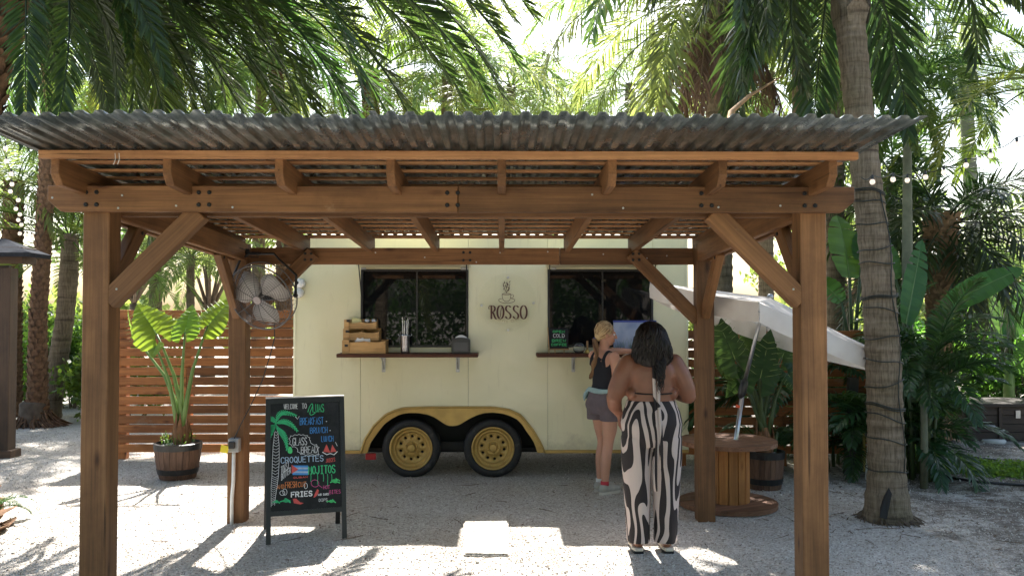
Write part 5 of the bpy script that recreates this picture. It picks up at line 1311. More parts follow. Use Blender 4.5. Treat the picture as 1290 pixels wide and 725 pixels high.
# ================================================================ vegetation
def frond_mesh(mat, L, el0, curl, n, ll, lw, lift, plum, gd, f0, f1, seed, t0=.14, rr0=.018):
    """one pinnate palm leaf along +x: arched rachis and separate leaflets"""
    rr = random.Random(seed); Ns = 16; pts = [Vector((0,0,0))]; tg = []
    side = rr.uniform(-.12,.12)
    for i in range(Ns):
        t = (i+.5)/Ns; e = max(R(-86), R(el0-curl*t**1.25)); az = side*t
        d = Vector((math.cos(e)*math.cos(az), math.cos(e)*math.sin(az), math.sin(e))); tg.append(d); pts.append(pts[-1]+d*(L/Ns))
    mb = MB(); mb.tube(pts, [rr0*(1-.85*i/Ns) for i in range(Ns+1)], 5)
    V = mb.v; Fs = mb.f
    for i in range(n):
        t = t0+(1-t0)*(i+rr.uniform(-.3,.3))/n; t = min(.995,max(t0,t)); k = t*Ns; j = min(Ns-1,int(k)); p = pts[j].lerp(pts[j+1], k-j)
        T = tg[j]; S0 = T.cross(Vector((0,0,1)));  S0 = S0.normalized() if S0.length > .05 else Vector((0,1,0)); U = S0.cross(T)
        ln = ll*(.55+.5*math.sin(math.pi*min(1,.12+t*.95)))*(1-.45*t**5)*rr.uniform(.88,1.1)
        fa = R(f0+(f1-f0)*t+rr.uniform(-6,6))
        for s in (-1,1):
            lf = R(lift+rr.uniform(-plum,plum))
            d = (T*math.cos(fa)+(S0*(s*math.cos(lf))+U*math.sin(lf))*math.sin(fa)).normalized()
            W = d.cross(U if abs(d.dot(U)) < .9 else S0).normalized(); W = (W+U*rr.uniform(-.5,.5)).normalized()
            g = Vector((0,0,-gd*rr.uniform(.7,1.3)))
            q1 = p+d*ln*.3; d2 = (d+g*.5).normalized(); q2 = q1+d2*ln*.4; d3 = (d2+g*.8).normalized(); q3 = q2+d3*ln*.3
            w_ = lw*ln/ll**.5*(ll**.5)/ll
            w_ = lw*.5*rr.uniform(.85,1.15)
            b = len(V)
            V.extend([tuple(p), tuple(q1+W*w_), tuple(q1-W*w_), tuple(q2+W*w_*.85), tuple(q2-W*w_*.85), tuple(q3)])
            Fs.extend([(b,b+1,b+2),(b+1,b+3,b+4,b+2),(b+3,b+5,b+4)])
    me = bpy.data.meshes.new('frond'); me.from_pydata(V, [], Fs); me.materials.append(mat); smooth(me); return me
KIND = {
 'date':   dict(mat='date', L=3.4, curl=75, n=92, ll=.40, lw=.026, lift=28, plum=14, gd=.18, f0=62, f1=30),
 'queen':  dict(mat='queen', L=2.9, curl=95, n=80, ll=.55, lw=.026, lift=5, plum=40, gd=.9, f0=70, f1=35),
 'foxtail':dict(mat='foxtail', L=2.1, curl=85, n=95, ll=.36, lw=.032, lift=10, plum=75, gd=.35, f0=60, f1=30),
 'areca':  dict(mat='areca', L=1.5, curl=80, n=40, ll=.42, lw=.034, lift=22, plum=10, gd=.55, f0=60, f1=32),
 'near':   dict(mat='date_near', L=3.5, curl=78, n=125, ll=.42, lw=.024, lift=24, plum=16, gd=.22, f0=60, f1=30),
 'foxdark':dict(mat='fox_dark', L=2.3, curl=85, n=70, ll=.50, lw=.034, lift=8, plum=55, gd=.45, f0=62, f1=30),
 'dead':   dict(mat='dead', L=1.9, curl=30, n=60, ll=.42, lw=.018, lift=-20, plum=40, gd=1.4, f0=45, f1=25),
}
ELS = [78, 58, 38, 18, -4, -32]
FM = {}
for kn_, kd in KIND.items():
    k2 = dict(kd); mt = M[k2.pop('mat')]; curl = k2.pop('curl')
    for e in (ELS if kn_ != 'dead' else [-50,-70]):
        for s in range(2):
            FM[(kn_, e, s)] = frond_mesh(mt, el0=e, curl=curl*(.55 if e > 70 else 1 if e > -10 else .7), seed=hash((len(FM), e, s)) % 9999, **k2)
def add_frond(par, kind, loc, az, el, sc, rr, name='frond', roll=0):
    es = [k[1] for k in FM if k[0] == kind]; e = min(es, key=lambda v: abs(v-el))
    me = FM[(kind, e, rr.randrange(2))]
    Mx = Matrix.Translation(loc) @ Matrix.Rotation(az,4,'Z') @ Matrix.Rotation(R(-(el-e))*.8,4,'Y') @ Matrix.Rotation(roll,4,'X') @ Matrix.Scale(sc,4)
    return obj(name, me, None, par, mtx=Mx)
def ringed_trunk(path, rad, seg=.05, ringd=.05, n=18):
    """trunk with ring scars"""
    path = [Vector(p) for p in path]; d = [0]
    for a, b in zip(path, path[1:]): d.append(d[-1]+(b-a).length)
    pts = []; rs = []; t = 0; k = 0; i = 0
    while t < d[-1]:
        while k < len(d)-2 and d[k+1] < t: k += 1
        u = (t-d[k])/(d[k+1]-d[k])
        # smooth the corner points
        a = path[k]; b = path[k+1]; pts.append(a.lerp(b, u)); r = rad[k]+(rad[k+1]-rad[k])*u
        rs.append(r*(1+ringd*((i % 3) == 0)-ringd*.4*((i % 3) == 1)))
        t += seg*(1+.25*math.sin(i*1.7)); i += 1
    for _ in range(6):
        pts = [pts[0]]+[(pts[j-1]+pts[j]*2+pts[j+1])/4 for j in range(1,len(pts)-1)]+[pts[-1]]
    return MB().tube(pts, rs, n)
def boots(path, rad, pitch=.09, n=9, size=.10, seed=0, flare=.6):
    """spiral of old leaf bases on a trunk"""
    rr = random.Random(seed); path = [Vector(p) for p in path]; mb = MB(); d = [0]
    for a, b in zip(path, path[1:]): d.append(d[-1]+(b-a).length)
    t = .05; row = 0
    while t < d[-1]-.02:
        k = 0
        while k < len(d)-2 and d[k+1] < t: k += 1
        u = (t-d[k])/(d[k+1]-d[k]); c = path[k].lerp(path[k+1],u); r = rad[k]+(rad[k+1]-rad[k])*u
        for j in range(n):
            a = 2*math.pi*(j+.5*(row%2))/n+rr.uniform(-.1,.1); o = Vector((math.cos(a),math.sin(a),0)); s = Vector((-o.y,o.x,0)); w_ = r*math.pi/n*1.05; h = size*rr.uniform(.75,1.2); fl = r*.28*flare*rr.uniform(.6,1.4)
            p0 = c+o*(r*.96)
            mb.add([p0-s*w_*.8, p0+s*w_*.8, p0+s*w_+o*fl*.6+Vector((0,0,h*.6)), p0-s*w_+o*fl*.6+Vector((0,0,h*.6)), p0+o*fl*1.25+s*w_*.4+Vector((0,0,h)), p0+o*fl*1.25-s*w_*.4+Vector((0,0,h)), p0+Vector((0,0,h*.7))],
                   [(0,1,2,3),(3,2,4,5),(5,4,6),(3,5,6),(2,6,4),(0,3,6),(1,6,2)])
        t += pitch; row += 1
    return mb
def palm(name, label, base, path, rad, kind, crown_n, sc, seed, mat='trunk_grey', style='ring', els=(75,-35), az=None, group=None, deadn=0, spear=True, crownshaft=False):
    t = wthing(name, label, 'palm tree', (base[0],base[1],0), group)
    rr = random.Random(seed); ptsw = [Vector((base[0],base[1],-.1))]+[Vector(p) for p in path]; top = ptsw[-1]
    o = ringed_trunk(ptsw, rad).build('trunk', M[mat], t, True)
    if style == 'boots': 
        bo = boots(ptsw, rad, seed=seed).build('leaf_bases', M['trunk_pale' if mat == 'trunk_pale' else 'trunk_brown'], t, clean=False); bo['kind'] = 'stuff'
    if crownshaft:
        ax = (ptsw[-1]-ptsw[-2]).normalized(); r = rad[-1]
        MB().tube([top-ax*.1, top+ax*.15, top+ax*.5, top+ax*.75], [r*1.05,r*1.25,r*.9,r*.3], 14).build('crownshaft', M['stalk'], t, True); top = top+ax*.45
    tl = top-t.location
    for i in range(crown_n):
        u = (i+.5)/crown_n; el = els[0]+(els[1]-els[0])*u+rr.uniform(-9,9)
        a = i*2.39996+rr.uniform(-.25,.25)+seed
        if az is not None:
            a = R(az[0]+(az[1]-az[0])*((i*.618034+rr.uniform(-.03,.03)) % 1))
        off = Vector((math.cos(a),math.sin(a),0))*rad[-1]*.6
        add_frond(t, kind, tl+off-Vector((0,0,.25*u*sc)), a, el, sc*rr.uniform(.85,1.1), rr, roll=rr.uniform(-.25,.25))
    for i in range(deadn):
        a = i*2.4+rr.uniform(-.3,.3); add_frond(t, 'dead', tl+Vector((math.cos(a),math.sin(a),0))*rad[-1]-Vector((0,0,.25)), a, -60, sc*rr.uniform(.6,.95), rr, 'dead_frond')
    return t
def at(px, py, D): return P(px, py, D)

# --- big date palm at the left edge, crown above the picture, fronds hanging over the roof
dp_ = wthing('date_palm', 'tall date palm with dark trunk and long fronds over the tin roof', 'palm tree', (-4.3, 6.65, 0))
pth = [Vector((-4.3,6.65,-.1)), Vector((-4.34,6.65,.35)), Vector((-4.38,6.66,1.2)), Vector((-4.34,6.7,2.6)), Vector((-4.14,6.75,3.8)), Vector((-3.95,6.85,5.05))]
rd_ = [.38,.27,.23,.21,.21,.23]
ringed_trunk(pth, rd_).build('trunk', M['trunk_brown'], dp_, True)
bo = boots(pth, rd_, .11, 10, .13, 4, 1.0).build('leaf_bases', M['trunk_brown'], dp_, clean=False); bo['kind'] = 'stuff'
rr = random.Random(21); tl = pth[-1]-dp_.location
spec = []
for az, el, s in ((-22,20,1.05),(-12,30,1.1),(-4,14,1.1),(4,32,1.15),(10,8,1.05),(18,24,1.1),(28,14,1.05),(36,30,1.1),(46,10,1.0),(56,26,1.1),(68,8,1.0),(80,22,1.0),(95,6,1.0),(110,20,1.0),(130,10,1),(150,25,1),(170,10,1),(190,25,1),(205,45,1),
                  (0,-8,.95),(16,-16,.9),(33,-10,.95),(52,-16,.9),(72,-14,.95),(92,-22,.9),(-14,-6,.9),(115,-20,.9),(140,-15,.9),(165,-25,.9),(-38,-40,.75),(-58,-52,.62),(-24,-46,.8),(8,-48,.75),(34,-52,.8),(60,-48,.75),(85,-45,.8),(110,-40,.8),(88,32,1.1),(58,2,1.05),(70,28,1.12),(34,20,1.1),(14,16,1.12),(-6,24,1.12),(3,22,1.16),(20,6,1.05),(48,18,1.1),(60,-26,.88),(42,-24,.9),(24,-28,.85),(8,2,1.0),(40,2,1.0),(-8,-20,.85),(62,-4,1.0),(-20,4,1.0),(22,40,1.15),(-2,45,1.2),(50,40,1.1),(84,-4,1.0),(12,50,1.2),(30,44,1.2),(66,36,1.1),(45,55,1),(120,60,1),(-10,58,1),(200,65,1),(270,72,1)):
    spec.append((az,el,s))
for az, el, s in spec:
    if 42 < az < 150: s *= .62
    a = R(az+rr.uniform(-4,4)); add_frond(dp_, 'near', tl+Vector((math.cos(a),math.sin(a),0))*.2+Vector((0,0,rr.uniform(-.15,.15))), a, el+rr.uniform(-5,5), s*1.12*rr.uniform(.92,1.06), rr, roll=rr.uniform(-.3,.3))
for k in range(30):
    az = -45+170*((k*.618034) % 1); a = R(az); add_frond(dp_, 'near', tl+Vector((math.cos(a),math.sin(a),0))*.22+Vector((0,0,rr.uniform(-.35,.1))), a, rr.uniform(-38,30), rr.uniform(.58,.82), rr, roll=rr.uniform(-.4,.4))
# shoots at the foot of the trunk
for i in range(3):
    a = R(rr.uniform(-60,60)); add_frond(dp_, 'areca', Vector((.28*math.cos(a),.28*math.sin(a),.1)), a, rr.uniform(0,60), rr.uniform(.15,.3), rr, 'shoot')

# --- second date palm further back, its fronds fill the upper left
def tp(px, py, D): return at(px, py, D)
palm('date_palm', 'slim-trunked palm behind the fan with sunlit arching fronds', (tp(326,400,20).x,20), [tp(326,250,20), tp(330,60,20), tp(322,-20,20)], [.17,.14,.13,.14], 'date', 26, 1.4, 3, els=(70,-40))
palm('queen_palm', 'rough palm trunk behind the knee brace with low green crown', (tp(358,400,18.5).x,18.5), [tp(358,300,18.5), tp(352,150,18.5), tp(345,70,18.5)], [.18,.16,.15,.15], 'queen', 24, 1.25, 5, 'trunk_brown', 'boots', (70,-35))
palm('date_palm', 'date palm standing behind the trailer roof, fronds leaning over it', (tp(470,400,19).x,19), [tp(470,250,19), tp(466,90,19)], [.2,.18,.18], 'date', 26, 1.2, 8, 'trunk_brown', 'boots', (72,-35))
# --- palms behind the trailer, pale in the light
for i,(px,py,D,kd,lab,s) in enumerate(((560,85,19,'queen','feathery palm far behind the trailer, between two date palms',1.1),(640,105,22,'queen','bright feathery palm rising behind the middle of the trailer roof',1.0),
        (790,105,20,'queen','palm with drooping leaflets left of the dead-skirted palm',.95),(600,150,24,'date','far date palm low behind the trailer roof',1.2),(690,160,25,'queen','far small palm low over the trailer roof',1.1))):
    palm('queen_palm', lab, (tp(px,400,D).x,D), [tp(px,250,D), tp(px+4,py,D)], [.15,.13,.12], kd, 22, s, 30+i, els=(70,-30))
# --- palm with a skirt of dead fronds
palm('queen_palm', 'palm with a brown skirt of dead hanging fronds behind the trailer', (tp(905,400,11.6).x,11.6), [tp(905,250,11.6), tp(906,100,11.6), tp(902,-10,11.6)], [.2,.18,.17,.19], 'queen', 30, 1.15, 12, 'trunk_grey', 'ring', (70,-22), deadn=22)
# --- ringed palm on the right, wrapped in cord
rb_ = G(1118,655)
rpath = [at(1117,600,6.92), at(1115,520,6.92), at(1112,440,6.92), at(1104,330,6.92), at(1092,230,6.92), at(1082,140,6.92), at(1072,40,6.92), at(1064,-60,6.92), at(1058,-130,6.92)]
rrad = [.205,.148,.138,.136,.124,.116,.112,.116,.12,.12]
rp_ = palm('ringed_palm', 'grey ringed palm trunk wrapped in dark light cord', (rb_.x,6.92), rpath, rrad, 'foxtail', 0, 1, 2)
MB().add([(rb_.x-.150,6.92-.185,.07),(rb_.x-.10,6.92-.205,.06),(rb_.x-.055,6.92-.200,.26),(rb_.x-.075,6.92-.190,.31),(rb_.x-.105,6.92-.180,.22),(rb_.x-.10,6.92-.10,.18)],[(0,1,2,3,4),(1,0,5),(2,1,5),(3,2,5),(4,3,5),(0,4,5)]).build('bark_hollow', M['underbody'], rp_, clean=False)
bb = boots(rpath[6:], rrad[7:], .26, 4, .2, 6, 1.0).build('leaf_bases', M['trunk_grey'], rp_, clean=False); bb['kind'] = 'stuff'
tl = rpath[-1]-rp_.location
for az, el, s in ((185,5,1.1),(170,-20,1.0),(200,-35,1.05),(160,-45,1.0),(215,-18,1.0),(150,15,1.1),(120,-20,1.0),(178,-50,1.1),(195,-60,1.05),(140,-40,1),(90,10,1.1),(60,-10,1.0),(30,20,1.1),(10,-5,1.0),(45,-40,1.0),(-10,15,1),(190,35,1.1),(100,60,1),(250,40,.9),(300,45,.9),(75,-45,1),(0,50,1)):
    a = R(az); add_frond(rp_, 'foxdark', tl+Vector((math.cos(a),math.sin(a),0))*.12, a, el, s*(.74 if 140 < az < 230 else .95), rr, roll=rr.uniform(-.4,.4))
cw = wthing('cord_wrap', 'dark light cord coiled round the ringed palm trunk', 'cord', (rb_.x,6.92,.3)); mb = MB()
def trunk_at(z):
    pp = [Vector((rb_.x,6.92,0))]+rpath
    for k,(a,b) in enumerate(zip(pp,pp[1:])):
        if a.z <= z <= b.z:
            u = (z-a.z)/(b.z-a.z); return a.lerp(b,u), rrad[k]+(rrad[k+1]-rrad[k])*u
z = .42; kk = 0
zs = [.42,.66,.84,.92,1.12,1.30,1.50,1.72,1.82,2.10,2.22,2.42,2.60,2.68]
for kk, z in enumerate(zs):
    pts = []
    tz = rr.uniform(-.05,.05)
    for k in range(25):
        a = 2*math.pi*k/24; c, r = trunk_at(z); pts.append(c+Vector((math.cos(a),math.sin(a),0))*(r*1.07+.004)+Vector((0,0,tz*math.cos(a)+.008*math.sin(3*a+kk))))
    mb.tube(pts, .0045, 5)
    if kk in (3,8,13): mb.tube([p+Vector((0,0,.015)) for p in pts], .0055, 5)
run = []
for k in range(20):
    z = .42+2.26*k/19; c, r = trunk_at(z); a = R(-62+10*math.sin(k*.9)); run.append(c+Vector((math.cos(a),math.sin(a),0))*(r*1.07+.006))
mb.tube(run, .005, 5); mb.build('coils', M['wire'], cw, True)
# --- palms on the right
palm('foxtail_palm', 'slender green-trunked palm with small upright crown right of the ringed palm', (tp(1143,500,9.2).x,9.2), [tp(1143,330,9.2), tp(1143,150,9.2), tp(1142,100,9.2)], [.06,.055,.04,.03], 'foxtail', 18, .55, 41, 'trunk_green', els=(75,-25))
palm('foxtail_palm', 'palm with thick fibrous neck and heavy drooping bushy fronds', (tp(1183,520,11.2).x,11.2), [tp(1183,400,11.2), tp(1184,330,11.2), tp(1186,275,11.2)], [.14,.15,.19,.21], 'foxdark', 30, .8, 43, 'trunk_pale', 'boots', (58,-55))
palm('foxtail_palm', 'leafy palm with pale trunk behind the slender green-trunked palm', (tp(1228,500,20).x,20), [tp(1226,300,20), tp(1216,100,20)], [.19,.16,.15], 'queen', 18, .95, 44, 'trunk_green', 'ring', (75,-30), crownshaft=True)
palm('queen_palm', 'tall palm behind the ringed palm with long feathery fronds', (tp(1052,500,12.2).x,12.2), [tp(1052,250,12.2), tp(1050,30,12.2), tp(1048,-80,12.2)], [.15,.13,.13,.13], 'queen', 26, 1.05, 46, els=(70,-20))
palm('foxtail_palm', 'bushy palm filling the gap right of the tin roof', (tp(1122,520,12.5).x,12.5), [tp(1122,400,12.5), tp(1124,215,12.5)], [.09,.08,.08], 'foxtail', 18, .8, 47, 'trunk_green', els=(72,-35))
palm('date_palm', 'dark palm at the right border with stiff spiky fronds', (tp(1345,560,8.6).x,8.6), [tp(1345,300,8.6), tp(1338,90,8.6)], [.16,.15,.16], 'date', 18, .7, 48, 'trunk_brown', 'boots', (70,-10))
palm('queen_palm', 'tall palm behind the right fence with crown above the garden', (tp(1010,450,13.2).x,13.2), [tp(1010,250,13.2), tp(1008,20,13.2), tp(1006,-90,13.2)], [.16,.14,.13,.13], 'queen', 26, 1.15, 51, els=(70,-25))
palm('queen_palm', 'palm with loose crown behind the umbrella', (tp(965,450,15.5).x,15.5), [tp(965,250,15.5), tp(968,90,15.5)], [.15,.13,.12], 'queen', 24, 1.0, 52, els=(70,-35))
# --- palms at the left
lb = G(46,536)
palm('rough_barked_palm', 'palm trunk covered in rough old leaf bases beside the hut', (lb.x,lb.y), [tp(47,500,lb.y), tp(48,400,lb.y), tp(55,300,lb.y), tp(60,200,lb.y), tp(62,60,lb.y), tp(60,-40,lb.y)], [.19,.135,.115,.11,.105,.10,.11], 'date', 24, .95, 61, 'trunk_brown', 'boots', (70,-30))
cb = G(62,526)
palm('curved_palm', 'palm with curved ringed trunk bending out of the gravel', (cb.x,cb.y), [tp(64,512,cb.y), tp(68,485,cb.y), tp(74,450,cb.y), tp(82,400,cb.y), tp(87,345,cb.y), tp(89,290,cb.y)], [.18,.165,.155,.145,.135,.14,.12], 'date', 24, .78, 62, 'trunk_grey', 'ring', (80,-35))
palm('queen_palm', 'dark palm rising behind the hut roof', (tp(14,480,13.8).x,13.8), [tp(14,350,13.8), tp(18,230,13.8)], [.16,.15,.14], 'queen', 18, .75, 63, 'trunk_brown', 'boots', (75,-25))
palm('queen_palm', 'small bright palm behind the elephant ear and slat fence', (tp(240,480,17).x,17), [tp(240,380,17), tp(240,320,17)], [.09,.08,.08], 'queen', 20, .62, 64, els=(70,-25))
palm('date_palm', 'date palm between the front post and the fan, crown over the roof', (tp(196,480,17).x,17), [tp(196,300,17), tp(200,100,17), tp(200,70,17)], [.13,.12,.11,.11], 'date', 28, .95, 65, els=(70,-38))
palm('queen_palm', 'palm with light crown at the left above the rough-barked trunk', (tp(120,480,22).x,22), [tp(120,300,22), tp(118,110,22)], [.17,.15,.14], 'queen', 24, 1.3, 66, els=(70,-38))
# --- palms behind the camera: seen mirrored in the trailer windows
for i,(x,y,h,kd) in enumerate(((-3.2,-4.5,4.6,'date'),(1.2,-6.2,5.2,'queen'),(4.2,-4.2,4.2,'foxtail'),(-6.5,-2.5,4.4,'queen'),(7.5,-1.5,4.6,'date'),(-1.0,-8.5,6.0,'date'),(3.2,-9.5,6.4,'queen'))):
    palm('queen_palm', 'palm on the viewing side of the garden, seen mirrored in the trailer windows', (x,y), [Vector((x+.1,y,h*.5)),Vector((x+.15,y,h))], [.18,.16,.15], kd, 24, 1.0, 80+i, group='palms mirrored in the trailer windows', els=(70,-45))

# --- broadleaf trees far behind, hedges
def leafcloud(blobs, n, size, seed, squash=.8):
    """n leaf quads spread through ellipsoid clumps, denser near their shells"""
    rng = np.random.default_rng(seed); bl = np.array(blobs, float); wgt = bl[:,3]**2; wgt /= wgt.sum()
    idx = rng.choice(len(bl), n, p=wgt); dr = rng.normal(size=(n,3)); dr /= np.linalg.norm(dr,axis=1)[:,None]
    rad = rng.random(n)**.45*(1+.18*rng.normal(size=n))
    C = bl[idx,:3]+dr*rad[:,None]*bl[idx,3:4]*np.array([1,1,squash])
    s = size*(.6+.8*rng.random(n)); Rm = rand_rot(n, rng)
    q = np.array([[-1,0,0],[0,-.5,0],[1,0,.12],[0,.5,0]])
    V = np.einsum('nij,kj->nki', Rm, q)*s[:,None,None]+C[:,None,:]
    return npmesh('leaves', V.reshape(-1,3), np.arange(4*n).reshape(n,4))
def tree(label, base, h, r, seed, n=5500, size=.07, mat='broad', name='broadleaf_tree'):
    t = thing(name, label, 'tree', (base[0],base[1],0)); rr = random.Random(seed); blobs = []; mb = MB()
    fork = Vector((rr.uniform(-.2,.2), 0, h*.35)); mb.tube([(0,0,-.1),(fork.x*.4,0,h*.18),fork], [.05*h**.6+.06,.04*h**.6+.04,.03*h**.6+.03], 10)
    for i in range(9):
        a = i*2.4+rr.uniform(-.4,.4); rr_ = r*rr.uniform(.3,.95); e = Vector((rr_*math.cos(a), rr_*math.sin(a), h*rr.uniform(.5,.92)))
        mb.tube([fork, fork.lerp(e,.5)+Vector((0,0,h*.05)), e], [.05,.03,.012], 6); blobs.append((e.x,e.y,e.z,r*rr.uniform(.28,.5)))
        for k in range(2): blobs.append((e.x+rr.uniform(-.5,.5)*r, e.y+rr.uniform(-.5,.5)*r, e.z+rr.uniform(-.3,.3)*r, r*rr.uniform(.16,.34)))
    obj('trunk', mb.mesh('trunk', sm=True), M['bark'], t); obj('crown', leafcloud(blobs, n, size, seed), M[mat], t)
    return t
for i,(px,D,h,r,lab) in enumerate(((175,24,5.4,2.2,'broadleaf tree behind the left fence end'),(262,21,4.6,1.8,'rounded tree behind the planter and fence'),(310,26,5.6,2.4,'tall soft tree behind the fan post'),
      (1060,20,5.0,2.0,'broadleaf tree behind the umbrella and right fence'),(1215,34,5.0,2.2,'soft grey-green tree behind the banana leaves'),(1285,34,6,2.4,'far broadleaf tree at the right border'))):
    tree(lab, (tp(px,400,D).x,D), h, r, 100+i)
def shrub(label, x, y, w_, d_, h, n, size, seed, mat='shrub', name='shrub'):
    t = thing(name, label, 'shrub', (x,y,0)); rr = random.Random(seed); bl = []; mb = MB()
    for i in range(14):
        bx_, by_, bz_ = rr.uniform(-1,1)*w_*.42, rr.uniform(-1,1)*d_*.4, rr.uniform(.25,.85)*h; bl.append((bx_,by_,bz_,min(h,w_)*rr.uniform(.16,.3)))
        mb.tube([(bx_*.3,by_*.3,-.02),(bx_*.7,by_*.7,bz_*.6),(bx_,by_,bz_)],[.015,.01,.005],5)
    obj('stems', mb.mesh('stems'), M['bark'], t); obj('foliage', leafcloud(bl, n, size, seed, .9), M[mat], t)
for i,(px,D,w_,h,lab) in enumerate(((40,15.2,1.8,1.5,'glossy shrub behind the rough-barked palm'),(92,15.0,1.6,1.35,'dense green shrub behind the curved palm'),(122,15.4,1.8,1.6,'green shrub hidden partly by the front post'),(170,13.5,2.0,1.3,'shrub just behind the left fence end'),(2,16.5,2.6,1.9,'shrub behind the hut post'),
      (1105,11.5,1.6,1.3,'low shrub between the ringed palm and the fence'),(1262,13.8,2.4,1.5,'bright shrub behind the dark storage box'),(1185,15.5,2.6,1.6,'shrub far behind the palm bush'),(1310,12.5,2.0,2.0,'leafy shrub at the right edge behind the storage box'))):
    shrub(lab, tp(px,400,D).x, D, w_, w_*.7, h, 3600, .055, 200+i)
# far wood that closes the horizon
bl = []
rw = random.Random(77)
for i in range(170):
    a = R(rw.uniform(28,152)); d_ = rw.uniform(36,60); bl.append((d_*math.cos(a), d_*math.sin(a), rw.uniform(.3,1.5), rw.uniform(1.0,1.9)))
tag(obj('far_wood', leafcloud(bl, 30000, .30, 7), M['broad']), 'far wood closing the view beyond the garden', kind='stuff')
bl = []
for i in range(130):
    a = R(rw.uniform(180,360)); d_ = rw.uniform(11,16); bl.append((d_*math.cos(a), d_*math.sin(a), rw.uniform(.2,3.4), rw.uniform(1.2,2.2)))
tag(obj('hedge_wood', leafcloud(bl, 42000, .10, 9), M['shrub']), 'dense greenery on the viewing side of the garden', kind='stuff')

# --- palm bushes in the shade on the right
def bush(label, base, nst, sc, seed, spread=.35, els=(70,5), mat_stalk='stalk_dark', sh=(.25,.8)):
    t = thing('palm_bush', label, 'palm bush', (base[0],base[1],0)); rr = random.Random(seed)
    for i in range(nst):
        a = i*2.4+rr.uniform(-.4,.4); r = spread*rr.random()**.5; h = sc*rr.uniform(*sh); b = Vector((r*math.cos(a), r*math.sin(a), 0)); tp2 = b*1.5+Vector((0,0,h))
        obj('stem', MB().tube([b-Vector((0,0,.05)), b.lerp(tp2,.5), tp2], [.022,.018,.014], 7).mesh('stem', sm=True), M[mat_stalk], t)
        for k in range(4):
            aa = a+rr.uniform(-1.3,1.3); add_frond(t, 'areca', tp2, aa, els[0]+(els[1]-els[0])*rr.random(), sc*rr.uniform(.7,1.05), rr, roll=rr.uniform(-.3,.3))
    return t
g = lambda px,py: (G(px,py).x, G(px,py).y)
bush('dark clumping palm bush with glossy arching leaves beside the storage box', g(1160,604), 9, .62, 1, .12, els=(72,10), sh=(1.5,2.3))
bush('palm bush at the fence behind the umbrella', g(1055,588), 6, .75, 3, .25)
bush('palm bush at the right border of the gravel', (tp(1310,500,13.5).x,13.5), 8, 1.1, 4)
bush('tall palm bush between ringed palm and fence end', (G(1100,590).x+.15, 9.0), 6, .85, 5, .2)
bush('palm bush behind the right slat fence', (G(1000,570).x, 10.1), 7, 1.25, 6, .4)
st = wthing('tree_stake', 'thin bare stake standing in the palm bush', 'stake', (G(1164,614).x,G(1164,614).y,0))
q = G(1164,614); MB().tube([(q.x,q.y,-.05),(q.x+.01,q.y,.5),(q.x+.02,q.y+.02,.95)],[.038,.034,.03],9).build('stake_pole', M['trunk_green'], st, True)

# --- banana leaves
def banana_leaf(L, W, seed, fold=.25, droop=.6, tears=5):
    rr = random.Random(seed); n = 22; mb = MB(); spine = [Vector((0,0,0))]
    for i in range(n): 
        e = -droop*(i/n)**1.6; spine.append(spine[-1]+Vector((math.cos(e),0,math.sin(e)))*(L/n))
    tear = set(rr.sample(range(3,n-2), tears))
    for s in (-1,1):
        rows = []
        for i, p in enumerate(spine):
            t = i/n; w_ = W*.5*(math.sin(math.pi*min(1,t*.94+.06))**.55)*(1-.15*t); U = Vector((0,0,1))
            rows.append([p+Vector((0,s*w_*v,0))+U*(w_*v*fold*(1-.6*v))+U*(.006*math.sin(i*2.1)*v) for v in (0,.33,.66,1)])
        start = 0
        for i in range(n):
            a, b = rows[i], rows[i+1]
            if i in tear and (i+s) % 2: b = [q.lerp(a[k], .75*(k/3)) for k,q in enumerate(b)]
            mb.strip(a, b)
    me = mb.mesh('banana_leaf', sm=True, clean=False)
    return me, spine
def banana(label, base, leaves, seed):
    t = thing('banana_plant', label, 'plant', (base[0],base[1],0)); 
    obj('stem', MB().tube([(0,0,-.05),(0,0,.6),(.02,0,1.15)],[.09,.075,.05],12).mesh('stem', sm=True), M['stalk'], t)
    for i,(st_,tip,W,nr,dr) in enumerate(leaves):
        st_ = Vector(st_)-t.location; tip = Vector(tip)-t.location; ax = tip-st_; me, sp_ = banana_leaf(ax.length*1.05, W, seed+i, droop=dr)
        Fx = frame(ax, nr).to_4x4()
        lf = obj('leaf', me, M['banana'], t, mtx=Matrix.Translation(st_) @ Fx)
        obj('midrib', MB().tube([q-Vector((0,0,.004)) for q in sp_],[.014*(1-.8*k/len(sp_)) for k in range(len(sp_))],6).mesh('midrib'), M['stalk'], lf)
        obj('leaf_stalk', MB().tube([(0,0,.9),(st_*.5)+Vector((0,0,.55)), st_],[.03,.022,.014],7).mesh('petiole', sm=True), M['stalk_dark'], t)
bq = (tp(1165,540,8.9).x, 8.9)
banana('banana plant with one upright and one outstretched leaf beside the ringed palm', bq, [
    (P(1141,408,8.6),P(1162,306,8.9),.30,(.25,-1,.2),.05),(P(1188,388,8.5),P(1282,334,8.2),.33,(.1,-.75,.75),.35),(P(1128,352,9.2),P(1098,285,9.4),.3,(-.2,-.8,.5),.5)], 5)
bq = (tp(1272,545,12.4).x, 12.4)
banana('banana plant with broad pale leaves behind the palm bush', bq, [
    (P(1262,430,12),P(1252,335,12.3),.42,(.3,-1,.2),.2),(P(1270,425,12),P(1300,348,12.2),.4,(-.3,-1,.2),.2),(P(1240,400,12.2),P(1215,352,12.4),.3,(.3,-.9,.3),.4),(P(1275,465,11.9),P(1310,430,11.6),.45,(0,-1,.5),.5)], 15)
bq = (tp(1075,520,10.2).x, 10.2)
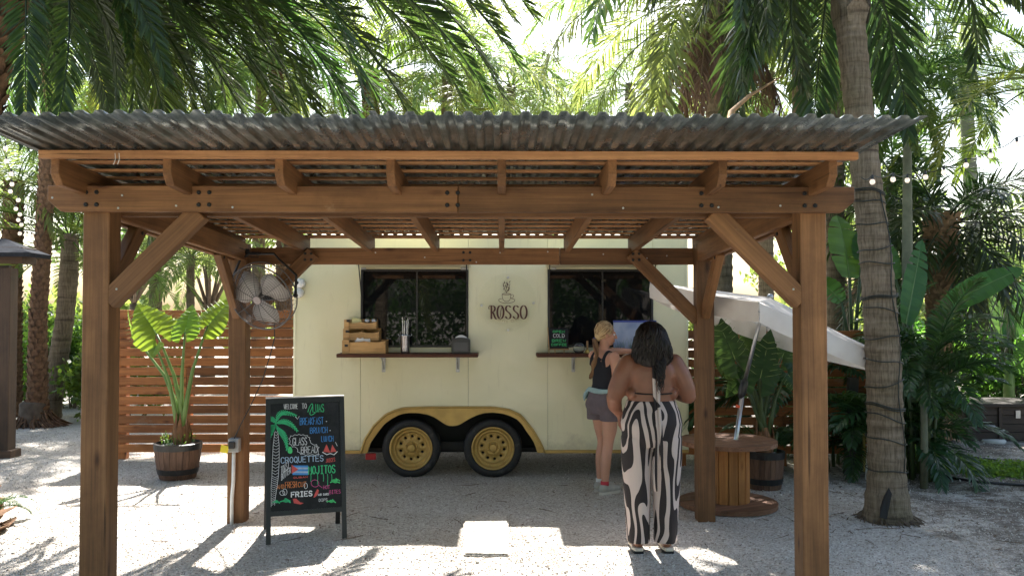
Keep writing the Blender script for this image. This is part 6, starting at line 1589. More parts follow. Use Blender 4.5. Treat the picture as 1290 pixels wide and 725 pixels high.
banana('banana plant with dark leaves behind the umbrella', bq, [
    (P(1070,350,10),P(1060,270,10.3),.5,(.2,-1,.2),.3),(P(1085,330,10),P(1110,280,10.3),.45,(-.3,-1,.2),.4),(P(1060,380,10),P(1030,345,10.1),.4,(.3,-.8,.4),.6)], 25)

# --- elephant ears
def ear_leaf(L, W, seed=0):
    """arrow-shaped scalloped leaf; petiole joins at the origin, tip at +x, lobes behind"""
    mb = MB(); nu = 26; nv = 6; nrib = 8
    def w_out(t):   # t: -0.36 .. 1
        if t < 0: 
            u = -t/.36; return .82*math.sqrt(max(0,1-u**2.6))*.98
        return .84*(1-t**1.7)**.9+.02*(1-t)
    def w_in(t): return 0 if t >= 0 else .10*min(1,(-t/.10))**.7+.12*(-t/.36)
    for s in (-1,1):
        rows = []
        for i in range(nu+1):
            t = -.36+1.36*i/nu; sc_ = 1+.055*math.cos((t+.36)/1.36*nrib*2*math.pi)
            a = w_in(t); b = max(a, w_out(t)*sc_); row = []
            for j in range(nv+1):
                v = j/nv; yv = a+(b-a)*v; x = t-.10*yv*(1 if t > 0 else .3)
                z = .10*yv-.16*yv*yv+.022*yv*math.cos((t+.36)/1.36*nrib*2*math.pi)-.10*max(0,t)**2
                row.append(Vector((x*L, s*yv*W*.5/.84, z*L)))
            rows.append(row)
        for i in range(nu): mb.strip(rows[i], rows[i+1])
    return mb.mesh('ear_leaf', sm=True, clean=False)
EAR = ear_leaf(1, .86); EAR.materials.append(M['ear'])
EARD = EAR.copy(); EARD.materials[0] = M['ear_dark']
RIBM = pbr('leaf_rib', (.30,.42,.12), .5)
mb = MB().tube([(-.02,0,-.004),(.5,0,-.03),(.97,0,-.10)],[.014,.009,.002],6)
for s in (-1,1):
    for k in range(7):
        t = -.02+.12*k; e = (t+.20-.02*k, s*.47*(1-(t*.9)**2), -.03-.08*max(0,t)); mb.tube([(max(0,t),0,-.006-.09*max(0,t)**2),((t+e[0])/2,e[1]*.55,.02-.06*max(0,t)),e],[.006,.004,.002],4)
EARRIB = mb.mesh('ribs'); EARRIB.materials.append(RIBM)
def ears(label, base, zb, leaves, seed, mat_st='stalk', husk=True, lm=None):
    t = thing('elephant_ear_plant', label, 'plant', (base[0],base[1],zb)); rr = random.Random(seed)
    if husk:
        mb = MB().tube([(0,0,-.03),(0,0,.06),(.0,0,.16),(0,0,.24)],[.085,.075,.07,.04],12)
        for k in range(9):
            a = k*2.4; o = Vector((math.cos(a),math.sin(a),0)); s = Vector((-o.y,o.x,0)); h = .16+.14*rr.random()
            mb.add([o*.08-s*.04, o*.08+s*.04, o*.095+s*.025+Vector((0,0,h*.6)), o*.07+Vector((0,0,h*1.25)), o*.095-s*.025+Vector((0,0,h*.6))],[(0,1,2,3,4)])
        obj('husk', mb.mesh('husk', clean=False), M['husk'], t)
    for i,(att,tip,sz,nr) in enumerate(leaves):
        att = Vector(att)-t.location; tip = Vector(tip)-t.location; ax = (tip-att)
        a = i*2.4; b = Vector((.035*math.cos(a),.035*math.sin(a),.12)); mid = b.lerp(att,.5)+Vector((-.10*(att.x-b.x),0,.08))
        obj('leaf_stalk', MB().tube([b, b.lerp(mid,.5)+Vector((0,0,.02)), mid, mid.lerp(att,.6)+Vector((0,0,.015)), att],[.03,.024,.017,.012,.009],8).mesh('petiole', sm=True), M[mat_st], t)
        Mx = Matrix.Translation(att) @ frame(ax, nr).to_4x4() @ Matrix.Scale(ax.length,4) @ Matrix.Diagonal((1,sz,1,1))
        lf = obj('leaf', lm or EAR, None, t, mtx=Mx); obj('ribs', EARRIB, None, lf)
    return t
D1 = b1.y
ears('elephant ear with sunlit yellow-green leaves growing in the left barrel', (b1.x+.04,D1), bh1, [
    (P(197,420,D1-.05),P(171,380,D1+.10),1.2,(.25,-1,.35)),(P(233,418,D1-.1),P(241,381,D1+.08),1.0,(-.1,-1,.3)),(P(262,410,D1+.05),P(292,372,D1+.2),1.15,(-.35,-1,.25)),
    (P(168,424,D1+.1),P(157,388,D1+.1),.7,(-1,-.45,.2)),(P(196,436,D1-.12),P(192,450,D1-.24),1.2,(-.15,-.75,.65))], 1)
# withered leaf and weeds in the pot
wl = wthing('potted_weeds', 'small fresh weeds growing round the elephant ear stem', 'plant', (b1.x,D1,bh1)); rr = random.Random(4)
for i in range(34):
    a = rr.uniform(0,6.28); r = rr.uniform(.09,.19); p = Vector((b1.x+r*math.cos(a), D1+r*math.sin(a), bh1-.005)); h = rr.uniform(.04,.14); 
    mb = MB(); q = p+Vector((rr.uniform(-.03,.03),rr.uniform(-.03,.03),h)); mb.tube([p,q],.0018,4)
    for k in range(8):
        c = p.lerp(q, .25+.75*k/8); b = rr.uniform(0,6.28); u = Vector((math.cos(b),math.sin(b),.5))*.022; v = Vector((-math.sin(b),math.cos(b),0))*.006; mb.add([c,c+u*.5+v,c+u,c+u*.5-v],[(0,1,2,3)])
    mb.build('sprig', M['grass'], wl, clean=False)
D2 = b2.y
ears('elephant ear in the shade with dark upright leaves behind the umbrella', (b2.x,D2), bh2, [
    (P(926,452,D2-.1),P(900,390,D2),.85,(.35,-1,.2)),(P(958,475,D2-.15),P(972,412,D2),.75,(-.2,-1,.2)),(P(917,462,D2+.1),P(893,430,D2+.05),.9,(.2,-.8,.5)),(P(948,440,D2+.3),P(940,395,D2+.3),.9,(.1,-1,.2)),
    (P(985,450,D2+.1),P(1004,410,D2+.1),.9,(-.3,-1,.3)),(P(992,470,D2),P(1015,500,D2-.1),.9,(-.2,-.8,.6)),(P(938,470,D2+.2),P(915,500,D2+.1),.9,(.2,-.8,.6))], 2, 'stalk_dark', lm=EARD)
bush('low fern-like palm seedling at the foot of the right barrel plant', (b2.x+.02,D2+.02), 2, .28, 33, .1)
for o in COL.objects:
    if o.get('label') == 'low fern-like palm seedling at the foot of the right barrel plant': o.location.z = bh2-.01
# --- dried palm stalk caught on the tin roof
ds = P(908,150,7.0); ds.z = ztin(7.0)+.05; de = P(985,96,7.35)
dk = wthing('dead_palm_stalk', 'tan dried palm stalk resting on the back of the tin roof', 'palm stalk', ds)
MB().tube([ds-Vector((.12,.1,-.0)), P(922,140,7.05), P(945,120,7.15), de], [.05,.04,.03,.012], 8, flat=.45).build('stalk', pbr('tan_stalk',(.42,.24,.11),.75,0,.35,12), dk, True)
# --- green ground cover at the right
rng = np.random.default_rng(3); n = 5200
cx_ = np.array([[G(1180,580).x,G(1180,580).y],[G(1215,592).x,G(1215,592).y],[G(1245,596).x,G(1245,596).y],[G(1275,590).x,G(1275,590).y],[G(1200,583).x,G(1200,583).y],[G(1160,572).x,G(1160,572).y],[G(1290,598).x,G(1290,598).y]])
idx = rng.integers(0,len(cx_),n); C = np.concatenate([cx_[idx]+rng.normal(size=(n,2))*np.array([.17,.16]), (.012+.06*rng.random((n,1))**2)],1)
q = np.array([[-1,0,0],[0,-.45,0],[1,0,.15],[0,.45,0]]); V = np.einsum('nij,kj->nki', rand_rot(n,rng), q)*(.018+.012*rng.random(n))[:,None,None]+C[:,None,:]; V[:,:,2] = np.maximum(V[:,:,2], .004)
tag(obj('ground_cover', npmesh('ground_cover', V.reshape(-1,3), np.arange(4*n).reshape(n,4)), M['grass']), 'bright green ground cover creeping over the gravel', kind='stuff')
mb = MB(); rr = random.Random(16)
for i in range(90):
    a = rr.uniform(0,6.28); r = rr.uniform(.17,.2); r2 = r+rr.uniform(.02,.10); h_ = rr.uniform(.01,.06)
    mb.tube([(r*math.cos(a),r*math.sin(a),h_),((r+r2)/2*math.cos(a+.05),(r+r2)/2*math.sin(a+.05),h_*.4+.01),(r2*math.cos(a+.12),r2*math.sin(a+.12),-.004)],[.006,.006,.003],4)
ro2 = obj('root_fibres', mb.mesh('fibres', clean=False), M['bark'], rp_); ro2['kind'] = 'stuff'
# low stump and root mat at the foot of the left palms
sp = G(27,540); tag(obj('tree_stump', MB().lathe([(0,.36),(.14,.365),(.185,.34),(.19,.1),(.24,-.05)], 18).mesh('stump', sm=True), M['bark'], None, loc=(sp.x,sp.y+.3,0)), 'short cut tree stump beside the rough-barked palm', 'stump')
mb = MB(); rr = random.Random(6)
for i in range(140):
    a = rr.uniform(0,6.28); r = rr.uniform(.12,.2); r2 = r+rr.uniform(.1,.3); mb.tube([(r*math.cos(a),r*math.sin(a),.22*rr.random()+.03),((r+r2)/2*math.cos(a),(r+r2)/2*math.sin(a),.07),(r2*math.cos(a+.1),r2*math.sin(a+.1),.0)],[.012,.011,.006],5)
o = obj('root_mat', mb.mesh('roots', clean=False), M['trunk_brown']); attach(o, [k for k in THINGS if k.name.startswith('rough_barked_palm')][0]); o.matrix_parent_inverse = Matrix(); o.location = (0,0,0)
# ================================================================ people
def fuse(mb, voxel=.007, sm_it=6, name='body'):
    """overlapping closed lofts -> one continuous smooth surface"""
    me = mb.mesh(name, clean=True); o = bpy.data.objects.new('tmp', me); COL.objects.link(o)
    r = o.modifiers.new('r','REMESH'); r.mode = 'VOXEL'; r.voxel_size = voxel
    s = o.modifiers.new('s','SMOOTH'); s.factor = .5; s.iterations = sm_it
    dg = bpy.context.evaluated_depsgraph_get(); dg.update()
    res = bpy.data.meshes.new_from_object(o.evaluated_get(dg)); bpy.data.objects.remove(o); smooth(res); res.name = name; return res
def limb(mb, pts, rad, n=14):
    """tapered limb with rounded ends, resampled along a smooth curve"""
    pts = [Vector(p) for p in pts]; P2 = []; R2 = []
    for i in range(len(pts)-1):
        p0 = pts[max(0,i-1)]; p1 = pts[i]; p2 = pts[i+1]; p3 = pts[min(len(pts)-1,i+2)]
        for k in range(6):
            t = k/6; P2.append(.5*((2*p1)+(-p0+p2)*t+(2*p0-5*p1+4*p2-p3)*t*t+(-p0+3*p1-3*p2+p3)*t**3)); R2.append(rad[i]+(rad[i+1]-rad[i])*(t*t*(3-2*t)))
    P2.append(pts[-1]); R2.append(rad[-1]); mb.tube(P2, R2, n); mb.ball(pts[0], rad[0], 12, 8); mb.ball(pts[-1], rad[-1], 12, 8); return mb
def hand(mb, wrist, dirv, palm_n, size=1.0, curl=.5, mirror=1, spread=1.0):
    """palm, four unequal curled fingers and a thumb leaving the side of the palm"""
    d = Vector(dirv).normalized(); nn = Vector(palm_n); nn = (nn-d*nn.dot(d)).normalized(); s = d.cross(nn)*mirror; w0 = Vector(wrist)
    k = size
    for j in range(5):
        u = j/4; c = w0+d*(.012+.068*u)*k
        mb.tube([c-s*(.026+.010*u)*k, c+s*(.026+.010*u)*k], .0135*k, 10); 
    limb(mb, [w0-d*.02*k, w0+d*.05*k], [.024*k,.022*k])
    for f,(off,ln) in enumerate(((-.033,.066),(-.011,.075),(.011,.071),(.031,.056))):
        b = w0+d*.08*k+s*off*k; a = 0; p = b; pts = [b-d*.02*k, b]; 
        for q,fr_ in enumerate((.45,.32,.23)):
            a += curl*(.8 if q == 0 else 1.0); dd = d*math.cos(a)+nn*math.sin(a)+s*off*2*spread*(1 if q==0 else .5); p = p+dd.normalized()*ln*fr_*k; pts.append(p)
        limb(mb, pts, [.0105*k,.0105*k,.0095*k,.0088*k,.0078*k], 10)
    b = w0+d*.022*k-s*.028*k
    limb(mb, [b, b+(d*.5-s*.8+nn*.25).normalized()*.032*k, b+(d*.8-s*.62+nn*.4).normalized()*.058*k, b+(d*.95-s*.4+nn*.5).normalized()*.078*k], [.014*k,.0125*k,.011*k,.009*k], 10)
def head(mb, c, yaw, r=(.073,.094,.115), pitch=0):
    """skull, jaw, nose, brow, lips, ears; faces +y turned by yaw"""
    rt_ = Matrix.Rotation(yaw,3,'Z') @ Matrix.Rotation(pitch,3,'X'); c = Vector(c)
    w_ = lambda x,y,z: c+rt_ @ Vector((x,y,z))
    mb.ball(w_(0,-.008,.022), (r[0],r[1]*.97,r[2]*.80), 20, 14, rt_)
    mb.ball(w_(0,.028,-.03), (r[0]*.82,r[1]*.66,r[2]*.74), 18, 12, rt_)
    mb.ball(w_(0,.052,-.078), (.032,.028,.026), 12, 8, rt_)            # chin
    for s in (-1,1):
        mb.ball(w_(s*.042,.055,-.022), (.026,.026,.024), 10, 8, rt_)       # cheek
        mb.ball(w_(s*.026,.078,.022), (.024,.012,.010), 10, 6, rt_)     # brow
        mb.ball(w_(s*.070,-.002,-.008), (.010,.020,.031), 10, 8, rt_ @ Matrix.Rotation(s*.35,3,'Z'))   # ear
    limb(mb, [w_(0,.083,.016), w_(0,.098,-.006), w_(0,.104,-.024)], [.009,.011,.013], 10)
    mb.ball(w_(0,.084,-.052), (.024,.011,.006), 10, 6, rt_); mb.ball(w_(0,.083,-.061), (.020,.011,.006), 10, 6, rt_)
    return w_
def eyes(par, w_, rz, iris=(.10,.06,.04)):
    for s in (-1,1):
        e = obj('eye', MB().ball(w_(s*.030,.073,.004), .0115, 12, 8).mesh('eye', None, True), M['white'], par)
        obj('iris', MB().ball(w_(s*.030,.0798,.004), .0062, 10, 6).mesh('iris', None, True), bpy.data.materials.get('iris') or pbr('iris', iris, .2), e)
def strands(paths, r0, n=5):
    mb = MB()
    for pts, k in paths:
        m = len(pts); mb.tube(pts, [r0*k*(1-.75*(i/(m-1))**2) for i in range(m)], n)
    return mb

# ---------------------------------------------------------------- woman in zebra trousers
wl_ = G(821,692)
wo_ = thing('person', 'woman with long black hair in zebra-print trousers and halter top, seen from behind', 'person', (wl_.x,wl_.y,0))
B = MB()
B.rings([(0,.0,.78,.14,.12),(0,.0,.82,.195,.15),(0,-.012,.90,.205,.158),(0,-.01,.98,.19,.145),(0,.0,1.05,.170,.128),(0,.0,1.12,.172,.126),(0,-.004,1.20,.180,.126),(0,-.006,1.27,.186,.120),(0,-.008,1.325,.172,.10),(0,-.006,1.36,.125,.078),(0,0,1.39,.072,.062),(0,.008,1.43,.056,.058),(0,.012,1.49,.054,.058)], 28)
for s in (-1,1):
    B.ball((s*.055,-.03,.86), (.115,.12,.12), 16, 12)                         # seat
    B.ball((s*.085,-.065,1.25), (.075,.05,.09), 14, 10)                       # shoulder blades
    B.ball((s*.145,-.04,1.11), (.042,.07,.045), 12, 8)                        # soft fold under the strap
    limb(B, [(s*.10,0,.80),(s*.105,.0,.45),(s*.103,-.02,.28),(s*.10,-.03,.07)], [.105,.062,.058,.040])
    limb(B, [(s*.10,-.055,.055),(s*.103,.02,.045),(s*.112,.10,.03),(s*.115,.14,.026)], [.035,.036,.034,.024])
limb(B, [(-.165,-.012,1.325),(-.205,-.022,1.24),(-.245,-.02,1.14),(-.268,-.02,1.085)], [.068,.074,.070,.056])
limb(B, [(-.268,-.02,1.085),(-.255,.06,1.02),(-.225,.115,.965),(-.212,.125,.945)], [.057,.053,.036,.030])
hand(B, (-.210,.122,.940), (.10,-.05,-1), (1,.2,0), .95, .35, 1)
limb(B, [(.165,-.012,1.325),(.205,-.022,1.24),(.245,-.02,1.145),(.266,-.018,1.09)], [.068,.074,.070,.056])
limb(B, [(.266,-.018,1.09),(.235,.08,1.09),(.185,.175,1.115),(.165,.205,1.12)], [.057,.053,.036,.030])
hand(B, (.160,.212,1.122), (-.6,.7,.2), (-.6,-.5,.3), .95, .5, 1)
wf = head(B, (0,.03,1.505), R(-4))
obj('body', fuse(B), M['skin_dark'], wo_); eyes(wo_, wf, 0)
# trousers: high waist, wide straight legs
T = MB()
T.rings([(0,0,.74,.19,.155),(0,-.012,.80,.213,.17),(0,-.016,.90,.222,.178),(0,-.012,.98,.205,.162),(0,-.004,1.03,.184,.142),(0,.0,1.062,.178,.135)], 28)
for s in (-1,1):
    T.ball((s*.06,-.04,.87), (.125,.135,.12), 16, 12)
    T.rings([(s*.096,.0,.055,.084,.112),(s*.097,-.002,.12,.084,.106),(s*.100,-.002,.3,.090,.108),(s*.105,0,.5,.102,.118),(s*.107,0,.66,.112,.138),(s*.10,0,.80,.118,.155)], 24)
tm = fuse(T, .008, 4, 'trousers')
for v in tm.vertices:      # hanging folds
    f = max(0, min(1, (.85-v.co.z)/.5)); a = math.atan2(v.co.y, v.co.x-math.copysign(.104, v.co.x)); k = 1+.035*f*math.sin(5*a+3*v.co.z+(2 if v.co.x>0 else 0))
    cx_ = math.copysign(.104, v.co.x); v.co.x = cx_+(v.co.x-cx_)*k; v.co.y *= k
obj('trousers', tm, M['zebra'], wo_)
# halter tie: strap round the back, two long tails down the spine
def band(pts, wd, nrm, th=.003):
    mb = MB(); L=[]; Rr=[]
    for i,p in enumerate(pts):
        t = Vector(pts[min(i+1,len(pts)-1)])-Vector(pts[max(i-1,0)]); s = t.cross(Vector(nrm[i] if isinstance(nrm,list) else nrm)).normalized()*wd/2; L.append(Vector(p)+s); Rr.append(Vector(p)-s)
    mb.strip(L,Rr); return mb
def solid(o, th=.003):
    m = o.modifiers.new('thickness','SOLIDIFY'); m.thickness = th; return o
zs_ = [1.40,1.36,1.30,1.24,1.18,1.12,1.06,1.0,.92,.84,.76,.68,.60,.52,.44]
def backy(z):
    tb = [(1.42,-.06),(1.39,-.078),(1.36,-.095),(1.32,-.118),(1.25,-.135),(1.15,-.140),(1.05,-.150),(1.0,-.18),(.9,-.205),(.84,-.205),(.76,-.19),(.7,-.175),(.5,-.165),(.4,-.16)]
    for (a,b),(c,d_) in zip(tb,tb[1:]):
        if c <= z <= a: return d_+(b-d_)*(z-c)/(a-c)
    return tb[-1][1]
for x0, k, wd in ((.004,0,.026),(.026,2,.022)):
    pts = [(x0+.006*math.sin(z*9+k)+(.012 if k else 0)*(1.4-z), backy(z)-.006-.003*k, z) for z in zs_[:len(zs_)-k]]
    solid(obj('halter_tail', band(pts, wd, (0,-1,0)).mesh('tail', sm=True, clean=False), M['zebra'], wo_))
pts = []; nr = []
for i in range(41):
    a = 2*math.pi*i/40; n_ = Vector((math.cos(a), math.sin(a), 0)); pts.append((.189*math.cos(a), -.003+.134*math.sin(a), 1.125+.012*math.sin(a))); nr.append(n_)
obj('back_strap', MB().tube(pts, .0055, 6).mesh('strap', sm=True), M['hair_black'], wo_)
solid(obj('bandeau', band([p for p in pts[2:19]], .09, nr[2:19]).mesh('bandeau', clean=False, sm=True), M['zebra'], wo_))
# hair: full wavy mass to the shoulders with loose locks down the back
hb = MB(); hb.ball((0,.003,1.525), (.094,.110,.105), 24, 16); hb.rings([(0,-.02,1.54,.102,.098),(0,-.03,1.48,.124,.098),(.0,-.045,1.42,.138,.088),(.0,-.06,1.37,.142,.068),(.0,-.078,1.335,.128,.045),(.01,-.098,1.30,.075,.026)], 20)
cap = fuse(hb, .009, 5, 'hair_cap')
hr = obj('hair', cap, M['hair_black'], wo_); rh = random.Random(12); paths = []
def capsurf(v):
    """push a point out to the hair volume"""
    z = v.z
    tb = [(1.63,.0,.003,.01,.01),(1.60,.0,.003,.066,.078),(1.56,.0,-.01,.096,.106),(1.48,0,-.03,.126,.100),(1.42,0,-.045,.140,.090),(1.37,0,-.06,.144,.070),(1.335,0,-.078,.130,.048),(1.30,.01,-.098,.078,.030),(1.2,.01,-.12,.05,.03)]
    for p,q in zip(tb,tb[1:]):
        if q[0] <= z <= p[0]:
            u = (p[0]-z)/(p[0]-q[0]); cx,cy,rx,ry = [p[i]+(q[i]-p[i])*u for i in range(1,5)]; dx,dy = v.x-cx, v.y-cy; q_ = math.hypot(dx/rx, dy/ry) or 1e-3; return Vector((cx+dx/q_, cy+dy/q_, z))
    return v
for i in range(420):
    a = rh.uniform(R(150),R(390)); zst = rh.uniform(1.50,1.625); zen = rh.choice((rh.uniform(1.30,1.40), rh.uniform(1.32,1.46), rh.uniform(1.42,1.5))); am = rh.uniform(.004,.011); fq = rh.uniform(24,44); ph = rh.uniform(0,6.28); pts = []
    for k in range(14):
        t = k/13; z = zst+(zen-zst)*t; aa = a+.12*math.sin(ph+t*3)
        v = capsurf(Vector((math.cos(aa)*.1, -.03+math.sin(aa)*.1, z))); o_ = Vector((math.cos(aa),math.sin(aa),0)); s_ = Vector((-o_.y,o_.x,0))
        pts.append(v+o_*(am*.6*math.cos(ph+z*fq)+.001)+s_*(am*math.sin(ph+z*fq)*min(1,t*2+.15)))
    paths.append((pts, rh.uniform(.7,1.4)))
for i in range(46):      # wavy locks lying down the back beside the strap
    ph = rh.uniform(0,6.28); x0 = rh.uniform(-.01,.06); ln = rh.uniform(.012,.024); am = rh.uniform(.006,.014); pts = [Vector((x0*(1-.04*k)+.022+am*math.sin(ph+k*1.05), backy(1.40-ln*k)-.016-.008*math.cos(ph+k*1.05)-.004, 1.40-ln*k)) for k in range(13)]; paths.append((pts, rh.uniform(.6,1.2)))
obj('locks', strands(paths, .0048).mesh('locks', sm=True, clean=False), M['hair_black'], hr)
for s in (-1,1):
    so_ = obj('sandal', MB().prism([(0,0)]+[(0,0)],0,0).mesh('x') if False else MB().add([(s*.108+wx_*.042*(1-.25*(k in (0,7))), y_, z_) for z_ in (.002,.024) for k,(wx_,y_) in enumerate(((-.75,-.095),(-1,-.05),(-.85,.02),(-1.05,.09),(-.7,.16),(.7,.16),(1.05,.09),(.85,.02),(1,-.05),(.75,-.095)))],
        [tuple(range(9,-1,-1)), tuple(range(10,20))]+[(k,(k+1)%10,10+(k+1)%10,10+k) for k in range(10)]).mesh('sandal'), M['sandal'], wo_)
    bm = bmesh.new(); bm.from_mesh(so_.data); bmesh.ops.bevel(bm, geom=[e for e in bm.edges if abs(e.verts[0].co.z-e.verts[1].co.z) < .001], offset=.004, segments=1, affect='EDGES'); bm.to_mesh(so_.data); bm.free()
    obj('strap', MB().tube([(s*.108-.045,.05,.02),(s*.108-.035,.055,.065),(s*.108,.06,.078),(s*.108+.035,.055,.065),(s*.108+.045,.05,.02)], .009, 6).mesh('strap', sm=True), M['sandal'], so_)
    obj('outsole', MB().add([(s*.108+wx_*.043, y_, z_) for z_ in (-.012,.003) for k,(wx_,y_) in enumerate(((-.75,-.098),(-1,-.05),(-.85,.02),(-1.05,.09),(-.7,.163),(.7,.163),(1.05,.09),(.85,.02),(1,-.05),(.75,-.098)))],
        [tuple(range(9,-1,-1)), tuple(range(10,20))]+[(k,(k+1)%10,10+(k+1)%10,10+k) for k in range(10)]).mesh('outsole'), M['black'], so_)
wo_.location.z = .012

# ---------------------------------------------------------------- girl with blond ponytail at the counter
gl = G(764,620); GY = R(-52)
gi = thing('person', 'girl with blond ponytail in navy tank top and shorts leaning on the counter', 'person', (gl.x-.02, gl.y+.02, .006), GY)
def toL(p):   # world -> girl's local frame
    v = Vector(p)-Vector(gi.location); return Matrix.Rotation(-GY,3,'Z') @ v
B = MB()
B.rings([(0,0,.775,.10,.09),(0,-.004,.815,.150,.112),(0,-.008,.87,.162,.122),(0,0,.94,.142,.105),(0,.004,1.01,.120,.090),(0,.006,1.08,.124,.090),(0,.006,1.16,.138,.098),(0,.0,1.23,.146,.094),(0,-.002,1.28,.136,.078),(0,-.002,1.312,.095,.058),(0,.004,1.34,.052,.048),(0,.012,1.40,.046,.046),(0,.016,1.44,.045,.048)], 26)
for s in (-1,1):
    B.ball((s*.07,-.030,.83), (.08,.088,.085), 14, 10); B.ball((s*.06,.065,1.17), (.06,.05,.055), 12, 8); B.ball((s*.07,-.05,1.22), (.055,.035,.065), 12, 8)
limb(B, [(-.080,0,.80),(-.072,.035,.62),(-.062,.045,.45),(-.064,.022,.32),(-.062,.012,.09)], [.088,.074,.050,.052,.034])
limb(B, [(.080,0,.80),(.074,.0,.62),(.064,-.01,.45),(.066,-.04,.32),(.064,-.052,.09)], [.088,.074,.050,.052,.034])
for s in (-1,1): limb(B, [(s*.063,-.045-s*.032,.05),(s*.064,.03-s*.032,.045),(s*.066,.11-s*.032,.03)], [.034,.034,.026])
# right arm hangs and bends forward, left arm rests on the counter
limb(B, [(.142,.0,1.275),(.172,-.012,1.16),(.182,-.02,1.04)], [.048,.044,.037]); limb(B, [(.182,-.02,1.04),(.17,.08,.97),(.15,.165,.93)], [.038,.036,.025])
hand(B, (.148,.172,.927), (-.15,.8,-.3), (-1,0,-.2), .88, .5, 1)
hw_ = toL(P(793,438.5,8.42)); hw_.z = SZ+.028-.006; el_ = toL((gl.x+.10, 8.33, SZ+.03)); sh_ = Vector((-.142,.0,1.275))
limb(B, [sh_, sh_.lerp(el_,.5)+Vector((0,0,-.02)), el_], [.048,.044,.037]); limb(B, [el_, el_.lerp(hw_,.5), hw_], [.037,.034,.025])
hd_ = (hw_-el_).normalized(); hand(B, hw_, hd_, (0,0,-1), .88, .45, 1)
gf = head(B, (0,.03,1.482), R(-32), (.069,.088,.108), R(-6))
obj('body', fuse(B, .0065), M['skin_light'], gi); eyes(gi, gf, 0, (.08,.14,.2))
T = MB(); T.rings([(0,-.002,.90,.156,.116),(0,.003,.95,.146,.108),(0,.006,1.01,.127,.096),(0,.008,1.08,.130,.096),(0,.008,1.16,.144,.104),(0,.003,1.215,.147,.100)], 26)
for s in (-1,1):
    T.ball((s*.06,.066,1.17), (.064,.054,.06), 12, 8); limb(T, [(s*.085,-.085,1.20),(s*.080,-.072,1.27),(s*.075,-.01,1.318),(s*.075,.06,1.27),(s*.08,.09,1.19)], [.017]*5, 8)
T.rings([(0,-.055,1.18,.10,.045),(0,-.056,1.25,.082,.036),(0,-.048,1.285,.05,.03)], 18)
obj('tank_top', fuse(T, .007, 4, 'tank'), M['tank'], gi)
T = MB(); T.rings([(0,-.004,.735,.165,.122),(0,-.008,.80,.170,.130),(0,-.010,.87,.172,.130),(0,-.003,.93,.154,.115),(0,.002,.965,.146,.108)], 26)
for s in (-1,1): T.rings([(s*.088,.002,.675,.100,.104),(s*.088,.0,.74,.098,.104),(s*.085,-.005,.80,.096,.112)], 20); T.ball((s*.07,-.042,.82), (.095,.10,.095), 14, 10)
obj('shorts', fuse(T, .0075, 4, 'shorts'), M['shorts'], gi)
T = MB()
for z_, k in ((.955,0),(.968,1.2),(.946,2.2)):
    T.tube([(.157*math.cos(a), -.002+.118*math.sin(a), z_+.006*math.sin(3*a+k)) for a in np.linspace(0,2*math.pi,33)], .013, 8)
limb(T, [(-.145,-.04,.95),(-.175,-.05,.92),(-.178,-.055,.87)], [.02,.022,.012]); limb(T, [(-.15,-.06,.95),(-.165,-.085,.90),(-.172,-.09,.85)], [.018,.02,.008])
obj('tied_shirt', fuse(T, .007, 3, 'tied'), M['belt'], gi)
for s in (-1,1):
    T = MB(); x = s*.064; fy_ = -s*.032
    limb(T, [(x,fy_-.05,.045),(x,fy_+.03,.042),(x+s*.004,fy_+.10,.034),(x+s*.005,fy_+.142,.030)], [.042,.042,.040,.031]); T.rings([(x,fy_-.03,.03,.040,.046),(x,fy_-.028,.085,.040,.044)], 16)
    me = fuse(T, .0065, 4, 'sneaker')
    for v in me.vertices: v.co.z = max(.012, v.co.z)
    sk_ = obj('sneaker', me, M['sneaker'], gi)
    obj('sole', MB().rings([(x+s*.002,fy_+.042,z_,.043,.138) for z_ in (-.006,.018)], 22).mesh('sole'), M['sole'], sk_)
    obj('sock', MB().rings([(x,fy_-.024,.075,.0385,.040),(x,fy_-.022,.115,.0385,.039)], 18).mesh('sock', sm=True), M['sock'] if s > 0 else M['white'], gi)
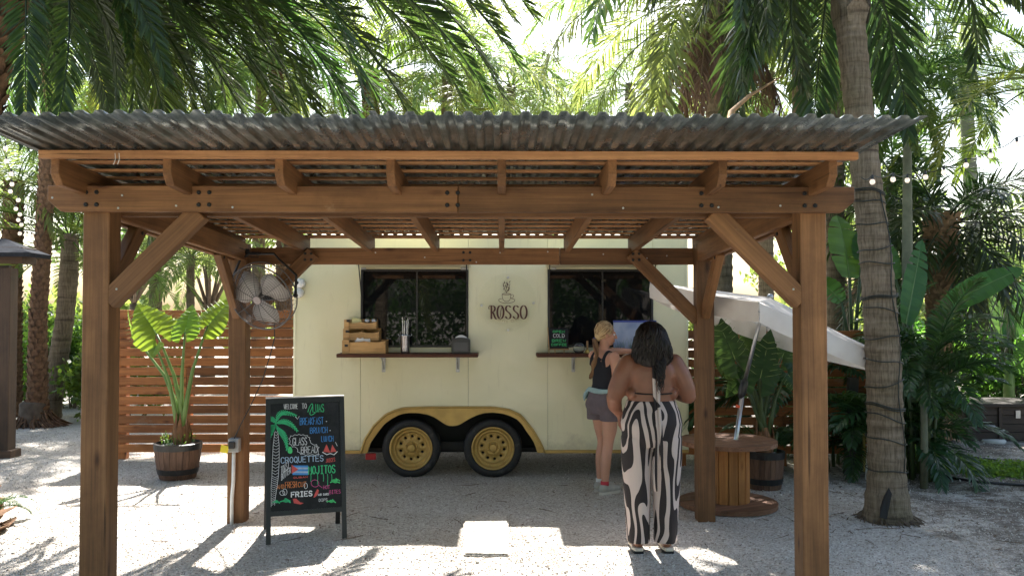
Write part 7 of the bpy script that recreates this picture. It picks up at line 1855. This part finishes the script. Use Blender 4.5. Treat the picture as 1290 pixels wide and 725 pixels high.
# hair: swept back cap, low ponytail turning to a braid
hc = gf(0,-.022,.032); rt_ = Matrix.Rotation(R(-32),3,'Z') @ Matrix.Rotation(R(-6),3,'X')
hb = MB(); hb.ball(hc, (.075,.086,.088), 22, 16, rt_); hb.ball(gf(0,-.065,-.015), (.055,.042,.06), 16, 10, rt_)
hr = obj('hair', fuse(hb, .007, 4, 'hair'), M['hair_blond'], gi); rh = random.Random(3); paths = []
tie = gf(0,-.105,-.055)
for i in range(230):
    a = rh.uniform(R(-25),R(205)); el = rh.uniform(-.25,1.45); d_ = Vector((math.cos(a)*math.cos(el)*1.0, math.sin(a)*math.cos(el), math.sin(el)))
    st_ = hc+rt_ @ Vector((.078*d_.x,.089*d_.y*.75,.091*d_.z)); pts = []
    for k in range(9):
        t = k/8; v = st_.lerp(tie, t); c_ = hc; dd = v-c_; ll = rt_.transposed() @ dd; q = math.sqrt((ll.x/.080)**2+(ll.y/.091)**2+(ll.z/.093)**2)
        if q < 1 and t < .9: v = c_+dd*(1.0/max(q,.2)) if q > .25 else v
        pts.append(v)
    paths.append((pts, rh.uniform(.7,1.2)))
obj('combed_strands', strands(paths, .0042).mesh('strands', sm=True, clean=False), M['hair_blond'], hr)
obj('hair_tie', MB().ball(tie, (.017,.017,.014), 12, 8).mesh('tie', sm=True), pbr('blue_hair_tie',(.03,.05,.22),.6), hr)
pt = [tie, toL(P(752,447,gl.y-.08)), toL(P(748,458,gl.y-.11)), toL(P(746,468,gl.y-.12)), toL(P(743.5,477,gl.y-.10))]
pt = [Vector(p) for p in pt]; paths = []
for i in range(46):
    a = rh.uniform(0,6.28); r = .022*rh.random()**.5; pts = []
    for k in range(17):
        t = k/16; u = t*(len(pt)-1); j = min(len(pt)-2,int(u)); c_ = pt[j].lerp(pt[j+1],u-j); rad_ = r*(1.1-.55*t)+.006*math.sin(t*16)*(t>.15)
        an = a+t*7.5; pts.append(c_+Vector((math.cos(an)*rad_, math.sin(an)*rad_, 0)))
    paths.append((pts, rh.uniform(.8,1.4)))
obj('braid', strands(paths, .0042).mesh('braid', sm=True, clean=False), M['hair_ends'], hr)
for o in THINGS:
    if 'wb' in o: del o['wb']
